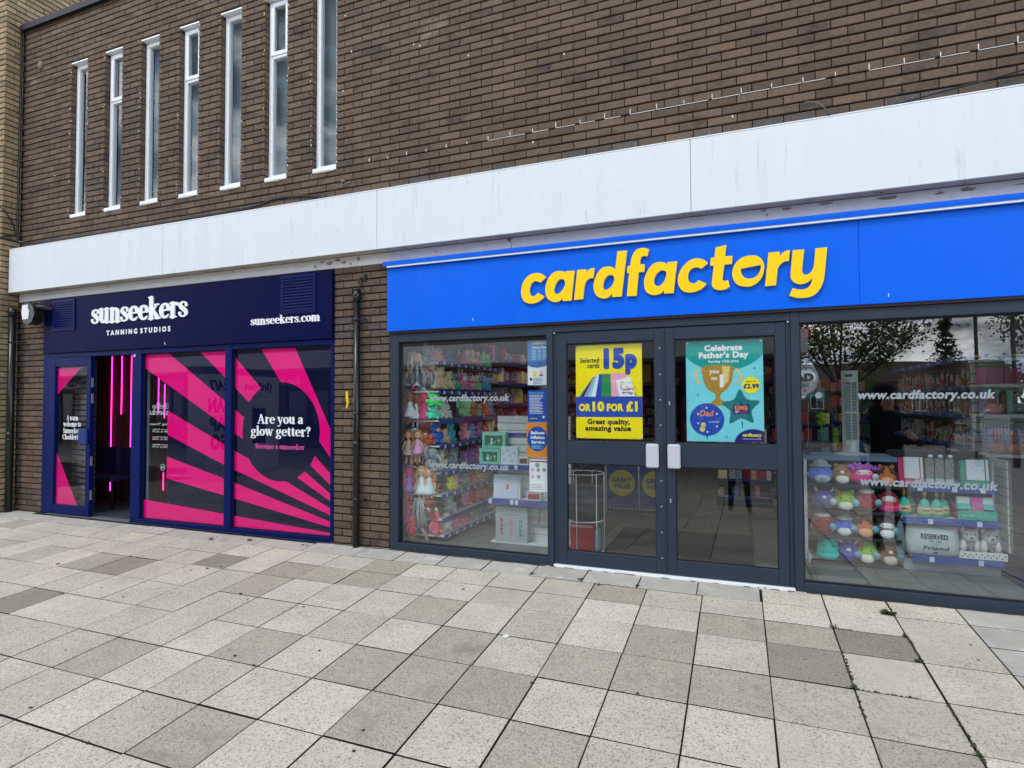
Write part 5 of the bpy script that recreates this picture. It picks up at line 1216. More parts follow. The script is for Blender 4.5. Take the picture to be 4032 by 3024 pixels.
def vivid(c, k=1.10, s=1.22):
    m_ = sum(c)/3; return tuple(min(238, max(6, (m_+(v-m_)*s)*k)) for v in c)
def plush(x, z, w_, h_, kind, seed, y=.86):
    """round squashy plush animal: body, belly, face, ears / hat / horns, swing tag"""
    spec = PL[kind]; r_ = random.Random(seed)
    t = empty('plush_toy', (x, y, z), r_.uniform(-.15, .15))
    h = h_*1.06; wd = w_/2*1.10
    fab = lambda c, s='': mat('plush_%s' % '_'.join(str(int(v)) for v in c), vivid(c), rough=.95, var=.08, vs=25, bump=.3, bs=220, sheen=.3)
    b = MB(); b.ell((0, 0, h*.47), wd, wd*.78, h*.47, 16, 10, squash=.14); b.build('body', fab(spec['body']), t)
    if spec.get('lower'):
        b = MB(); b.ell((0, -wd*.03, h*.27), wd*1.06, wd*.80, h*.27, 16, 8, squash=.1); b.build('lower_body', fab(spec['lower']), t)
    if spec.get('belly'):
        b = MB(); b.ell((0, -wd*.62, h*.26), wd*.66, wd*.27, h*.22, 12, 8); b.build('belly', fab(spec['belly']), t)
    if spec.get('belly2'):
        b = MB(); b.ell((0, -wd*.80, h*.22), wd*.34, wd*.13, h*.12, 10, 6); b.build('belly_patch', fab(spec['belly2']), t)
    if spec.get('face'):
        b = MB(); b.ell((0, -wd*.58, h*.60), wd*.62, wd*.20, h*.15, 12, 7); b.build('face', fab(spec['face']), t)
    if spec.get('muzzle'):
        b = MB(); b.ell((0, -wd*.74, h*.60), wd*.22, wd*.10, h*.075, 10, 6); b.build('muzzle', fab(spec['muzzle']), t)
    M_E = mat('plush_eye', (24, 22, 24), rough=.2)
    for s in (-1, 1):
        b = MB(); b.ell((s*wd*.40, -wd*.72, h*.635), .0065, .004, .0065, 8, 5); b.build('eye', M_E, t)
    if spec.get('ears'):
        for s in (-1, 1):
            b = MB()
            if spec['ears'] == 'round': b.ell((s*wd*.58, 0, h*.90), wd*.22, wd*.12, h*.09, 10, 6)
            elif spec['ears'] == 'cat': b.add([(s*wd*.88, 0, h*.74), (s*wd*.30, 0, h*.90), (s*wd*.74, 0, h*1.06), (s*wd*.62, -wd*.28, h*.86)], [(0, 1, 2), (0, 1, 3), (1, 2, 3), (0, 2, 3)])
            b.build('ear', fab(spec.get('earc', spec['body'])), t)
    if spec.get('horns'):
        for s in (-1, 1):
            b = MB(); b.tube([(s*wd*.55, 0, h*.86), (s*wd*.80, 0, h*.94), (s*wd*.80, 0, h*1.05)], .016, 8, r2=.005); b.build('horn', fab(spec['horns']), t)
    if spec.get('hat'):
        b = MB(); b.lathe([(wd*.88, 0), (wd*.92, .01), (wd*.62, .022), (wd*.52, .045), (wd*.20, .058), (0.004, .06)], (0, 0, h*.80), 16); b.build('hat', fab(spec['hat']), t)
    if spec.get('stripes'):
        M_S = fab(spec['stripes'])
        for k in range(3):
            for s in (-1, 1):
                a0 = R(90+s*18); z0 = h*(.93-.085*k); pts = []
                for q in range(6):
                    a = a0+s*R(52)*q/5; zz = z0-.012*q; rr = math.sqrt(max(.02, 1-((zz-h*.47)/(h*.47))**2)); pts.append((wd*rr*math.cos(a), -wd*.79*rr*abs(math.sin(a)), zz))
                b = MB(); b.tube(pts, .0045, 5); b.build('stripe', M_S, t)
    if spec.get('topping'):
        b = MB(); b.ell((0, -.004, h*.86), wd*.70, wd*.60, h*.13, 14, 7, noise=.06); b.build('topping', fab(spec['topping']), t)
    if spec.get('bun'):
        b = MB(); b.ell((0, wd*.1, h*.36), wd*1.06, wd*.74, h*.38, 14, 8, squash=.1); b.build('bun', fab(spec['bun']), t)
    if spec.get('fluff'):
        r2 = random.Random(seed+5); b = MB()
        for q in range(60):
            a = r2.uniform(0, math.pi); rr = wd*r2.uniform(.4, 1.25); px, pz = rr*math.cos(a), h*.74+rr*math.sin(a)*.42
            b.ell((px, r2.uniform(-wd*.6, 0), pz), .014, .012, .014, 6, 4, noise=.3)
        b.build('fur', fab(spec['fluff']), t)
    if spec.get('flower'):
        b = MB()
        for q in range(5): b.ell((-wd*.5+.009*math.cos(q*1.257), -wd*.72, h*.78+.009*math.sin(q*1.257)), .006, .004, .006, 6, 4)
        b.build('flower', fab(spec['flower']), t)
    if spec.get('arms'):
        for s in (-1, 1):
            b = MB(); b.ell((s*wd*1.02, -.01, h*.42), wd*.16, wd*.2, h*.09, 8, 5); b.build('flipper', fab(spec['body']), t)
    if spec.get('tagc'):
        b = MB(); sx_ = spec.get('tags', 1); c = spec['tagc']
        b.lathe([(.028, -.001), (.028, .001)], (0, 0, 0), 14)
        n = 14*2
        b.v = [(sx_*wd*.86+v[0]*.95, -wd*.80-.004+v[2], h*.42+v[1]*1.15) for v in b.v]; b.build('swing_tag', mat('tag_%s' % '_'.join(str(int(v)) for v in c), c, rough=.4), t)
    return t
PL = {
 'blue_hat': dict(body=(98, 122, 196), belly=(176, 182, 182), belly2=(120, 142, 176), hat=(136, 142, 144), arms=1),
 'bear': dict(body=(142, 110, 78), belly=(214, 212, 202), muzzle=(226, 220, 208), ears='round'),
 'monkey': dict(body=(196, 56, 132), face=(226, 196, 206), fluff=(152, 92, 172), tagc=(196, 206, 214), tags=.9),
 'tiger': dict(body=(156, 104, 68), belly=(222, 152, 122), ears='round', stripes=(70, 44, 34)),
 'bull': dict(body=(82, 78, 150), muzzle=(206, 206, 222), horns=(206, 198, 188), belly=(70, 72, 110), tagc=(206, 214, 222), tags=.9),
 'cat': dict(body=(128, 160, 66), belly=(206, 208, 196), ears='cat', flower=(206, 70, 46), tagc=(120, 186, 206), tags=.95),
 'dog': dict(body=(138, 50, 56), bun=(206, 168, 122), topping=(226, 222, 214), tagc=(126, 190, 206), tags=.95),
 'bird': dict(body=(150, 40, 54), lower=(214, 60, 134), face=(196, 196, 200)),
 'husky': dict(body=(92, 98, 102), belly=(222, 228, 230), face=(220, 226, 228), ears='cat', tagc=(130, 186, 206), tags=.9),
 'teal': dict(body=(48, 178, 166), lower=(58, 196, 182), ears='cat'),
 'bear2': dict(body=(118, 92, 78), belly=(196, 184, 172), muzzle=(216, 206, 196), ears='round', tagc=(120, 176, 196), tags=.95),
 'tiger2': dict(body=(160, 96, 58), belly=(226, 150, 112), ears='round', stripes=(74, 44, 32), tagc=(126, 186, 200), tags=.9),
 'blue_hat2': dict(body=(92, 112, 190), belly=(206, 212, 210), hat=(140, 144, 148), tagc=(120, 170, 200), tags=.95),
 'bull2': dict(body=(80, 76, 150), muzzle=(206, 206, 222), horns=(206, 198, 188), tagc=(116, 166, 196), tags=.95),
 'cat2': dict(body=(124, 164, 60), belly=(216, 214, 202), ears='cat', flower=(206, 60, 40), tagc=(116, 176, 190), tags=.95)}
ROWS = [(.712, [(4.481, 4.656, .18, 'blue_hat', 'blue plush with a grey hat, first in the top row'), (4.664, 4.805, .175, 'bear', 'brown bear plush with a white belly, second in the top row'), (4.79, 4.975, .175, 'monkey', 'magenta plush with shaggy purple hair in the top row'), (4.995, 5.132, .175, 'tiger', 'striped brown tiger plush, last in the top row')]),
        (.490, [(4.511, 4.672, .175, 'bull', 'purple horned bull plush with a white tag, first in the second row'), (4.667, 4.830, .17, 'cat', 'green cat plush with a red flower, second in the second row'), (4.835, 4.992, .19, 'dog', 'dark red hot dog plush with white topping in the second row'), (4.997, 5.147, .185, 'bird', 'dark red plush with bright pink base, last in the second row')]),
        (.268, [(4.496, 4.660, .19, 'dog', 'dark red and tan hot dog plush, first in the third row'), (4.662, 4.815, .17, 'blue_hat2', 'blue plush with a grey hat and blue tag in the third row'), (4.815, 4.972, .185, 'tiger2', 'orange tiger plush with a blue tag in the third row'), (4.975, 5.128, .18, 'husky', 'grey and white husky plush, last in the third row')]),
        (.048, [(4.536, 4.690, .20, 'teal', 'teal cat-eared plush, first in the bottom row'), (4.695, 4.842, .18, 'bull2', 'purple horned bull plush beside the teal one in the bottom row'), (4.832, 4.982, .185, 'cat2', 'green cat plush with a red flower in the bottom row'), (4.990, 5.137, .185, 'bear2', 'dark brown bear plush, last in the bottom row')])]
k = 0
for z, row in ROWS:
    for (a, c, h, kind, lab) in row:
        # measured at y=.80; plush stands at .84
        f = (.84+4.9156)/(.80+4.9156); cx = 3.9021+((a+c)/2-3.9021)*f
        o = plush(cx, z-.003, (c-a)*f, h, kind, k, .84); tag(o, label=lab, cat='plush toy', group='round plush toys in the four-tray display'); k += 1

# --- right-hand display: gift shelves
gs = empty('display_unit', (5.5, 1.0, .028), label='gift display unit with blue-edged shelves right of the plush toys', cat='display unit')
def shelf(root, x0, x1, y0, y1, z, tk=3, seed=0, h=.045, m=None):
    b = MB(); b.box(x0, x1, y0+.004, y1, z-.018, z-.002); loc(b.build('shelf', M_SHELFW), root)
    b = MB(); b.bbox(x0, x1, y0-.012, y0+.003, z-.024-h/2, z+.002+h/2-.018, .003); loc(b.build('price_strip', M_PRICE), root)
    r_ = random.Random(seed)
    me = MB(); me.box(-.017, .017, -.002, 0, -.020, .020); mm = me.mesh('price_ticket', M_TICKET)
    for k in range(tk):
        x = x0+(x1-x0)*(k+.5)/tk+r_.uniform(-.03, .03); loc(put('price_ticket', mm, None, (x, y0-.0125, z-.02)), root)
shelf(gs, 5.215, 5.79, .76, 1.24, .735, 3, 1); shelf(gs, 5.150, 5.80, .70, 1.24, .478, 2, 2, .05); shelf(gs, 5.215, 5.83, .74, 1.24, .165, 2, 3, .05)
b = MB(); b.box(5.16, 5.84, 1.24, 1.28, .03, .99); loc(b.build('back_panel', M_TRAY), gs)
b = MB(); b.bbox(5.805, 5.825, .86, 1.28, .10, .93, .003); loc(b.build('end_upright', mat('frosted_side', (150, 164, 170), rough=.5)), gs)
b = MB(); b.bbox(5.17, 5.83, .80, 1.26, .03, .118, .003); loc(b.build('plinth', mat('plinth_pale', (150, 160, 166), rough=.5)), gs)
M_NOTE = mat('notebook_white', (206, 212, 216), rough=.5, speck=[(60, .62, .03, (86, 90, 96))])
def notebook(x0, x1, z0, z1, y, c1, lab, c2):
    t = empty('notebook', ((x0+x1)/2, y, z0)); w = (x1-x0)/2; h = z1-z0
    m = mat('card_%s' % '_'.join(map(str, c1)), c1, rough=.5)
    b = MB(); b.bbox(-w, w, .012, .07, 0, h*.97, .004); b.build('display_box', m, t)
    b = MB(); b.bbox(-w+.035, w, -.006, .010, .05, h, .004); b.build('book', M_NOTE, t)
    b = MB(); b.box(w-.028, w-.020, -.0085, -.0065, .052, h-.002); b.build('elastic', mat('card_%s' % '_'.join(map(str, c2)), c2, rough=.5), t)
    b = MB(); b.bbox(-w+.005, w-.003, -.024, -.010, .0, .046, .003); b.build('tray_lip', m, t)
    tag(t, label=lab, cat='notebook'); t.rotation_euler = (R(-6), 0, 0)
notebook(5.158, 5.330, .735, .964, .80, (200, 62, 110), 'white patterned notebook in a pink display box on the gift shelf', (206, 60, 90))
notebook(5.588, 5.772, .738, .955, .80, (34, 150, 130), 'white patterned notebook in a teal display box on the gift shelf', (40, 120, 110))
M_CLR = mat('clear_bag', (176, 186, 186), rough=.15, alpha=.28); M_TRK = mat('charm_grey', (150, 152, 150), rough=.35, metal=.4)
for k, x in enumerate((5.372, 5.440, 5.508)):
    t = empty('charm_pack', (x, .80, .742), label='clear pack of small grey charms, %s of three hanging between the notebooks' % ('leftmost', 'middle', 'rightmost')[k], cat='charm pack')
    b = MB(); b.bbox(-.030, .030, -.003, .004, 0, .215, .002); b.build('bag', M_CLR, t)
    b = MB(); b.bbox(-.028, .028, -.006, -.003, .0, .05, .002); b.build('card', mat('pack_card', (170, 186, 192), rough=.5), t)
    b = MB(); b.lathe([(.017, -.002), (.017, .002)], (0, 0, 0), 12); b.v = [(v[0]+.005, -.008+v[2], .235+v[1]*.8) for v in b.v]; b.build('round_tag', mat('tag_white', (226, 228, 226), rough=.5), t)
    for q in range(7):
        r_ = random.Random(k*9+q); b = MB(); b.ell((r_.uniform(-.02, .02), -.007, .07+.019*q), .009, .005, .010, 7, 5); b.build('charm', M_TRK, t)
M_TL = mat('bottle_teal', (52, 176, 156), rough=.5); M_TAN = mat('bottle_label_tan', (196, 180, 132), rough=.6); M_GOLD = mat('gold_foil', (176, 138, 84), rough=.25, metal=.7)
for k, (x, z, y, w, h, lab) in enumerate([(5.193, .480, .78, .050, .155, 'leftmost teal bottle-shaped gift on the middle gift shelf'), (5.258, .480, .88, .046, .150, 'teal bottle-shaped gift set back between the first two in front'), (5.322, .480, .72, .052, .155, 'second teal bottle-shaped gift in the front row'), (5.408, .480, .73, .050, .155, 'third teal bottle-shaped gift in the front row'), (5.470, .480, .80, .046, .150, 'rightmost teal bottle-shaped gift beside the sock box')]):
    t = empty('bottle_gift', (x, y+.05, z), label=lab, cat='gift', group='teal bottle gifts')
    b = MB(); b.lathe([(w*.80, 0), (w*.98, .010), (w, .05), (w*.86, .090), (w*.55, .128), (w*.24, h-.012), (w*.20, h)], (0, 0, 0), 16, sy=.8); b.build('bottle', M_TL, t)
    b = MB(); b.lathe([(w*1.02, .028), (w*1.03, .032), (w*1.01, .060), (w*.93, .082)], (0, 0, 0), 16, sy=.82); b.build('label_band', M_TAN, t)
    b = MB(); b.box(-w*.5, w*.5, -w*.86, -w*.845, .054, .061); b.build('label_print', P_K, t)
    b = MB(); b.lathe([(w*.22, h-.004), (w*.36, h+.022), (w*.30, h+.06), (w*.18, h+.085)], (0, 0, 0), 10); b.build('foil_top', M_GOLD, t)
sk = empty('sock_box', (5.665, .78, .480), label='teal cardboard tray of striped socks with a pink middle band', cat='box')
M_TEALBOX = mat('tray_teal', (34, 166, 142), rough=.5)
b = MB(); b.bbox(-.125, .135, -.035, -.028, 0, .072, .002); b.box(-.125, .135, -.028, .12, 0, .004); b.build('tray_front', M_TEALBOX, sk)
b = MB(); b.prism([(-.035, .0), (.12, .0), (.12, .15), (-.035, .075)], -.130, -.125, axis='x'); b.build('tray_side', mat('tray_side_red', (150, 52, 66), rough=.5), sk)
for (x0, x1, cols) in ((-.118, -.03, ((196, 202, 198), (48, 190, 190))), (-.028, .048, ((196, 92, 158), (196, 92, 158))), (.05, .122, ((196, 202, 198), (48, 178, 176)))):
    for q, c in enumerate(cols):
        b = MB(); z0 = .065+.055*(1-q); b.bbox(x0, x1, -.018+.02*(1-q), .05, z0, z0+.058, .006); b.build('sock_pack', mat('sock_%s' % '_'.join(map(str, c)), c, rough=.9), sk)
b = MB(); 
for x in (-.112, -.095, -.075, -.058, .062, .085, .105): b.ell((x, -.022, .074), .012, .006, .010, 8, 5)
b.build('sock_toe', P_K, sk, kind='stuff')
lettering('tray_lettering', 'more socks', -.09, -.02, .028, .012, -.0365, P_AQUA, sk, bold=.03)
cu = empty('cushion', (5.368, .775, .168), label='shiny silver cushion reading Reserved for my best friend, in a clear bag', cat='cushion')
M_SEQ = mat('cushion_silver', (190, 206, 206), rough=.35, metal=.25, bump=.9, bs=55, var=.12, vs=40)
b = MB(); nx, nz = 22, 16
for side in (-1, 1):
    vs = []
    for i in range(nx+1):
        for j in range(nz+1):
            u, v = i/nx*2-1, j/nz*2-1; th = .045*(max(0, 1-u**4)*max(0, 1-v**4))**.5
            vs.append((u*.185*(1-.05*(v*v)), side*th, .125+v*.122*(1-.06*u*u)))
    fs = [(i*(nz+1)+j, (i+1)*(nz+1)+j, (i+1)*(nz+1)+j+1, i*(nz+1)+j+1) for i in range(nx) for j in range(nz)]
    b.smooth = True; b.add(vs, fs)
b.build('cover', M_SEQ, cu)
lettering('lettering', 'RESERVED', -.088, .098, .142, .040, -.0475, P_K, cu, bold=.035); lettering('lettering', 'for my', -.03, .055, .117, .014, -.0475, P_K, cu, bold=.02); lettering('lettering', 'BEST', -.018, .048, .094, .016, -.0475, P_GREY, cu, bold=.02); lettering('lettering', 'Friend', -.072, .098, .055, .030, -.0475, P_K, cu, bold=.03, slant=.25)
heart = [(math.sin(a)**3*.014+.012, (.8*math.cos(a)-.33*math.cos(2*a)-.13*math.cos(3*a))*.011+.033) for a in [2*math.pi*k/20 for k in range(20)]]
me = loops_mesh([heart], .0005, P_K, 'heart'); put('heart', me, cu, (0, -.0475, 0))
bg_ = empty('gift_bag', (5.150, .775, .10), label='crumpled clear cellophane bag standing left of the silver cushion', cat='bag')
b = MB(); b.ell((0, 0, .17), .034, .03, .18, 12, 16, noise=.14); b.smooth = False; b.build('bag', mat('cellophane', (150, 176, 178), rough=.12, alpha=.45, bump=1, bs=40), bg_)
M_FUR = mat('fluffy_white', (206, 208, 204), rough=1, bump=1.0, bs=90, var=.12, vs=50); M_FURG = mat('fluffy_grey', (128, 124, 126), rough=1, bump=.8, bs=90)
for k, (x, lab) in enumerate(((5.628, 'white fluffy animal slipper in a patterned tray, left one'), (5.765, 'white fluffy animal slipper in a patterned tray, right one'))):
    t = empty('slipper', (x, .80, .215), label=lab, cat='slipper')
    b = MB(); b.ell((0, 0, .125), .062, .05, .058, 16, 10, noise=.10); b.ell((-.045, .0, .05), .026, .04, .06, 10, 8, noise=.1); b.ell((.045, .0, .05), .026, .04, .06, 10, 8, noise=.1); b.build('upper', M_FUR, t)
    b = MB(); b.add([(-.035, -.03, .085), (.035, -.03, .085), (0, -.035, .005)], [(0, 1, 2)]); b.ell((0, -.02, .055), .030, .015, .035, 10, 6); b.build('lining', M_FURG, t)
    b = MB(); b.ell((0, -.053, .118), .010, .005, .007, 8, 5); b.build('nose', P_K, t)
    for s in (-1, 1):
        b = MB(); b.ell((s*.027, -.046, .145), .006, .004, .006, 8, 5); b.build('eye', P_K, t)
        b = MB(); b.ell((s*.045, 0, .175), .018, .014, .02, 8, 6, noise=.1); b.build('ear', M_FUR, t)
ty = empty('slipper_tray', (5.70, .77, .168), label='white paw-patterned cardboard tray holding the fluffy slippers', cat='tray')
b = MB(); b.bbox(-.155, .155, -.032, -.026, 0, .062, .002); b.box(-.155, .155, -.026, .10, 0, .004); b.box(-.155, -.150, -.026, .1, 0, .05); b.box(.150, .155, -.026, .1, 0, .05); b.build('tray', mat('tray_white', (208, 212, 208), rough=.6), ty)
b = MB(); r_ = random.Random(3)
for k in range(16): b.ell((-.14+.0185*k, -.033, .022+.018*(k % 2)), .006, .0015, .006, 7, 4)
b.build('printed_paw', P_K, ty, kind='stuff')

# --- side slatwall and the stepped gondola at the right
def slatwall(name, x, y0, y1, z0, z1, pitch, label=None, along='y', cat='wall panel', facing=-1):
    t = empty(name, (x, y0, z0)); n = int((z1-z0)/pitch)
    L_ = y1-y0
    me = MB()
    if along == 'y': me.bbox(0, .016, 0, L_, .004, pitch-.004, .002)
    else: me.bbox(0, L_, 0, .016, .004, pitch-.004, .002)
    mm = me.mesh('slat', M_SLATW)
    for k in range(n): put('slat', mm, t, (0, 0, k*pitch))
    b = MB()
    if along == 'y': b.box(.010, .03, 0, L_, 0, n*pitch)
    else: b.box(0, L_, .010, .03, 0, n*pitch)
    b.build('backing', M_GROOVE, t)
    return tag(t, label=label, cat=cat)
slatwall('slatwall', 5.935, .95, 2.4, .19, 1.0, .075, 'white slatted side panel with dark blue plinth at the far right of the window')
b = MB(); b.bbox(5.93, 6.02, .30, 2.4, .03, .19, .004); b.bbox(5.86, 5.94, .28, .95, .03, .07, .004); tag(b.build('skirting', M_DKBLUE), label='dark blue plinth running along the foot of the slatted side panel', cat='plinth')
eg = empty('gondola', (6.25, 1.6, .03), label='tall shelf unit of pink gifts at the far right, white shelves facing the window', cat='display unit')
slb = MB()
for k, z in enumerate((1.80, 1.572, 1.308, .964)):
    b = MB(); b.bbox(5.905, 6.55, 1.28, 1.62, z-.020, z-.002, .003); b.bbox(5.905, 6.55, 1.272, 1.282, z-.026, z+.004, .002); loc(b.build('shelf', M_SHELFW), eg)
for k in range(9):
    b = MB(); b.bbox(5.93, 6.55, 1.63, 1.645, .96+.09*k+.004, 1.045+.09*k, .002); loc(b.build('slat', M_SLATW), eg)
b = MB(); b.box(5.93, 6.9, 1.645, 1.68, .03, 1.79); loc(b.build('backing', M_GROOVE), eg)
# shelves on the long side of the unit, blue edged, running into the shop
for k, z in enumerate((1.86, 1.570, 1.300, 1.00, .7)):
    b = MB(); b.box(5.96, 6.4, 1.70, 4.6, z-.02, z-.004); loc(b.build('shelf', M_SHELFW), eg)
    b = MB(); b.bbox(5.945, 5.960, 1.70, 4.6, z-.040, z+.004, .003); loc(b.build('price_strip', M_PRICE), eg)
M_TK2 = mat('price_ticket_dim', (120, 136, 170), rough=.5)
mm = MB(); mm.box(-.002, 0, -.05, .05, -.017, .017); mm = mm.mesh('price_ticket', M_TK2)
for z in (1.86, 1.57, 1.30, 1.00):
    for k in range(7): loc(put('price_ticket', mm, None, (5.9445, 1.9+.36*k, z-.018)), eg)
def box_item(name, x0, x1, z0, z1, y, d, col, label, cat='box', parts=(), group=None, rz=0):
    t = empty(name, ((x0+x1)/2, y, z0), rz); w = (x1-x0)/2; h = z1-z0
    b = MB(); b.bbox(-w, w, 0, d, 0, h, .003); b.build('carton', mat('carton_%s' % '_'.join(map(str, col)), col, rough=.45, var=.04, vs=12), t)
    for (nm, a, c, e, f, col2) in parts:
        b = MB(); b.bbox(-w+a*2*w, -w+c*2*w, -.0025, -.0002, e*h, f*h, .0005); b.build(nm, mat('carton_%s' % '_'.join(map(str, col2)), col2, rough=.45), t)
    return tag(t, label=label, cat=cat, group=group)
box_item('gift_box', 5.925, 6.056, 1.574, 1.724, 1.30, .2, (196, 118, 168), 'pale pink flat gift box on the second white shelf')
box_item('gift_box', 6.062, 6.200, 1.574, 1.724, 1.30, .2, (176, 78, 130), 'deeper pink gift box right of the pale pink one')
box_item('gift_box', 6.205, 6.34, 1.574, 1.724, 1.30, .2, (186, 92, 140), 'third pink gift box on the second white shelf, at the picture edge')
M_PEACH = mat('fluffy_peach', (206, 140, 132), rough=1, bump=1, bs=110, var=.1, vs=50)
def bunnybox(x0, x1, z0, z1, lab, br):
    t = empty('bunny_gift_box', ((x0+x1)/2, 1.32, z0), label=lab, cat='gift box'); w = (x1-x0)/2; h = z1-z0
    b = MB(); b.bbox(-w, w, .03, .14, 0, h, .003); b.build('carton', mat('carton_lilac_blue', (150, 168, 206), rough=.5, speck=[(16, .55, .05, (196, 176, 206))]), t)
    b = MB(); b.tube([(-.005, .02, h*.45), (-.012, .02, h*.75), (-.005, .02, h*.95)], .015, 8); b.tube([(.014, .02, h*.45), (.022, .02, h*.70), (.01, .02, h*.88)], .012, 8); b.build('ear', M_PEACH, t)
    b = MB(); b.ell((0, -.01, br*.82), br*1.08, br*.8, br*.85, 18, 12, noise=.05); b.build('fluffy_ball', M_PEACH, t)
bunnybox(5.925, 6.037, 1.310, 1.535, 'bunny gift box with peach fluffy ball on the third white shelf', .060)
bunnybox(5.948, 6.062, .966, 1.19, 'bunny gift box with peach fluffy ball on the lowest white shelf, left of two', .056)
bunnybox(6.066, 6.182, .966, 1.19, 'bunny gift box with peach fluffy ball on the lowest white shelf, right of two', .056)
box_item('book', 6.09, 6.135, 1.310, 1.520, 1.34, .15, (120, 176, 170), 'thin pale teal book upright beside the bunny box', 'book')
box_item('book', 6.055, 6.085, 1.310, 1.490, 1.36, .15, (140, 60, 62), 'dark red book upright behind the peach ball', 'book')
# goods along the blue-edged shelves (facing the aisle)
PALG = [(120, 30, 40), (104, 120, 100), (96, 26, 36), (130, 96, 72), (36, 40, 56), (140, 142, 138), (110, 36, 62), (50, 72, 100), (128, 60, 50), (136, 122, 92)]
CNAME = dict(zip(PALG, ('red', 'sage green', 'dark red', 'tan', 'slate', 'white', 'plum', 'blue', 'terracotta', 'cream')))
r_ = random.Random(21); k = 0
for z in (1.57, 1.30, 1.0, .7):
    y = 1.74
    while y < 4.4:
        wd = r_.uniform(.07, .16); hh = r_.uniform(.12, .21); c = r_.choice(PALG)
        t = empty('gift_box', (5.985, y, z-.003), label='small %s box on the %s blue-edged aisle shelf at the far right' % (CNAME[c], {1.57: 'top', 1.3: 'second', 1.0: 'third', .7: 'lowest'}[z]), cat='box', group='gift boxes along the aisle shelves at the right')
        b = MB(); b.bbox(0, .12, 0, wd, 0, hh, .003); b.build('carton', mat('carton_%s' % '_'.join(map(str, c)), c, rough=.5, speck=[(22, .56, .04, (206, 200, 190))]), t)
        b = MB(); b.box(-.002, -.0003, wd*.2, wd*.8, hh*.45, hh*.8); b.build('front_label', mat('print_grey', (150, 152, 160)), t)
        y += wd+r_.uniform(.01, .06); k += 1

# --- tower fan, balloon, feather toys
fn = empty('tower_fan', (4.842, 1.02, .950), label='white tower fan standing on the top shelf behind the right window', cat='fan')
M_FAN = mat('fan_plastic', (198, 208, 208), rough=.4)
b = MB(); b.lathe([(.135, 0), (.138, .008), (.10, .022), (.05, .030), (.045, .035)], (0, 0, 0), 24, sy=.75); b.build('base', M_FAN, fn)
b = MB(); b.smooth = False; poly = disc(0, 0, .066, 24, .06); b.prism(poly, .03, .755, axis='z'); b.build('column', M_FAN, fn)
b = MB()
for s, (x0, x1) in enumerate(((-.044, -.006), (.006, .044))): b.box(x0, x1, -.0615, -.052, .14, .65)
b.build('grille', mat('fan_grille_dark', (60, 70, 72), rough=.5), fn)
mm = MB(); mm.box(-.019, .019, -.003, 0, -.0022, .0022); mm = mm.mesh('grille_bar', M_FAN)
for cx in (-.025, .025):
    for q in range(38): put('grille_bar', mm, fn, (cx, -.0612, .146+q*.0132))
b = MB(); b.bbox(-.004, .004, -.067, -.058, .14, .65, .001); b.bbox(-.045, .045, -.067, -.060, .375, .390, .001); b.build('grille_rib', M_FAN, fn)
b = MB(); b.bbox(-.045, .015, -.062, -.055, .70, .722, .003); b.build('carry_slot', mat('fan_grille_dark', (60, 70, 72)), fn)
b = MB(); b.bbox(-.04, -.01, -.0625, -.058, .055, .10, .001); b.build('rating_label', mat('print_grey', (150, 152, 160)), fn)
bl = empty('foil_balloon', (4.375, .52, 1.40), label='round silver Best Dad Ever foil balloon with stars, partly behind the door frame', cat='balloon')
M_FOIL = mat('foil_silver', (186, 192, 196), rough=.22, metal=.35, bump=.25, bs=12)
b = MB(); b.ell((-.0, 0, .225), .165, .06, .165, 28, 14); b.build('envelope', M_FOIL, bl)
for t_, z, x0, x1, h, m in (('BEST', .295, -.06, .09, .035, P_GREY), ('DAD', .205, -.09, .12, .06, P_K), ('EVER', .150, -.06, .09, .034, P_GREY)): lettering('lettering', t_, x0, x1, z, h, -.066, m, bl, bold=.045, depth=.003)
for (x, z, m) in ((-.02, .37, P_RED), (.035, .365, P_K), (.0, .115, P_RED), (.055, .12, P_RED)): 
    put('printed_star', loops_mesh([star(x, z, .014)], .003, m, 'printed_star'), bl, (0, -.052, 0))
bw = empty('foil_balloon', (4.47, .52, 1.42), label='teal bow tie balloon with white dots under the round silver balloon', cat='balloon')
M_TEALF = mat('foil_teal', (20, 120, 126), rough=.3, metal=.2)
for s in (-1, 1):
    b = MB(); b.smooth = True; b.prism([(s*.015, .045), (s*.105, .0), (s*.105, .125), (s*.015, .082)], -.02, .02); b.build('bow_wing', M_TEALF, bw)
b = MB(); b.ell((0, -.004, .062), .022, .026, .026, 10, 7); b.build('bow_knot', M_TEALF, bw)
for x in (-.06, .062):
    b = MB(); b.prism(disc(x, .063, .026, 18), -.024, -.0205); b.build('dot', P_W, bw)
rb = empty('balloon_weight', (4.470, .78, .952), label='blue tinsel balloon weight with its ribbon on the top shelf', cat='weight')
b = MB(); r_ = random.Random(8)
for k in range(46):
    a = [r_.gauss(0, 1) for _ in range(3)]; l = math.sqrt(sum(q*q for q in a))+.01; p = Vector(a)/l*.05; b.add([(0, 0, .05), (p.x+.006, p.y, .05+p.z), (p.x, p.y+.006, .05+p.z*.9), (p.x-.006, p.y, .055+p.z)], [(0, 1, 2), (0, 2, 3)])
b.build('tinsel', mat('tinsel_blue', (30, 96, 130), rough=.2, metal=.7), rb, fix=False)
b = MB(); b.tube(catm3([(0, 0, .08), (.004, -.05, .2), (-.006, -.12, .34), (-.004, -.22, .47)]), .0022, 5); b.build('ribbon', mat('ribbon_blue', (120, 160, 186), rough=.4), rb)
dad = empty('hanging_banner', (4.52, 1.5, 2.05), label='black hanging banner with red DAD lettering in the top left of the right window', cat='banner')
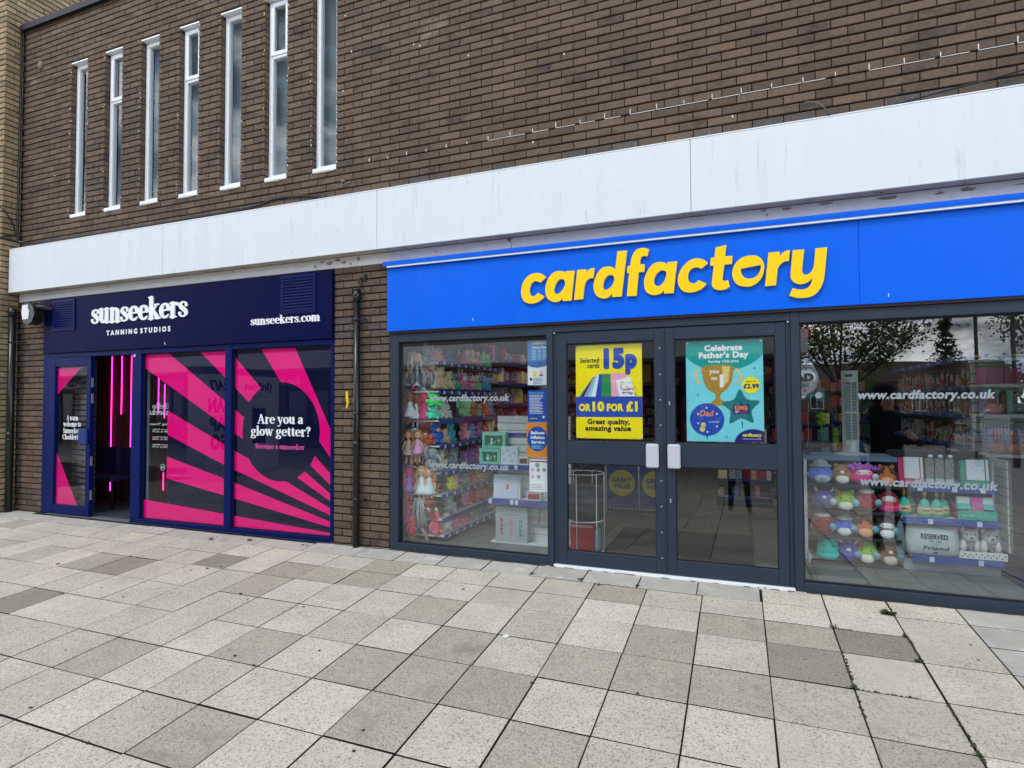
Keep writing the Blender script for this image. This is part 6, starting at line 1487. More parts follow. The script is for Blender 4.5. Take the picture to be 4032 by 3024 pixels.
b = MB(); b.box(-.16, .096, 0, .004, 0, .20); b.build('cloth', mat('banner_black', (30, 34, 46), rough=.8), dad); lettering('lettering', 'DAD', -.14, .088, .03, .10, -.003, P_RED, dad, bold=.06); b = MB(); b.tube([(-.15, .002, .2), (-.15, .002, .63)], .002, 5); b.tube([(.09, .002, .2), (.09, .002, .63)], .002, 5); b.build('cord', M_WIREW, dad)
M_NEON = mat('feather_lime', (150, 214, 40), rough=.9)
for k, (x, y, z, w, h, lab) in enumerate(((4.79, 2.5, 1.23, .075, .085, 'lime green fluffy pen top between the balloon and the fan'), (4.93, 2.5, 1.03, .04, .11, 'lime green feathery whip left of the tower fan'))):
    t = empty('fluffy_pen', (x, y, z-.3), label=lab, cat='toy'); r_ = random.Random(k); b = MB()
    for q in range(150):
        a = r_.uniform(0, 6.28); e = r_.uniform(-1, 1); l = r_.uniform(.5, 1); dx, dz = math.cos(a)*l*w, math.sin(a)*l*h
        b.add([(0, 0, .3), (dx-.003, e*.03, .3+dz), (dx+.003, e*.03+.003, .3+dz)], [(0, 1, 2)])
    b.build('fluff', M_NEON, t, fix=False); b = MB(); b.tube([(0, 0, 0), (0, 0, .3)], .006, 6); b.build('stem', M_NEON, t)

# --- card racks and stock further back in the shop
PALC = [(196, 60, 84), (60, 110, 170), (226, 206, 190), (150, 90, 150), (40, 110, 90), (226, 150, 90), (206, 206, 214), (90, 150, 190), (220, 130, 160), (70, 60, 90), (186, 40, 50), (240, 226, 150)]
CM = [mat('stock_%d' % i, c, rough=.5, rnd=.25, speck=[(30+3*i, .56, .04, (216, 210, 200) if i % 2 else (60, 50, 70))]) for i, c in enumerate(PALC)]
def rack(x0, x1, y, z1, seed, label, rowh=.24, cw=(.05, .13), fill=.9, face=-1, strip=True):
    t = empty('card_rack', ((x0+x1)/2, y, .03), label=label, cat='card rack'); r_ = random.Random(seed)
    b = MB(); b.box(x0, x1, y, y+.06, .03, z1); loc(b.build('back_panel', M_DARKIN), t)
    b = MB(); b.box(x0, x1, y-.22, y, .03, .12); loc(b.build('plinth', M_DKBLUE), t)
    n = int((z1-.14)/rowh); cb = MB()
    for k in range(n):
        z = .14+k*rowh; yy = y-.20+.15*k/n
        b = MB(); b.box(x0, x1, yy, y, z-.008, z); loc(b.build('shelf', M_SHELFW if k % 3 == 0 else M_TRAY), t)
        if strip: b = MB(); b.box(x0, x1, yy-.006, yy, z-.022, z+.010); loc(b.build('price_strip', M_PRICE), t)
        x = x0+.02
        while x < x1-.05:
            w = r_.uniform(*cw); h = rowh*r_.uniform(.5, .88)
            if r_.random() < fill: cb.m(r_.randrange(len(CM))); cb.box(x, min(x+w, x1), yy+.012, yy+.02+r_.uniform(.01, .05), z, z+h)
            x += w+r_.uniform(.004, .02)
    o = cb.build('goods', CM, fix=False, kind='stuff'); loc(o, t)
def side_rack(y0, y1, x, z1, seed, label, dim=1):
    """stock along the left wall, facing the aisle"""
    t = empty('gift_rack', (x, (y0+y1)/2, .03), label=label, cat='rack'); r_ = random.Random(seed); cb = MB()
    b = MB(); b.box(.695, .72, y0, y1, .03, z1); loc(b.build('back_panel', M_SLATW if seed == 3 else M_DARKIN), t)
    zs = [.12, .38, .62, .88, 1.14, 1.42, 1.70, 1.98]
    for k, z in enumerate(zs):
        if z > z1: break
        b = MB(); b.box(.70, x, y0, y1, z-.02, z-.004); loc(b.build('shelf', M_SHELFW), t)
        b = MB(); b.bbox(x, x+.012, y0, y1, z-.04, z+.002, .003); loc(b.build('price_strip', M_PRICE), t)
        y = y0+.01
        while y < y1-.06:
            w = r_.uniform(.05, .16); h = r_.uniform(.10, .22); cb.m(r_.randrange(len(CM))); dd = r_.uniform(.0, .08)
            if r_.random() < .5: cb.box(x-.16-dd, x-.02-dd, y, y+w, z, z+h)
            else: cb.ell((x-.12-dd, y+w/2, z+h*.45), .07, w*.45, h*.45, 9, 6, noise=.08)
            y += w+r_.uniform(.0, .03)
    loc(cb.build('goods', CM, fix=False, kind='stuff'), t)
side_rack(1.92, 3.3, 1.04, 2.2, 1, 'rack of gifts along the left wall beyond the soft toys')
side_rack(3.4, 5.2, 1.04, 2.2, 2, 'darker rack of gift bags further along the left wall')
side_rack(5.3, 8.5, 1.04, 2.2, 4, 'furthest rack along the left wall of the card shop')
rack(3.62, 4.30, 3.6, 1.5, 4, 'rack of cards behind the right door', fill=.8)
rack(3.0, 5.2, 7.6, 2.2, 5, 'long card rack across the back of the shop')
rack(4.35, 5.15, 4.4, 1.55, 6, 'rack of wrapped gifts behind the tower fan', fill=.7)
rack(1.0, 2.6, 9.5, 2.2, 7, 'far rear rack of greeting cards at the left of the shop')
rack(5.0, 5.85, 5.8, 2.0, 9, 'dark rack of books to the right of the tower fan')
# great value boards under the counter
P_GVB = mat('board_blue', (58, 84, 140), rough=.5); P_GVY = mat('board_yellow', (196, 186, 66), rough=.5)
gv = empty('promotional_board', (2.73, 2.45, .03), label='row of blue promotional boards with yellow Great Value discs behind the left door', cat='board')
for k in range(2):
    x = 2.312+.418*k
    b = MB(); b.box(x+.006, x+.412, 2.452, 2.462, .085, .85); loc(b.build('panel', P_GVB), gv)
    b = MB(); b.tube([(x, 2.45, .0), (x, 2.45, .86)], .008, 6); loc(b.build('pole', M_WIREW), gv)
    cx = x+.204
    b = MB(); b.prism(disc(cx, .405, .165, 36), 2.449, 2.4515); loc(b.build('disc', P_GVY), gv)
    loc(lettering('lettering', 'GREAT', cx-.115, cx+.115, .415, .055, 2.447, P_GVB, None, bold=.05), gv); loc(lettering('lettering', 'VALUE', cx-.105, cx+.105, .340, .055, 2.447, P_GVB, None, bold=.05), gv)
    b = MB()
    for q in range(9): b.box(x+.01+q*.046, x+.013+q*.046, 2.447, 2.450, .032, .085)
    b.box(x, x+.418, 2.446, 2.450, .030, .035); b.box(x, x+.418, 2.446, 2.450, .082, .087); loc(b.build('wire_grid', M_WIREW), gv)
b = MB(); b.bbox(2.30, 3.15, 2.47, 3.0, .03, .95, .01); tag(b.build('counter', mat('counter_dark', (58, 52, 48), rough=.5, var=.2, vs=5)), label='dark shop counter behind the Great Value boards', cat='counter')
b = MB(); b.bbox(2.70, 4.02, .46, 1.62, .0285, .036, .002); tag(b.build('entrance_mat', mat('mat_dark', (50, 50, 52), rough=1, var=.2, vs=60, bump=.5, bs=260)), label='dark grey entrance mat on the floor inside the double doors', cat='mat')
# wire spinner basket inside the left door
sp = empty('wire_basket_stand', (2.535, .47, .028), label='round white wire stand with a black liner inside the left door', cat='stand')
def ring(b, r, z, rad=.005): b.tube([(r*math.cos(2*math.pi*k/28), r*math.sin(2*math.pi*k/28), z) for k in range(28)], rad, 6, close=True)
for z, r in ((.735, .185), (.30, .182), (.01, .175)):
    b = MB(); ring(b, r, z); b.build('hoop', M_WIREW, sp)
for k in range(6):
    a = R(20+60*k); b = MB(); b.tube([(.182*math.cos(a), .182*math.sin(a), .005), (.185*math.cos(a), .185*math.sin(a), .735)], .005, 6); b.build('wire_leg', M_WIREW, sp)
b = MB(); b.smooth = True; b.prism(disc(0, 0, .172, 28), .31, .62, axis='z'); b.build('liner', mat('black_liner', (52, 56, 64), rough=.45, bump=1, bs=12, stretch=(.5, .5, 3), var=.2, vs=8), sp)
box_item('red_box', 2.405, 2.625, .03, .285, .42, .16, (176, 44, 56), 'red cardboard box standing under the wire stand', 'box', parts=(('pale_band', .01, .99, .88, .98, (206, 150, 150)),))
box_item('paper_bag', 2.632, 2.668, .05, .235, .45, .10, (126, 176, 190), 'pale blue paper bag beside the red box', 'bag')

# --- stand of baby gifts at the right end of the left window
ls = empty('display_unit', (1.9, .6, .03), label='white slatted display stand with blue price strips at the right of the left window', cat='display unit')
mm = MB(); mm.bbox(0, .78, 0, .016, .003, .070, .002); mm = mm.mesh('slat', M_SLATW)
for k in range(17): loc(put('slat', mm, None, (1.585, .60, .04+k*.074)), ls)
b = MB(); b.box(1.585, 2.365, .612, .66, .03, 1.30); loc(b.build('backing', M_GROOVE), ls)
b = MB(); b.bbox(1.56, 2.365, .47, .66, .028, .045, .003); loc(b.build('base', M_SHELFW), ls)
shelf(ls, 1.548, 2.25, .42, .60, .468, 0, 5, .052); shelf(ls, 1.44, 2.25, .42, .60, .815, 1, 6, .035); shelf(ls, 1.71, 2.25, .60, .74, 1.125, 1, 7, .03)
mmt = MB(); mmt.box(-.017, .017, -.002, 0, -.024, .024); mmt = mmt.mesh('price_ticket', M_TICKET)
for x in (1.585, 1.815, 1.865): loc(put('price_ticket', mmt, None, (x, .4075, .452)), ls)
MINT = (130, 196, 176)
def toybox(x0, x1, z0, z1, y, lab):
    t = empty('toy_box', ((x0+x1)/2, y, z0), label=lab, cat='box'); w = (x1-x0)/2; h = z1-z0
    m = mat('carton_mint', MINT, rough=.45)
    b = MB(); b.bbox(-w, -w+.05*0+.032, 0, .09, 0, h, .002); b.bbox(w-.032, w, 0, .09, 0, h, .002); b.bbox(-w+.032, w-.032, 0, .09, 0, .02, .002); b.bbox(-w+.032, w-.032, 0, .09, h-.036, h, .002); b.box(-w+.03, w-.03, .07, .088, .02, h-.03); b.build('carton', m, t)
    for (x, z, r_, c) in ((-.035, .045, .018, (214, 216, 206)), (-.035, .080, .014, (222, 220, 206)), (.045, .04, .016, (110, 160, 60)), (.045, .072, .014, (226, 206, 176)), (.0, .05, .02, (110, 160, 140))):
        b = MB(); b.ell((x, .035, z), r_, r_*.8, r_*1.1, 10, 7); b.build('toy_piece', mat('toy_%s' % '_'.join(map(str, c)), c, rough=.5), t)
toybox(1.454, 1.711, .972, 1.134, .50, 'mint green window box of baby toys, upper of two at the stand end')
toybox(1.442, 1.671, .815, .969, .46, 'mint green window box of baby toys, the lower of two, standing on the shelf')
box_item('gift_book', 1.679, 1.864, .815, .993, .455, .045, (206, 216, 224), 'pale square gift book with grey motifs beside the mint box', 'book', parts=tuple(('motif', a, a+.09, e, e+.09, (150, 166, 190)) for a, e in ((.15, .2), (.6, .15), (.75, .6), (.35, .75), (.1, .55), (.5, .45))))
box_item('gift_box', 1.868, 1.973, .815, .897, .455, .06, (212, 214, 212), 'small white box with two brown cakes in its window', 'box', parts=(('window', .14, .88, .2, .8, (110, 82, 62)),))
box_item('gift_box', 1.681, 1.792, 1.130, 1.25, .62, .10, (150, 162, 170), 'small box of two bath spheres at the top of the stand', 'box', parts=(('window', .1, .9, .3, .93, (44, 48, 54)), ('bath_sphere', .16, .46, .5, .85, (120, 176, 180)), ('bath_sphere', .56, .86, .5, .85, (206, 206, 190))))
bb_ = empty('baby_book', (1.718, .49, .470), label='large white baby record book leaning on the middle shelf', cat='book')
b = MB(); b.bbox(-.135, .125, 0, .030, 0, .24, .004); b.build('cover', mat('book_white', (196, 204, 222), rough=.5, speck=[(26, .64, .03, (140, 150, 178))]), bb_)
b = MB(); b.bbox(.125, .150, .004, .06, .0, .238, .003); b.build('page_block', mat('page_edge', (206, 206, 200), rough=.7), bb_)
b = MB(); b.box(.0, .03, -.0012, 0, .09, .14); b.build('pink_print', mat('print_pink_dull', (196, 110, 130)), bb_); bb_.rotation_euler = (R(-7), 0, R(5))
box_item('gift_box', 1.964, 2.104, .470, .545, .44, .10, (206, 204, 204), 'white box with a dark red cushion in its window on the middle shelf', 'box', parts=(('window', .08, .92, .25, .98, (150, 52, 64)),))
bbx = empty('balloon_box_board', (1.784, .47, .048), label='grey card reading 4 Balloon Boxes with rows of letters, at the foot of the stand', cat='board')
b = MB(); b.bbox(-.17, .17, 0, .05, 0, .345, .003); b.build('card', mat('board_pale_grey', (168, 176, 178), rough=.5), bbx)
lettering('lettering', '4 Balloon Boxes', -.09, .10, .262, .017, -.0015, P_GREY, bbx, bold=.03)
for ci, (x, c, t_) in enumerate(((-.118, (196, 84, 60), 'BABY'), (-.015, (206, 130, 134), 'LOVE'), (.085, (90, 140, 150), 'ONE1'))):
    for q, ch in enumerate(t_): lettering('lettering', ch, x, x+.032, .195-.045*q, .030, -.0015, mat('ink_%s' % '_'.join(map(str, c)), c), bbx, bold=.06)
for k, (x0, x1) in enumerate(((1.945, 2.042), (2.058, 2.141))): box_item('hanging_pack', x0, x1, .222, .370, .56, .015, (186, 192, 190), 'small hanging pack with a faint pink bow, %s of two under the middle shelf' % ('left', 'right')[k], 'pack', parts=(('print', .2, .7, .2, .55, (206, 170, 176)),))
# clear balloon hanging at the right of the left window
cb_ = empty('balloon', (2.12, .75, 1.70), label='large clear balloon with pale green filling behind the opening times notice', cat='balloon')
b = MB(); b.ell((0, 0, 0), .155, .155, .185, 20, 14); b.build('envelope', mat('clear_balloon', (176, 178, 170), rough=.15, alpha=.38), cb_)
b = MB(); b.ell((.0, 0, -.12), .10, .10, .07, 14, 8, noise=.15); b.build('filling', mat('filling_mint', (120, 196, 176), rough=.3), cb_)

# --- plush gondola and hanging dolls at the left of the left window
lg = empty('gondola', (.86, .3, .03), label='left side shelf unit crowded with soft toys, blue price strips along its shelves', cat='display unit')
for k, (z, xx) in enumerate(((1.86, 1.06), (1.56, 1.06), (1.26, 1.06), (1.00, 1.07), (.725, 1.08), (.50, 1.09), (.26, 1.10), (.095, 1.12))):
    b = MB(); b.box(.70, xx, .30, 1.9, z-.02, z-.004); loc(b.build('shelf', M_SHELFW), lg)
    b = MB(); b.bbox(xx, xx+.014, .30, 1.9, z-.042, z+.002, .003); loc(b.build('price_strip', M_PRICE), lg)
mm = MB(); mm.box(0, .002, -.022, .022, -.016, .016); mm = mm.mesh('price_ticket', M_TICKET)
for z, xx in ((1.86, 1.06), (1.56, 1.06), (1.0, 1.07), (.725, 1.08), (.50, 1.09), (.095, 1.12)):
    for k in range(9): loc(put('price_ticket', mm, None, (xx+.0145, .40+.17*k, z-.02)), lg)
mm = MB(); mm.bbox(0, .20, 0, .016, .003, .088, .002); mm = mm.mesh('slat', M_SLATW)
for k in range(20): loc(put('slat', mm, None, (.70, .46, .12+k*.092)), lg)
b = MB(); b.box(.70, .90, .47, .49, .12, 1.96); loc(b.build('backing', M_GROOVE), lg)
for z, x1 in ((1.62, .76), (1.16, .86), (.785, .86), (.375, .80)):
    b = MB(); b.tube([(.72, .45, z), (.72, .26, z+.002), (x1, .20, z)], .005, 6); loc(b.build('hook', M_WIREW), lg)
def soft(x, y, z, w, h, c1, c2, lab, seed, lie=False, c3=None, kind='bear'):
    """sitting soft toy: body with limbs, head, ears, muzzle, eyes"""
    t = empty('soft_toy', (x, y, z), R(60)+random.Random(seed).uniform(-.5, .5), label=lab, cat='soft toy', group='soft toys on the left shelves')
    fab = lambda c: mat('fur_%s' % '_'.join(map(str, c)), vivid(c), rough=1, var=.12, vs=40, bump=.5, bs=160, sheen=.25)
    s = h
    b = MB(); b.ell((0, 0, s*.30), w*.40, w*.34, s*.30, 12, 8)
    for q in (-1, 1):
        b.ell((q*w*.26, -w*.30, s*.10), w*.14, w*.26, s*.10, 8, 6); b.ell((q*w*.38, -w*.12, s*.36), w*.11, w*.13, s*.17, 8, 6)
    b.build('body', fab(c1), t)
    b = MB(); b.ell((0, -w*.06, s*.72), w*.34, w*.31, s*.26, 12, 8)
    b.build('head', fab(c3 or c1), t)
    b = MB(); b.ell((0, -w*.33, s*.66), w*.15, w*.12, s*.10, 9, 6)
    if kind == 'elephant': b.tube([(0, -w*.38, s*.66), (0, -w*.55, s*.50), (0, -w*.58, s*.34)], w*.08, 8, r2=w*.05)
    b.build('muzzle', fab(c2), t)
    for q in (-1, 1):
        b = MB()
        if kind == 'elephant': b.ell((q*w*.46, .0, s*.74), w*.20, w*.05, s*.26, 9, 6)
        elif kind == 'bunny': b.ell((q*w*.16, .0, s*1.02), w*.08, w*.05, s*.22, 8, 6)
        else: b.ell((q*w*.26, .0, s*.93), w*.11, w*.06, s*.09, 8, 6)
        b.build('ear', fab(c2 if kind != 'elephant' else c1), t)
        b = MB(); b.ell((q*w*.14, -w*.345, s*.77), .005, .004, .005, 6, 4); b.build('eye', MATS['plush_eye'], t)
    return t
ST = [(.97, .40, 1.86, .20, .15, (206, 160, 160), (216, 176, 172), 'pink pig-like soft toy lying on the top shelf', 'bear'), (1.0, .62, 1.86, .13, .13, (60, 110, 150), (70, 130, 170), 'blue soft toy behind the pink pig on the top shelf', 'bear'),
      (.90, .34, 1.80, .20, .24, (150, 150, 150), (170, 170, 166), 'grey long-eared soft toy hanging at the top left', 'bunny'), (.98, .42, 1.575, .22, .24, (186, 176, 150), (206, 196, 172), 'cream teddy on the second shelf', 'bear'),
      (.99, .60, 1.575, .2, .2, (196, 188, 160), (206, 196, 172), 'pale cream teddy behind the first on the second shelf', 'bear'), (.99, .76, 1.575, .2, .19, (30, 150, 140), (90, 60, 130), 'teal and purple soft toy on the second shelf', 'bear'), (1.0, .92, 1.575, .18, .2, (206, 120, 150), (220, 226, 210), 'pink unicorn soft toy at the end of the second shelf', 'bunny'),
      (.97, .36, 1.40, .2, .14, (70, 206, 110), (110, 226, 120), 'bright green fluffy soft toy on the third shelf', 'bear'), (.97, .34, 1.27, .16, .13, (96, 206, 176), (120, 216, 190), 'aqua soft toy under the bright green one', 'bear'), (.99, .48, 1.27, .14, .18, (196, 200, 186), (206, 206, 196), 'white soft toy beside the aqua one', 'bear'), (.99, .58, 1.27, .14, .16, (206, 196, 196), (216, 206, 206), 'pale soft toy at the end of the third shelf', 'bunny'),
      (.97, .40, 1.01, .17, .22, (50, 90, 160), (200, 160, 120), 'blue coated bear with a red hat on the fourth shelf', 'bear'), (1.0, .66, 1.01, .13, .26, (60, 150, 170), (70, 160, 180), 'tall aqua soft toy on the fourth shelf', 'bunny'), (.99, .53, 1.01, .14, .15, (196, 176, 146), (206, 190, 160), 'tan teddy between the blue coated bear and the tall aqua toy', 'bear'), (.95, .33, 1.01, .13, .10, (170, 90, 50), (180, 100, 60), 'small orange soft toy low on the fourth shelf', 'bear'),
      (.97, .32, .735, .20, .24, (140, 146, 150), (156, 160, 164), 'grey elephant soft toy on the fifth shelf', 'elephant'), (.99, .47, .735, .15, .22, (196, 180, 156), (216, 206, 190), 'cream puppy soft toy between two grey elephants', 'bear'), (1.01, .68, .735, .14, .23, (136, 142, 150), (156, 160, 164), 'smaller grey elephant at the end of the fifth shelf', 'elephant'),
      (.97, .34, .51, .15, .19, (150, 96, 66), (190, 120, 80), 'brown monkey soft toy on the sixth shelf', 'bear'), (1.02, .62, .51, .13, .14, (206, 206, 60), (216, 196, 60), 'small yellow duck soft toy on the sixth shelf', 'bear'), (1.03, .72, .51, .10, .16, (206, 150, 160), (216, 160, 170), 'pink striped soft toy next to the yellow duck', 'bunny'),
      (1.0, .60, .275, .2, .19, (146, 158, 158), (170, 180, 180), 'grey koala soft toy sitting on the seventh shelf', 'bear'), (.96, .30, .270, .18, .2, (112, 66, 44), (120, 74, 50), 'dark brown bear with two white star eyes on the seventh shelf', 'bear'), (.98, .46, .28, .14, .16, (60, 80, 50), (70, 90, 60), 'dark green soft toy behind the brown bear', 'bear'),
      (1.0, .33, .10, .16, .23, (220, 96, 110), (226, 130, 130), 'coral pink flamingo-like soft toy on the lowest shelf', 'bear'), (1.02, .52, .10, .14, .19, (206, 212, 206), (150, 150, 156), 'white and grey soft toy with big eyes on the lowest shelf', 'bear'), (1.03, .68, .10, .16, .2, (196, 130, 150), (206, 216, 196), 'pink and mint unicorn soft toy on the lowest shelf', 'bunny'), (1.05, .86, .09, .13, .16, (226, 110, 106), (230, 120, 116), 'coral soft toy at the far end of the lowest shelf', 'bear')]
for k, (x, y, z, w, h, c1, c2, lab, kd) in enumerate(ST): soft(x, y, z, w, h, c1, c2, lab, k, kind=kd)
TC = [((206, 150, 170), 'pink'), ((150, 120, 90), 'brown'), ((196, 186, 160), 'cream'), ((90, 150, 190), 'blue'), ((150, 160, 160), 'grey'), ((206, 120, 90), 'orange'), ((120, 190, 150), 'mint'), ((160, 120, 180), 'lilac'), ((206, 70, 90), 'red')]
r2_ = random.Random(31); k = 40
for z, nm in ((1.86, 'top'), (1.575, 'second'), (1.27, 'third'), (1.01, 'fourth'), (.735, 'fifth'), (.51, 'sixth'), (.275, 'seventh'), (.10, 'lowest')):
    y = 1.0; q = 0
    while y < 1.78:
        c, cn_ = r2_.choice(TC); kd = r2_.choice(('bear', 'bunny', 'bear', 'elephant')); kn = {'bear': 'teddy', 'bunny': 'long-eared toy', 'elephant': 'elephant toy'}[kd]
        soft(1.0, y, z, r2_.uniform(.13, .17), r2_.uniform(.15, .21), c, tuple(min(230, v+20) for v in c), '%s %s, %s from the front in the back half of the %s shelf' % (cn_, kn, ('first', 'second', 'third', 'fourth', 'fifth', 'sixth')[q], nm), k, kind=kd); k += 1; q += 1; y += r2_.uniform(.14, .19)
b = MB(); b.prism(star(.985, .360, .028), .218, .222); b.prism(star(1.055, .360, .024), .258, .262); tag(b.build('price_stars', P_W), label='two white star shaped tags in front of the dark brown bear', cat='tag')
def doll(x, y, z, h, skin, hair, dress, lab, style='dress', leg=None, seed=0, hair_len=.3):
    t = empty('doll', (x, y, z), R(20), label=lab, cat='doll', group='hanging dolls at the left of the left window'); s = h
    fm = lambda c, r_=.8: mat('doll_%s' % '_'.join(map(str, c)), vivid(c), rough=r_, var=.1, vs=40, bump=.3, bs=150)
    b = MB(); b.ell((0, 0, s*.82), s*.115, s*.10, s*.125, 12, 9); b.build('head', fm(skin), t)
    b = MB(); b.ell((0, s*.03, s*.86), s*.15, s*.11, s*.13, 12, 8, noise=.04)
    for q in (-1, 1): b.tube([(q*s*.10, .01, s*.86), (q*s*.15, 0, s*.72), (q*s*.13, 0, s*(.86-hair_len))], s*.055, 8, r2=s*.02)
    b.build('hair', fm(hair), t)
    b = MB()
    if style == 'mermaid': b.lathe([(s*.02, s*.14), (s*.05, s*.24), (s*.085, s*.50), (s*.07, s*.62), (s*.03, s*.70)], (0, 0, 0), 10); b.build('tail', mat('sequin_tail', (150, 160, 186), rough=.25, metal=.5, bump=.8, bs=90), t); b = MB(); b.add([(0, 0, s*.20), (-s*.10, .01, -.0), (0, 0, s*.05), (s*.10, .01, 0)], [(0, 1, 2), (0, 2, 3)]); b.add([(0, .004, s*.20), (-s*.10, .014, -.0), (0, .004, s*.05), (s*.10, .014, 0)], [(0, 1, 2), (0, 2, 3)]); b.build('fin', fm(dress), t)
    else:
        b.lathe([(s*.20, s*.26), (s*.17, s*.34), (s*.08, s*.56), (s*.07, s*.66), (s*.03, s*.70)], (0, 0, 0), 14); b.build('dress', fm(dress, .6), t)
        for q in (-1, 1):
            b = MB(); b.tube([(q*s*.06, 0, s*.28), (q*s*.065, -.004, s*.06), (q*s*.07, -.02, s*.02)], s*.032, 8); b.build('leg', fm(leg or skin), t)
    for q in (-1, 1):
        b = MB(); b.tube([(q*s*.07, 0, s*.64), (q*s*.15, -.01, s*.50), (q*s*.17, -.02, s*.38)], s*.028, 8); b.build('arm', fm(skin), t)
        b = MB(); b.ell((q*s*.04, -s*.098, s*.83), s*.012, s*.006, s*.014, 6, 4); b.build('eye', MATS['plush_eye'], t)
    return t
SK = (214, 170, 146); SKD = (126, 84, 62)
doll(.715, .34, 1.58, .42, SK, (206, 198, 190), (196, 60, 110), 'pale haired mermaid doll with a sequin tail and pink fin, top left', 'mermaid')
doll(.800, .36, 1.56, .40, SKD, (90, 66, 60), (150, 150, 158), 'dark haired mermaid doll with a grey fin, second from the left at the top', 'mermaid')
doll(.880, .31, 1.55, .38, SK, (160, 110, 170), (176, 170, 186), 'purple haired mermaid doll with a silver tail, third at the top', 'mermaid')
doll(.955, .34, 1.52, .36, SK, (130, 130, 134), (206, 56, 110), 'grey haired mermaid doll with a bright pink fin, fourth at the top', 'mermaid')
doll(.700, .34, 1.22, .36, SKD, (96, 56, 38), (186, 160, 206), 'brown haired doll in a lilac dress under the mermaids, far left')
doll(.790, .30, 1.18, .36, SKD, (110, 62, 40), (206, 212, 216), 'brown haired doll in a white dress with silver shoes under the mermaids', leg=(170, 170, 186))
doll(.885, .33, 1.17, .38, (200, 60, 100), (196, 40, 96), (206, 60, 120), 'hot pink doll hanging beside the brown haired ones', leg=(196, 50, 90))
doll(.690, .33, .82, .36, SKD, (110, 72, 46), (170, 120, 90), 'brown haired doll in a tan dress, left of the pink party dress doll')
doll(.800, .27, .80, .38, SK, (196, 206, 200), (222, 150, 186), 'doll in a pink party dress with a pale teal hat, middle left of the window')
doll(.885, .34, .80, .36, SK, (116, 76, 48), (206, 190, 176), 'brown haired doll behind the one in the pink party dress')
doll(.690, .35, .44, .36, (196, 70, 110), (206, 40, 100), (176, 120, 176), 'hot pink haired doll low at the far left')
doll(.765, .33, .44, .36, SKD, (92, 52, 40), (176, 176, 216), 'dark brown haired doll in a pale lilac dress low at the left')
doll(.880, .27, .41, .39, SK, (176, 140, 96), (206, 216, 220), 'blonde doll in a silver white dress, left of the pair')
doll(.960, .29, .41, .38, SK, (180, 146, 100), (196, 206, 210), 'blonde doll in a silver white dress, right of the pair')
doll(.700, .31, .10, .33, (206, 60, 110), (206, 40, 96), (206, 70, 140), 'bright pink doll with a round white tag near the floor')
doll(.755, .31, 1.56, .38, SK, (226, 206, 150), (226, 60, 120), 'fair haired mermaid doll with a hot pink fin between the two leftmost ones', 'mermaid')
doll(.830, .26, 1.60, .36, SK, (220, 216, 214), (190, 190, 200), 'white haired mermaid doll hanging nearest the glass at the top', 'mermaid')
doll(.745, .27, 1.20, .36, SKD, (120, 70, 44), (226, 220, 230), 'brown haired doll with white shoes nearest the glass under the neon sign height')
doll(.840, .36, 1.20, .36, SK, (206, 40, 90), (226, 70, 130), 'deep pink haired doll just left of the green soft toy')
doll(.745, .24, .81, .36, SK, (146, 96, 60), (206, 190, 170), 'light brown haired doll overlapping the pink party dress doll on the left')
doll(.850, .24, .83, .34, SK, (170, 120, 80), (236, 170, 200), 'honey haired doll in a pale pink dress at the right of the party dress doll')
doll(.735, .27, .44, .34, (206, 80, 120), (220, 50, 110), (150, 110, 190), 'magenta haired doll in a violet dress low at the left')
doll(.820, .31, .44, .35, SKD, (86, 50, 38), (206, 170, 120), 'dark haired doll in a mustard dress beside the blonde pair')
doll(.745, .33, .10, .31, SK, (226, 60, 120), (190, 120, 196), 'pink haired doll in a mauve dress near the floor at the far left')
doll(.790, .22, .06, .24, (216, 110, 120), (206, 50, 70), (220, 60, 80), 'small red doll nearest the floor by the window corner')
wd_ = empty('doll', (.850, .26, .03), label='shaggy pale grey long haired doll hanging to the floor', cat='doll')
b = MB(); r_ = random.Random(6)
for k in range(46):
    a = r_.uniform(0, 6.28); rr = r_.uniform(.02, .085); x, y = rr*math.cos(a), rr*.6*math.sin(a); b.tube([(x*.6, y*.6, .43), (x, y, .30), (x*1.15+r_.uniform(-.01, .01), y, r_.uniform(.12, .18))], .009, 5, r2=.004)
b.build('hair', mat('hair_pale_grey', (176, 190, 190), rough=.7), wd_)
for q in (-1, 1):
    b = MB(); b.tube([(q*.03, 0, .15), (q*.06+.02, 0, .07), (q*.10+.03, -.02, .0)], .018, 8); b.build('leg', mat('doll_150_130_140', (150, 130, 140)), wd_)
b = MB(); b.lathe([(.03, -.001), (.03, .001)], (0, 0, 0), 16); b.v = [(v[0], v[2], v[1]) for v in b.v]; o = b.build('round_tag', P_W, label='round white paper tag hanging low among the dolls', cat='tag'); o.location = (.735, .235, .135)

# ------------------------------------------------------------------ inside the tanning studio
ti = empty('studio_interior', (-2.6, 0, 0)); ti['kind'] = 'structure'
M_CARP = mat('dark_carpet', (52, 56, 66), rough=1, var=.2, vs=60, bump=.4, bs=300)
M_NIGHT = mat('studio_black', (16, 16, 22), rough=.8)
M_WOODS = mat('slat_wood', (70, 42, 32), rough=.6, var=.2, vs=14, stretch=(6, 6, .5), rnd=.12)
b = MB(); b.box(-5.2, .0, .08, 3.2, -.02, .012); loc(b.build('floor', M_CARP), ti)
b = MB(); b.box(-5.24, -5.2, .3, 3.2, 0, 2.7); loc(b.build('side_wall', M_NIGHT), ti)
b = MB(); b.box(-.05, .0, .3, 3.2, 0, 2.7); loc(b.build('side_wall', M_NIGHT), ti)
b = MB(); b.box(-5.24, 0, 3.2, 3.25, 0, 2.7); loc(b.build('back_wall', M_NIGHT), ti)
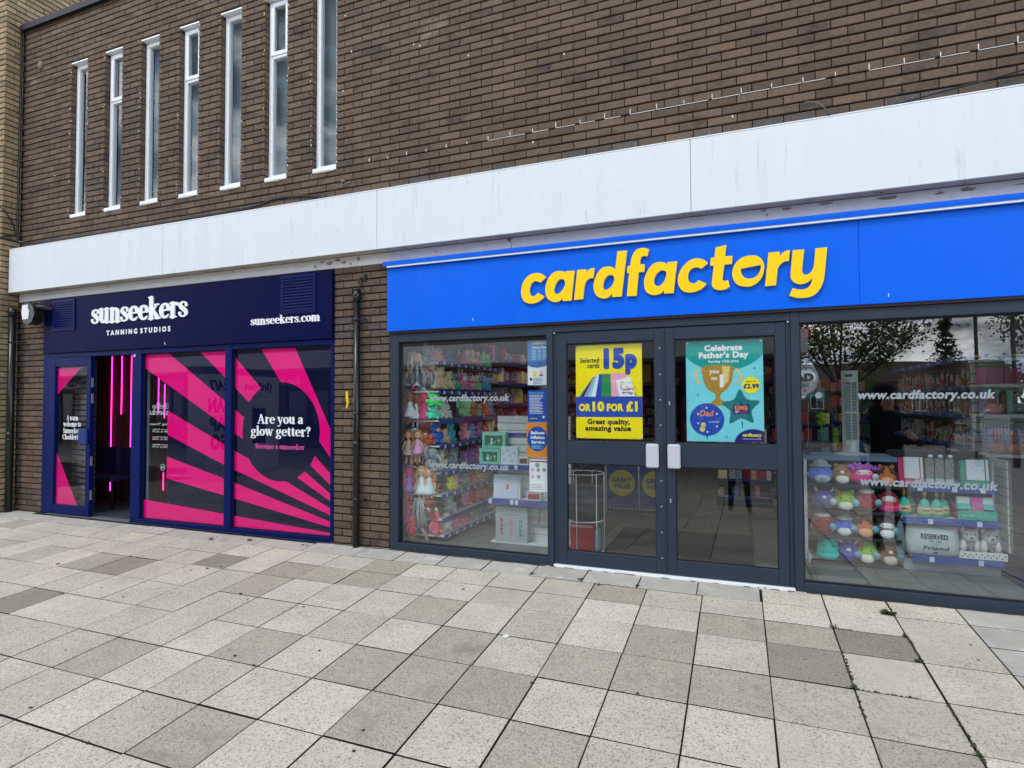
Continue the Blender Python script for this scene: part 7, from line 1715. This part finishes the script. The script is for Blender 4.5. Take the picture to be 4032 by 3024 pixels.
b = MB(); b.box(-5.24, 0, .30, 3.25, 2.30, 2.34); b.box(-4.75, 0, .30, .34, 2.1, 2.35); loc(b.build('ceiling', M_NIGHT), ti)
b = MB(); b.box(-5.2, -3.1, 1.02, 1.04, .01, 2.30); loc(b.build('slat_backing', M_NIGHT), ti)
mm = MB(); mm.bbox(-.014, .014, 0, .02, 0, 2.28, .003); mm = mm.mesh('wood_slat', M_WOODS)
for k in range(49): loc(put('wood_slat', mm, None, (-5.17+.042*k, .995, .012)), ti)
M_LED = mat('led_pink', (255, 48, 176), emit=5.5)
for k, (x, z0, z1, lab) in enumerate([(-4.848, .128, 2.16, 'longest pink light tube, leftmost in the open doorway'), (-4.63, 1.27, 2.16, 'short pink light tube in the middle of the doorway'), (-4.423, .33, 2.16, 'long pink light tube at the right of the doorway'), (-3.855, 1.28, 2.16, 'pink light tube seen through the window, left of two'), (-3.731, 1.217, 2.16, 'pink light tube seen through the window, right of two'), (-3.735, .193, .47, 'short pink light tube near the floor behind the window')]):
    t = empty('light_tube', (x, .97, z0), label=lab, cat='light')
    b = MB(); b.tube([(0, 0, .01), (0, 0, z1-z0-.01)], .0064, 8); b.build('tube', M_LED, t)
    b = MB(); b.tube([(0, 0, 0), (0, 0, .012)], .011, 8); b.tube([(0, 0, z1-z0-.012), (0, 0, z1-z0)], .011, 8); b.tube([(0, .02, (z1-z0)/2), (0, .0, (z1-z0)/2)], .004, 6); b.build('end_cap', M_NIGHT, t)
M_NAVF = mat('chair_navy', (26, 30, 70), rough=.8)
for k, x in enumerate((-4.70, -4.22)):
    t = empty('waiting_chair', (x, .62, .012), label='dark navy waiting chair in front of the wooden slats, %s of two' % ('left', 'right')[k], cat='chair')
    b = MB(); b.bbox(-.22, .22, .20, .27, .40, .80, .03); b.build('backrest', M_NAVF, t)
    b = MB(); b.bbox(-.22, .22, -.20, .22, .36, .44, .025); b.build('seat', M_NAVF, t)
    for sx_ in (-.18, .18):
        for sy_ in (-.16, .2): b = MB(); b.tube([(sx_, sy_, 0), (sx_, sy_, .37)], .014, 8); b.build('leg', M_NIGHT, t)
# brick panel added behind the closed leaf to imitate bricks mirrored in its glass
bw_ = empty('brick_reflection_panel', (-4.19, .165, 0)); bw_.parent = ti; bw_.location = Vector((-4.19, .165, 0))-Vector(ti.location); bw_.rotation_euler = (0, 0, R(-14))
mb_ = mat('brick_dim', (96, 92, 94), rough=.9, var=.15, vs=20, bump=.5, bs=80, rnd=.12)
k = 0
for c in brick_cells(-.40, .27, .02, 2.0):
    key = ('dim', round(c[1]-c[0], 3))
    if key not in BM: BM[key] = brick_mesh(c[1]-c[0], c[3]-c[2], mb_)
    put('brick', BM[key], bw_, ((c[0]+c[1])/2, .05, (c[2]+c[3])/2))
b = MB(); b.box(-.40, .27, .014, .05, .01, 2.0); b.build('mortar', M_MORTAR, bw_)
# right leaf folded back inside, its lettering read from behind
il = empty('door', (-2.92, .10, .014), R(97), label='right glass door leaf folded back inside the studio, lettering seen from behind', cat='door')
DW = .80
b = MB()
for (x0, x1, z0, z1) in ((0, .035, 0, 2.03), (DW-.035, DW, 0, 2.03), (.035, DW-.035, 0, .10), (.035, DW-.035, 1.93, 2.03)): b.bbox(x0, x1, -.02, .02, z0, z1, .003)
b.build('leaf_frame', mat('leaf_edge_grey', (150, 170, 182), rough=.4), il)
b = MB(); b.add([(.035, 0, .1), (DW-.035, 0, .1), (DW-.035, 0, 1.93), (.035, 0, 1.93)], [(0, 1, 2, 3)]); b.build('pane', M_GLASSD, il, fix=False)
o = None
hi = empty('hanging_panel', (-3.28, .50, 0)); hi.parent = ti; hi.location = Vector((-3.28, .50, 0))-Vector(ti.location)
for t_, x0, x1, z, h, bo in (('Hello', -.07, .26, 1.372, .07, .02), ('Sunseeker!', -.24, .40, 1.290, .07, .02)):
    lettering('lettering', t_, x0, x1, z, h, 0, M_TXTW, hi, bold=bo, serif=True, depth=.001, mirror=True)
lettering('lettering', 'Opening Times:', -.12, .40, 1.155, .028, 0, M_TXTW, hi, bold=.03, mirror=True)
for z, t_ in ((1.09, 'Mon to Friday'), (1.06, '9.00 to 20.00'), (.99, 'Saturday'), (.96, '9.00 to 18.00'), (.89, 'Sunday'), (.86, '10.00 to 16.00'), (.80, 'Bank Holidays vary'), (.70, 'Licensed'), (.665, 'Follow us online'), (.63, 'No under eighteens')):
    if 'Bank' in t_ or 'Fol' in t_ or 'Lic' in t_ or 'No' in t_: continue
    lettering('lettering', t_, -.06, .26, z, .018, 0, M_TXTW, hi, bold=.03, mirror=True)
b = MB(); 
b.tube([(.14+.042*math.cos(R(a)), 0, .60+.042*math.sin(R(a))) for a in range(0, 360, 18)], .004, 6, close=True); b.build('age_ring', M_TXTW, hi); lettering('lettering', '18', .112, .168, .583, .034, 0, M_TXTW, hi, bold=.04, mirror=True)
# ------------------------------------------------------------------ the other side of the square (seen in the glass)
GZ = -6*GS
row = empty('shop_row', (-9, -14, GZ), label='two-storey row of shops with a pale canopy across the square, seen reflected in the glass', cat='building')
M_OB = mat('row_brick', (104, 84, 70), rough=.9, var=.25, vs=2.5, bump=.4, bs=30, speck=[(12, .55, .08, (78, 62, 54))])
M_OG = mat('row_shop_glass', (22, 26, 32), rough=.08, spec=.6); M_OF = mat('row_frame', (60, 62, 66), rough=.5); M_CAN = mat('row_canopy', (206, 208, 208), rough=.6, var=.05, vs=1.5)
b = MB(); b.box(-30, 5.7, -24, -14.3, GZ, 6.2); loc(b.build('wall', M_OB), row)
b = MB(); b.bbox(-30, 5.7, -14.35, -12.4, 2.72, 3.38, .02); loc(b.build('canopy', M_CAN), row)
b = MB(); b.box(-30, 5.72, -24, -14.2, 6.2, 6.35); loc(b.build('roof_edge', M_OF), row)
x = -29.6; k = 0
while x < 4:
    b = MB(); b.box(x, x+3.3, -14.30, -14.26, GZ+.35, 1.95); loc(b.build('shop_window', M_OG), row)
    b = MB()
    for q in (0, 1.1, 2.2, 3.3): b.box(x+q-.04, x+q+.04, -14.27, -14.2, GZ, 2.0)
    b.box(x, x+3.3, -14.27, -14.21, 1.93, 2.0); loc(b.build('window_frame', M_OF), row)
    b = MB(); b.box(x+1.2, x+2.2, -14.27, -14.24, 4.1, 5.3); loc(b.build('window', M_OG), row)
    b = MB(); 
    for q in (1.14, 1.70, 2.2): b.box(x+q, x+q+.06, -14.26, -14.2, 4.05, 5.35)
    b.box(x+1.14, x+2.26, -14.26, -14.2, 4.02, 4.1); b.box(x+1.14, x+2.26, -14.26, -14.2, 5.3, 5.36); loc(b.build('window_frame', M_WHITE), row)
    x += 3.95; k += 1
for x0 in [-29.8+3.95*i for i in range(9)]:
    b = MB(); b.box(x0+.08, x0+.2, -12.7, -12.58, GZ, 2.74); loc(b.build('canopy_post', M_OF), row)
SG = [(-29.6, -26.3, (40, 60, 90), 'Cafe', (220, 220, 210), 'navy shop sign at the far end of the row opposite'), (-25.6, -22.4, (150, 40, 40), None, None, 'plain red shop sign on the row opposite'), (-21.7, -18.4, (60, 90, 70), None, None, 'plain green shop sign on the row opposite'), (-17.8, -12.4, (70, 74, 84), 'Eat in or Take Away', (214, 214, 206), 'dark sign reading Eat in or Take Away on the row opposite'),
      (-9.9, -6.6, (206, 206, 200), None, None, 'pale shop sign on the row opposite'), (-5.9, -2.7, (170, 30, 40), 'POST OFFICE', (240, 236, 220), 'red Post Office sign on the row opposite'), (-2.0, 1.3, (236, 190, 30), 'YOUR STORE', (190, 30, 30), 'yellow sign with red lettering on the row opposite'), (2.0, 5.3, (120, 60, 110), 'Gifts', (226, 190, 120), 'purple gift shop sign on the row opposite')]
SG[6] = (-2.0, 1.3, (236, 190, 30), 'PLUS', (190, 30, 30), 'yellow sign with red lettering on the row opposite')
for (x0, x1, c, t_, tcol, lab) in SG:
    s_ = empty('shop_sign', ((x0+x1)/2, -14.2, 2.05), label=lab, cat='sign')
    b = MB(); b.bbox(-(x1-x0)/2, (x1-x0)/2, -.08, .06, 0, .58, .01); b.build('panel', mat('osign_%s' % '_'.join(map(str, c)), c, rough=.5), s_)
    if t_:
        # the lettering faces the square (towards +y)
        w_ = (x1-x0)*.38; o = lettering('lettering', t_, -w_, w_, .16, .27, 0, mat('oink_%s' % '_'.join(map(str, tcol)), tcol), s_, bold=.03, depth=.01); o.rotation_euler = (0, 0, math.pi); o.location = (0+w_, .072, .16)
for (x0, x1, z0, z1, c, lab) in ((-5.6, -3.0, .1, 1.7, (160, 34, 40), 'red window poster under the Post Office sign opposite'), (-1.8, 1.1, .6, 1.7, (150, 50, 60), 'dark red window poster under the yellow sign opposite'), (2.2, 4.6, .1, 1.6, (110, 60, 100), 'purple window poster under the gift shop sign opposite')):
    b = MB(); b.box(x0, x1, -14.25, -14.235, z0, z1); tag(b.build('window_poster', mat('oposter_%s' % '_'.join(map(str, c)), c, rough=.6, speck=[(3, .55, .03, (206, 190, 120))])), label=lab, cat='poster')
# parcel locker wall
pl = empty('parcel_locker', (-8.2, -6.66, GZ), label='pale grey parcel locker bank marked 24/7 Scan Tap Go, mirrored in the pink window', cat='parcel locker')
M_LK = mat('locker_grey', (200, 206, 214), rough=.45, var=.05, vs=2); M_LKD = mat('locker_door_grey', (218, 222, 228), rough=.4, var=.04, vs=3)
b = MB(); b.bbox(-.60, -.03, -1.22, 1.22, 0, 2.72, .01); b.build('cabinet', M_LK, pl)
b = MB(); b.bbox(-.62, .02, -1.25, 1.25, 2.60, 2.78, .01); b.build('rain_hood', mat('locker_hood', (60, 64, 72), rough=.5), pl)
r_ = random.Random(12); k = 0
DC = {}
for ci in range(5):
    y0 = -1.20+ci*.48; z = .08
    top = 2.05 if ci < 4 else 2.05
    while z < top-.05:
        h = r_.choice([.13, .13, .19, .19, .38]); h = min(h, top-z)
        if ci == 1 and .75 < z < 1.75: z = z+h+.004; continue
        key = round(h, 3)
        if key not in DC: m_ = MB(); m_.bbox(-.03, .0, .004, .472, .003, h-.003, .004); DC[key] = m_.mesh('locker_door', M_LKD)
        put('locker_door', DC[key], pl, (0, y0, z)); z += h+.004
b = MB(); b.box(-.03, -.004, -1.20, 1.20, 2.08, 2.58); b.build('header_panel', M_LKD, pl)
b = MB(); b.box(-.03, -.001, -.715, -.255, .78, 1.72); b.build('screen_panel', mat('locker_screen', (26, 30, 40), rough=.15), pl)
def xtext(root, t_, y0, y1, z, h, bold=.04, m=P_K):
    o = lettering('lettering', t_, 0, y1-y0, z, h, 0, m, root, bold=bold, depth=.002); o.rotation_euler = (0, 0, R(90)); o.location = (.006, y0, z); return o
xtext(pl, '(InPost', -.95, .05, 2.22, .20); xtext(pl, '24/7', .55, 1.12, 2.20, .24, .05)
xtext(pl, 'SCAN', .28, 1.14, 1.66, .33, .07); xtext(pl, 'TAP', .38, 1.10, 1.20, .33, .07); xtext(pl, 'GO', .50, 1.08, .74, .33, .07)

# trees, hedge, far wood
M_BARK = mat('bark', (74, 62, 52), rough=.95, var=.3, vs=14, bump=.8, bs=30)
def leafmat(nm, c): 
    m = mat(nm, c, rough=.75, var=.35, vs=2.4, rnd=.25); return m
M_LF1 = leafmat('leaf_olive', (104, 118, 62)); M_LF2 = leafmat('leaf_green', (82, 112, 56)); M_LFC = leafmat('needle_green', (54, 80, 54)); M_LFH = leafmat('hedge_green', (44, 76, 34))
def leaves(n, centers, rad, size, seed, flat=1.0):
    rs = np.random.RandomState(seed); c = np.array(centers)[rs.randint(0, len(centers), n)]
    p = c+rs.normal(0, 1, (n, 3))*np.array(rad)[None]*.5
    a = rs.normal(0, 1, (n, 3)); a /= np.linalg.norm(a, axis=1)[:, None]; q = rs.normal(0, 1, (n, 3)); q -= a*(a*q).sum(1)[:, None]; q /= np.linalg.norm(q, axis=1)[:, None]
    s = size*rs.uniform(.6, 1.3, (n, 1))
    V = np.stack([p-a*s, p+q*s*.5, p+a*s, p-q*s*.5], 1).reshape(-1, 3)
    me = bpy.data.meshes.new('crown'); F = np.arange(n*4).reshape(-1, 4)
    me.from_pydata(V.tolist(), [], F.tolist()); return me
def tree(x, y, h, cr_, seed, lab, m, n=6000, trunk=.14, fork=.35, leaf=.07, dens=26, sparse=1.0):
    z0 = GZ; r_ = random.Random(seed); t = empty('tree', (x, y, z0), label=lab, cat='tree')
    b = MB(); tips = []
    b.tube(catm3([(0, 0, -.1), (.05, .03, h*fork*.5), (.0, .08, h*fork)]), trunk, 10, r2=trunk*.7); b.build('trunk', M_BARK, t)
    lb = MB()
    for k in range(9):
        a = k*2.4+r_.uniform(-.4, .4); e = r_.uniform(.5, 1.25); l = h*(1-fork)*r_.uniform(.6, 1); 
        p0 = Vector((0, .08, h*fork*r_.uniform(.75, 1))); d = Vector((math.cos(a)*math.cos(e), math.sin(a)*math.cos(e), math.sin(e)))
        p1 = p0+d*l*.5+Vector((0, 0, .1)); p2 = p0+d*l+Vector((0, 0, l*.1))
        lb.tube(catm3([p0, p1, p2]), trunk*.34, 6, r2=.010)
        for q in range(7):
            s0 = p0.lerp(p2, r_.uniform(.35, .95)); a2 = r_.uniform(0, 6.28); tp = s0+Vector((math.cos(a2), math.sin(a2), r_.uniform(-.1, .8)))*l*.3
            lb.tube([s0, tp], .018, 5, r2=.005); tips += [tp, s0.lerp(tp, .6), s0]
        tips.append(p2)
    lb.build('limb', M_BARK, t)
    me = leaves(n, [tuple(p) for p in tips], (cr_*.26, cr_*.26, cr_*.2), leaf, seed); me.materials.append(m)
    put('crown', me, t)
    return t
tree(7.6, -20.5, 7.5, 2.2, 3, 'open-branched tree with a dark leaning trunk across the square, reflected above the fan', M_LF1, n=5600, trunk=.15, fork=.34, leaf=.085)
tree(16.3, -24, 8.5, 2.6, 5, 'leafy tree reflected at the top right corner of the right window', M_LF2, n=9000, leaf=.08)
tree(11.0, -38, 3.6, 2.6, 8, 'rounded low tree further back behind the hedge across the square', M_LF2, n=5000, leaf=.10)
tree(18.5, -40, 4.4, 3.4, 10, 'distant tree at the right of the far wood', M_LF2, n=5000, leaf=.14)
cx_, cy_ = 10.9, -20.0
cn = empty('conifer', (cx_, cy_, GZ), label='dark pointed conifer across the square, reflected right of the tree', cat='tree')
b = MB(); b.tube([(0, 0, -.1), (0, 0, 4.9)], .09, 8, r2=.01); b.build('trunk', M_BARK, cn)
cb_v = []; r_ = random.Random(2); lb = MB(); cen = []
for k in range(19):
    z = .7+k*.235; rr = (1-(z-.6)/4.5)*1.15
    for q in range(9):
        a = q*.7+k*.37+r_.uniform(-.3, .3); L_ = rr*r_.uniform(.55, 1.2); tip = (L_*math.cos(a), L_*math.sin(a), z+r_.uniform(-.22, .12)+L_*.10); lb.tube([(0, 0, z), tip], .014, 5, r2=.004)
        for s in (.3, .5, .7, .9, 1.0): cen.append((tip[0]*s, tip[1]*s, z+(tip[2]-z)*s))
lb.build('limb', M_BARK, cn)
me = leaves(5200, cen, (.12, .12, .06), .05, 4); me.materials.append(M_LFC); put('crown', me, cn)
hd = empty('hedge', (9.2, -24.5, GZ), label='clipped dark green hedge across the square', cat='hedge')
cen = [(r_.uniform(-3.2, 3.2), r_.uniform(-.5, .5), r_.uniform(.1, 1.35)) for _ in range(600)]
me = leaves(11000, cen, (.12, .12, .1), .055, 6); me.materials.append(M_LFH); put('crown', me, hd)
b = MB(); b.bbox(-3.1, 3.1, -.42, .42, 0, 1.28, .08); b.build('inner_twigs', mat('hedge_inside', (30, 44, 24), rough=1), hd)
cen = []; 
for k in range(900):
    x = r_.uniform(-70, 90); hh = 1.6+.8*math.sin(x*.13)+.6*math.sin(x*.37+1)+r_.uniform(-.4, .4); cen.append((x, -78+r_.uniform(-3, 3), r_.uniform(0, 1)*hh+GZ))
me = leaves(26000, cen, (2.0, 2.0, .9), .36, 7); me.materials.append(leafmat('wood_green', (62, 78, 50)))
put('far_wood', me, None, kind='stuff')
# brick house range and white fence beyond the hedge
hs = empty('house', (15.5, -52, GZ), label='low brown brick terrace beyond the trees, reflected in the lower right window', cat='building')
b = MB(); b.box(-9, 9, -6, 0, 0, 3.4); b.build('wall', mat('house_brick', (132, 100, 80), rough=.9, var=.2, vs=3, speck=[(8, .55, .1, (100, 76, 62))]), hs)
b = MB(); b.prism([(-6.4, 3.35), (.4, 3.35), (-3, 5.2)], -9.2, 9.2, axis='x'); b.build('roof', mat('house_roof', (84, 70, 64), rough=.9, var=.2, vs=4), hs)
for k in range(7):
    w_ = empty('window', (-7.6+2.5*k, .02, 1.1)); w_.parent = hs
    b = MB(); b.box(-.5, .5, 0, .03, 0, 1.1); b.build('pane', M_OG, w_)
    b = MB(); b.box(-.56, -.5, 0, .06, -.05, 1.15); b.box(.5, .56, 0, .06, -.05, 1.15); b.box(-.5, .5, 0, .06, -.06, 0); b.box(-.5, .5, 0, .06, 1.1, 1.16); b.box(-.03, .03, .02, .06, 0, 1.1); b.build('frame', M_WHITE, w_)
fc = empty('fence', (13.4, -28, GZ), label='white picket fence across the square behind the hedge', cat='fence')
mm = MB(); mm.prism([(-.04, 0), (.04, 0), (.04, .95), (0, 1.02), (-.04, .95)], -.01, .01); mm = mm.mesh('picket', M_WHITE)
for k in range(34): put('picket', mm, fc, (-2.2+.13*k, 0, .05))
b = MB(); b.box(-2.3, 2.3, -.04, -.01, .25, .33); b.box(-2.3, 2.3, -.04, -.01, .75, .83); b.build('rail', M_WHITE, fc)
for k, x in enumerate((10.15, 11.0)):
    t = empty('lamp_post', (x, -14.8, GZ), label='slim dark lamp post, %s of two reflected side by side at the right' % ('left', 'right')[k], cat='lamp post')
    b = MB(); b.tube([(0, 0, 0), (0, 0, .9)], .085, 10); b.tube([(0, 0, .9), (0, 0, 5.6)], .05, 10); b.build('pole', M_BLACK, t)
    b = MB(); b.bbox(-.10, .10, -.1, .45, 5.6, 5.70, .02); b.build('lamp_head', M_BLACK, t)
def car(x, y, rz, col, lab):
    t = empty('parked_car', (x, y, GZ), rz, label=lab, cat='car')
    m = mat('car_%s' % '_'.join(map(str, col)), col, rough=.25, coat=.6)
    prof = [(-2.05, .35), (-2.1, .62), (-1.95, .82), (-1.35, .92), (-.75, 1.38), (.55, 1.42), (1.35, .98), (1.95, .88), (2.1, .62), (2.05, .32)]
    b = MB(); b.smooth = False; n = len(prof)
    for s in (-1, 1): pass
    secs = [(-.86, .0), (-.80, .02), (.80, .02), (.86, .0)]
    V = []; 
    for (yy, up) in ((-.70, 1), (-.86, .0), (.86, 0), (.70, 1)):
        for (px, pz) in prof: V.append((px*(.985 if up else 1), yy if (pz > .95) == bool(up) or not up else yy*1.2, pz if up or pz < .95 else .93))
    F = []
    for i in range(3):
        for j in range(n-1): F.append((i*n+j, i*n+j+1, (i+1)*n+j+1, (i+1)*n+j))
    F += [tuple(range(n)), tuple(range(4*n-1, 3*n-1, -1)), (0, n, 2*n, 3*n), (n-1, 4*n-1, 3*n-1, 2*n-1)]
    F = []
    V = [(px, s*(.86 if pz < .95 else .68), pz) for s in (-1, 1) for (px, pz) in prof]
    F = [tuple(range(n)), tuple(range(2*n-1, n-1, -1))]+[(j, j+n, (j+1) % n+n, (j+1) % n) for j in range(n)]
    b.add(V, F); b.build('body', m, t)
    b = MB()
    for s in (-1, 1): b.add([(-1.22, s*.845, .96), (-.72, s*.695, 1.34), (.52, s*.695, 1.37), (1.2, s*.83, 1.0)], [(0, 1, 2, 3)])
    b.add([(-1.40, -.66, .93), (-1.40, .66, .93), (-.79, .60, 1.37), (-.79, -.60, 1.37)], [(0, 1, 2, 3)]); b.add([(1.42, -.66, .97), (1.42, .66, .97), (.60, .60, 1.41), (.60, -.60, 1.41)], [(0, 1, 2, 3)])
    b.build('window', M_OG, t, fix=False)
    for sx_ in (-1.3, 1.3):
        for sy_ in (-.80, .80):
            w_ = empty('wheel', (sx_, sy_, .31)); w_.parent = t
            b = MB(); b.tube([(0, -.1, 0), (0, .1, 0)], .31, 20); b.build('tyre', M_BLACK, w_)
            b = MB(); b.tube([(0, -.108, 0), (0, .108, 0)], .19, 14); b.build('rim', M_STEEL, w_)
    for s in (-.6, .6):
        b = MB(); b.bbox(2.0, 2.09, s-.18, s+.18, .62, .76, .02); b.build('headlight', M_STEEL, t)
        b = MB(); b.bbox(-2.09, -1.98, s-.15, s+.15, .68, .82, .02); b.build('tail_light', P_RED, t)
car(11.2, -31, R(8), (196, 200, 204), 'silver hatchback parked beyond the hedge across the square')
car(16.8, -32, R(4), (50, 60, 84), 'dark blue hatchback parked right of the silver one across the square')

# people: the photographer and a companion, seen only in the glass
def person(x, y, rz, h, cols, pose, lab, hair=(34, 28, 26), z=None, hood=False):
    zb = gz(y) if z is None else z
    t = empty('person', (x, y, zb), rz, label=lab, cat='person'); s = h/1.75
    J = dict(pel=(0, 0, .96, .135), sp=(0, .0, 1.12, .125), ch=(0, 0, 1.31, .145), nb=(0, .0, 1.45, .075), nk=(0, .005, 1.51, .056), jaw=(0, .03, 1.575, .070), hd=(0, .015, 1.65, .092), tp=(0, .0, 1.715, .070))
    V = [J[k] for k in J]; E = [(0, 1), (1, 2), (2, 3), (3, 4), (4, 5), (5, 6), (6, 7)]; zone = {}
    def add(p, par): V.append(p); E.append((par, len(V)-1)); return len(V)-1
    hands = []
    for sd_, (el, wr, hd_) in zip((-1, 1), pose['arms']):
        a = add((sd_*.175, 0, 1.405, .068), 2); c = add((*el, .048), a); d = add((*wr, .032), c); e = add((*hd_, .030), d); hands.append((wr, hd_, sd_))
        w0, h0 = Vector(wr), Vector(hd_); dr = (h0-w0).normalized(); side = dr.cross(Vector((0, 1, 0))); side = side.normalized() if side.length > .1 else Vector((1, 0, 0))
        for q in range(4):
            b0 = h0+side*(q-1.5)*.019; L_ = (.034, .040, .037, .028)[q]; curl = Vector(pose.get('curl', (0, .4, -.2)))
            p1 = b0+dr*L_; p2 = p1+(dr+curl).normalized()*L_*.8; f1 = add((*p1, .0092), e); add((*p2, .008), f1)
        th = h0-dr*.02-side*sd_*-.030+Vector((0, .012, 0)); f1 = add((*th, .011), e); add((*(th+(dr*.6-side*sd_*-.5).normalized()*.035), .009), f1)
    for sd_, (kn, an, toe) in zip((-1, 1), pose['legs']):
        a = add((sd_*.092, 0, .88, .095), 0); c = add((*kn, .062), a); d = add((*an, .044), c); hl = add((an[0], an[1]-.03, .045, .040), d); add((*toe, .034), d)
    me = bpy.data.meshes.new('body'); me.from_pydata([Vector(v[:3])*s for v in V], E, [])
    ob = bpy.data.objects.new('body', me); COL.objects.link(ob)
    md = ob.modifiers.new('s', 'SKIN'); sv_ = me.skin_vertices[0].data
    for i, v in enumerate(V): sv_[i].radius = (v[3]*s*(1.18 if i in (0, 1, 2) else 1), v[3]*s*(.85 if i in (0, 1, 2) else 1)); sv_[i].use_root = (i == 0)
    md.use_smooth_shade = True
    ss = ob.modifiers.new('ss', 'SUBSURF'); ss.levels = 2; ss.render_levels = 2
    bpy.context.view_layer.update()
    me2 = bpy.data.meshes.new_from_object(ob.evaluated_get(bpy.context.evaluated_depsgraph_get()))
    bpy.data.objects.remove(ob)
    ms = [mat('cloth_%s' % '_'.join(map(str, cols['top'])), cols['top'], rough=.9, bump=.5, bs=30, var=.15, vs=9), mat('cloth_%s' % '_'.join(map(str, cols['legs'])), cols['legs'], rough=.9, bump=.5, bs=30, var=.15, vs=9), mat('skin', (206, 160, 138), rough=.6), mat('shoe_black', (28, 28, 30), rough=.5)]
    me2.materials.clear()
    for m in ms: me2.materials.append(m)
    hp = [Vector(q[1])*s for q in hands]; wp = [Vector(q[0])*s for q in hands]
    for p in me2.polygons:
        c = p.center
        if c.z > 1.50*s and abs(c.x) < .12*s and all((c-q).length > .09*s for q in hp): mi = 2
        elif any((c-q).length < .095*s and (c-w2).length > .02*s for q, w2 in zip(hp, wp)): mi = 2
        elif c.z < .075*s: mi = 3
        elif c.z < .97*s and all((c-q).length > .30*s for q in wp): mi = 1
        else: mi = 0
        p.material_index = mi; p.use_smooth = True
    put('body', me2, t)
    b = MB(); b.ell((0, -.018*s, 1.675*s), .098*s, .108*s, .100*s, 14, 10); b.ell((0, -.05*s, 1.60*s), .082*s, .07*s, .10*s, 12, 8)
    b.build('hair', mat('hair_%s' % '_'.join(map(str, hair)), hair, rough=.8, bump=.6, bs=60), t)
    b = MB(); b.ell((0, .115*s, 1.615*s), .012*s, .018*s, .020*s, 8, 6); b.build('nose', ms[2], t)
    b = MB(); b.ell((0, .098*s, 1.570*s), .022*s, .008*s, .006*s, 8, 5); b.build('mouth', mat('lip', (170, 96, 88), rough=.6), t)
    for q in (-1, 1):
        b = MB(); b.ell((q*.034*s, .098*s, 1.642*s), .012*s, .006*s, .007*s, 8, 5); b.build('eye', mat('eye_dark', (40, 32, 30), rough=.2), t)
        b = MB(); b.ell((q*.094*s, .01*s, 1.63*s), .010*s, .018*s, .028*s, 8, 6); b.build('ear', ms[2], t)
    if hood:
        b = MB(); b.ell((0, -.03*s, 1.66*s), .128*s, .125*s, .135*s, 14, 10); b.ell((0, -.05*s, 1.50*s), .15*s, .11*s, .09*s, 14, 8); b.build('hood', ms[0], t)
    return t
person(3.90, -5.31, 0, 1.72, dict(top=(40, 44, 60), legs=(30, 32, 38)), dict(arms=(((-.27, .16, 1.42), (-.14, .24, 1.68), (-.105, .29, 1.755)), ((.27, .16, 1.42), (.14, .24, 1.68), (.105, .29, 1.755))), legs=(((-.12, .05, .49), (-.14, -.06, .09), (-.15, .09, .045)), ((.11, .08, .50), (.15, .10, .09), (.18, .25, .045)))), 'photographer in dark clothes holding a phone up, legs reflected in the right door')
ph = MB(); ph.bbox(-.075, .075, -.012, -.004, -.036, .036, .004); o = ph.build('phone', M_BLACK, label='black phone held up sideways by the photographer', cat='phone'); o.location = (CAM.x+.03, CAM.y-.012, CAM.z-.004)
person(5.36, -2.15, R(-8), 1.74, dict(top=(26, 28, 34), legs=(40, 42, 50)), dict(arms=(((-.28, .04, 1.14), (-.26, .16, .92), (-.25, .22, .85)), ((.30, .05, 1.14), (.20, .20, 1.20), (.12, .26, 1.26))), legs=(((-.10, .02, .49), (-.10, -.03, .09), (-.10, .12, .045)), ((.10, .02, .49), (.11, -.02, .09), (.12, .13, .045)))), 'companion in a dark hooded top standing beside the right window, seen reflected', hood=True)
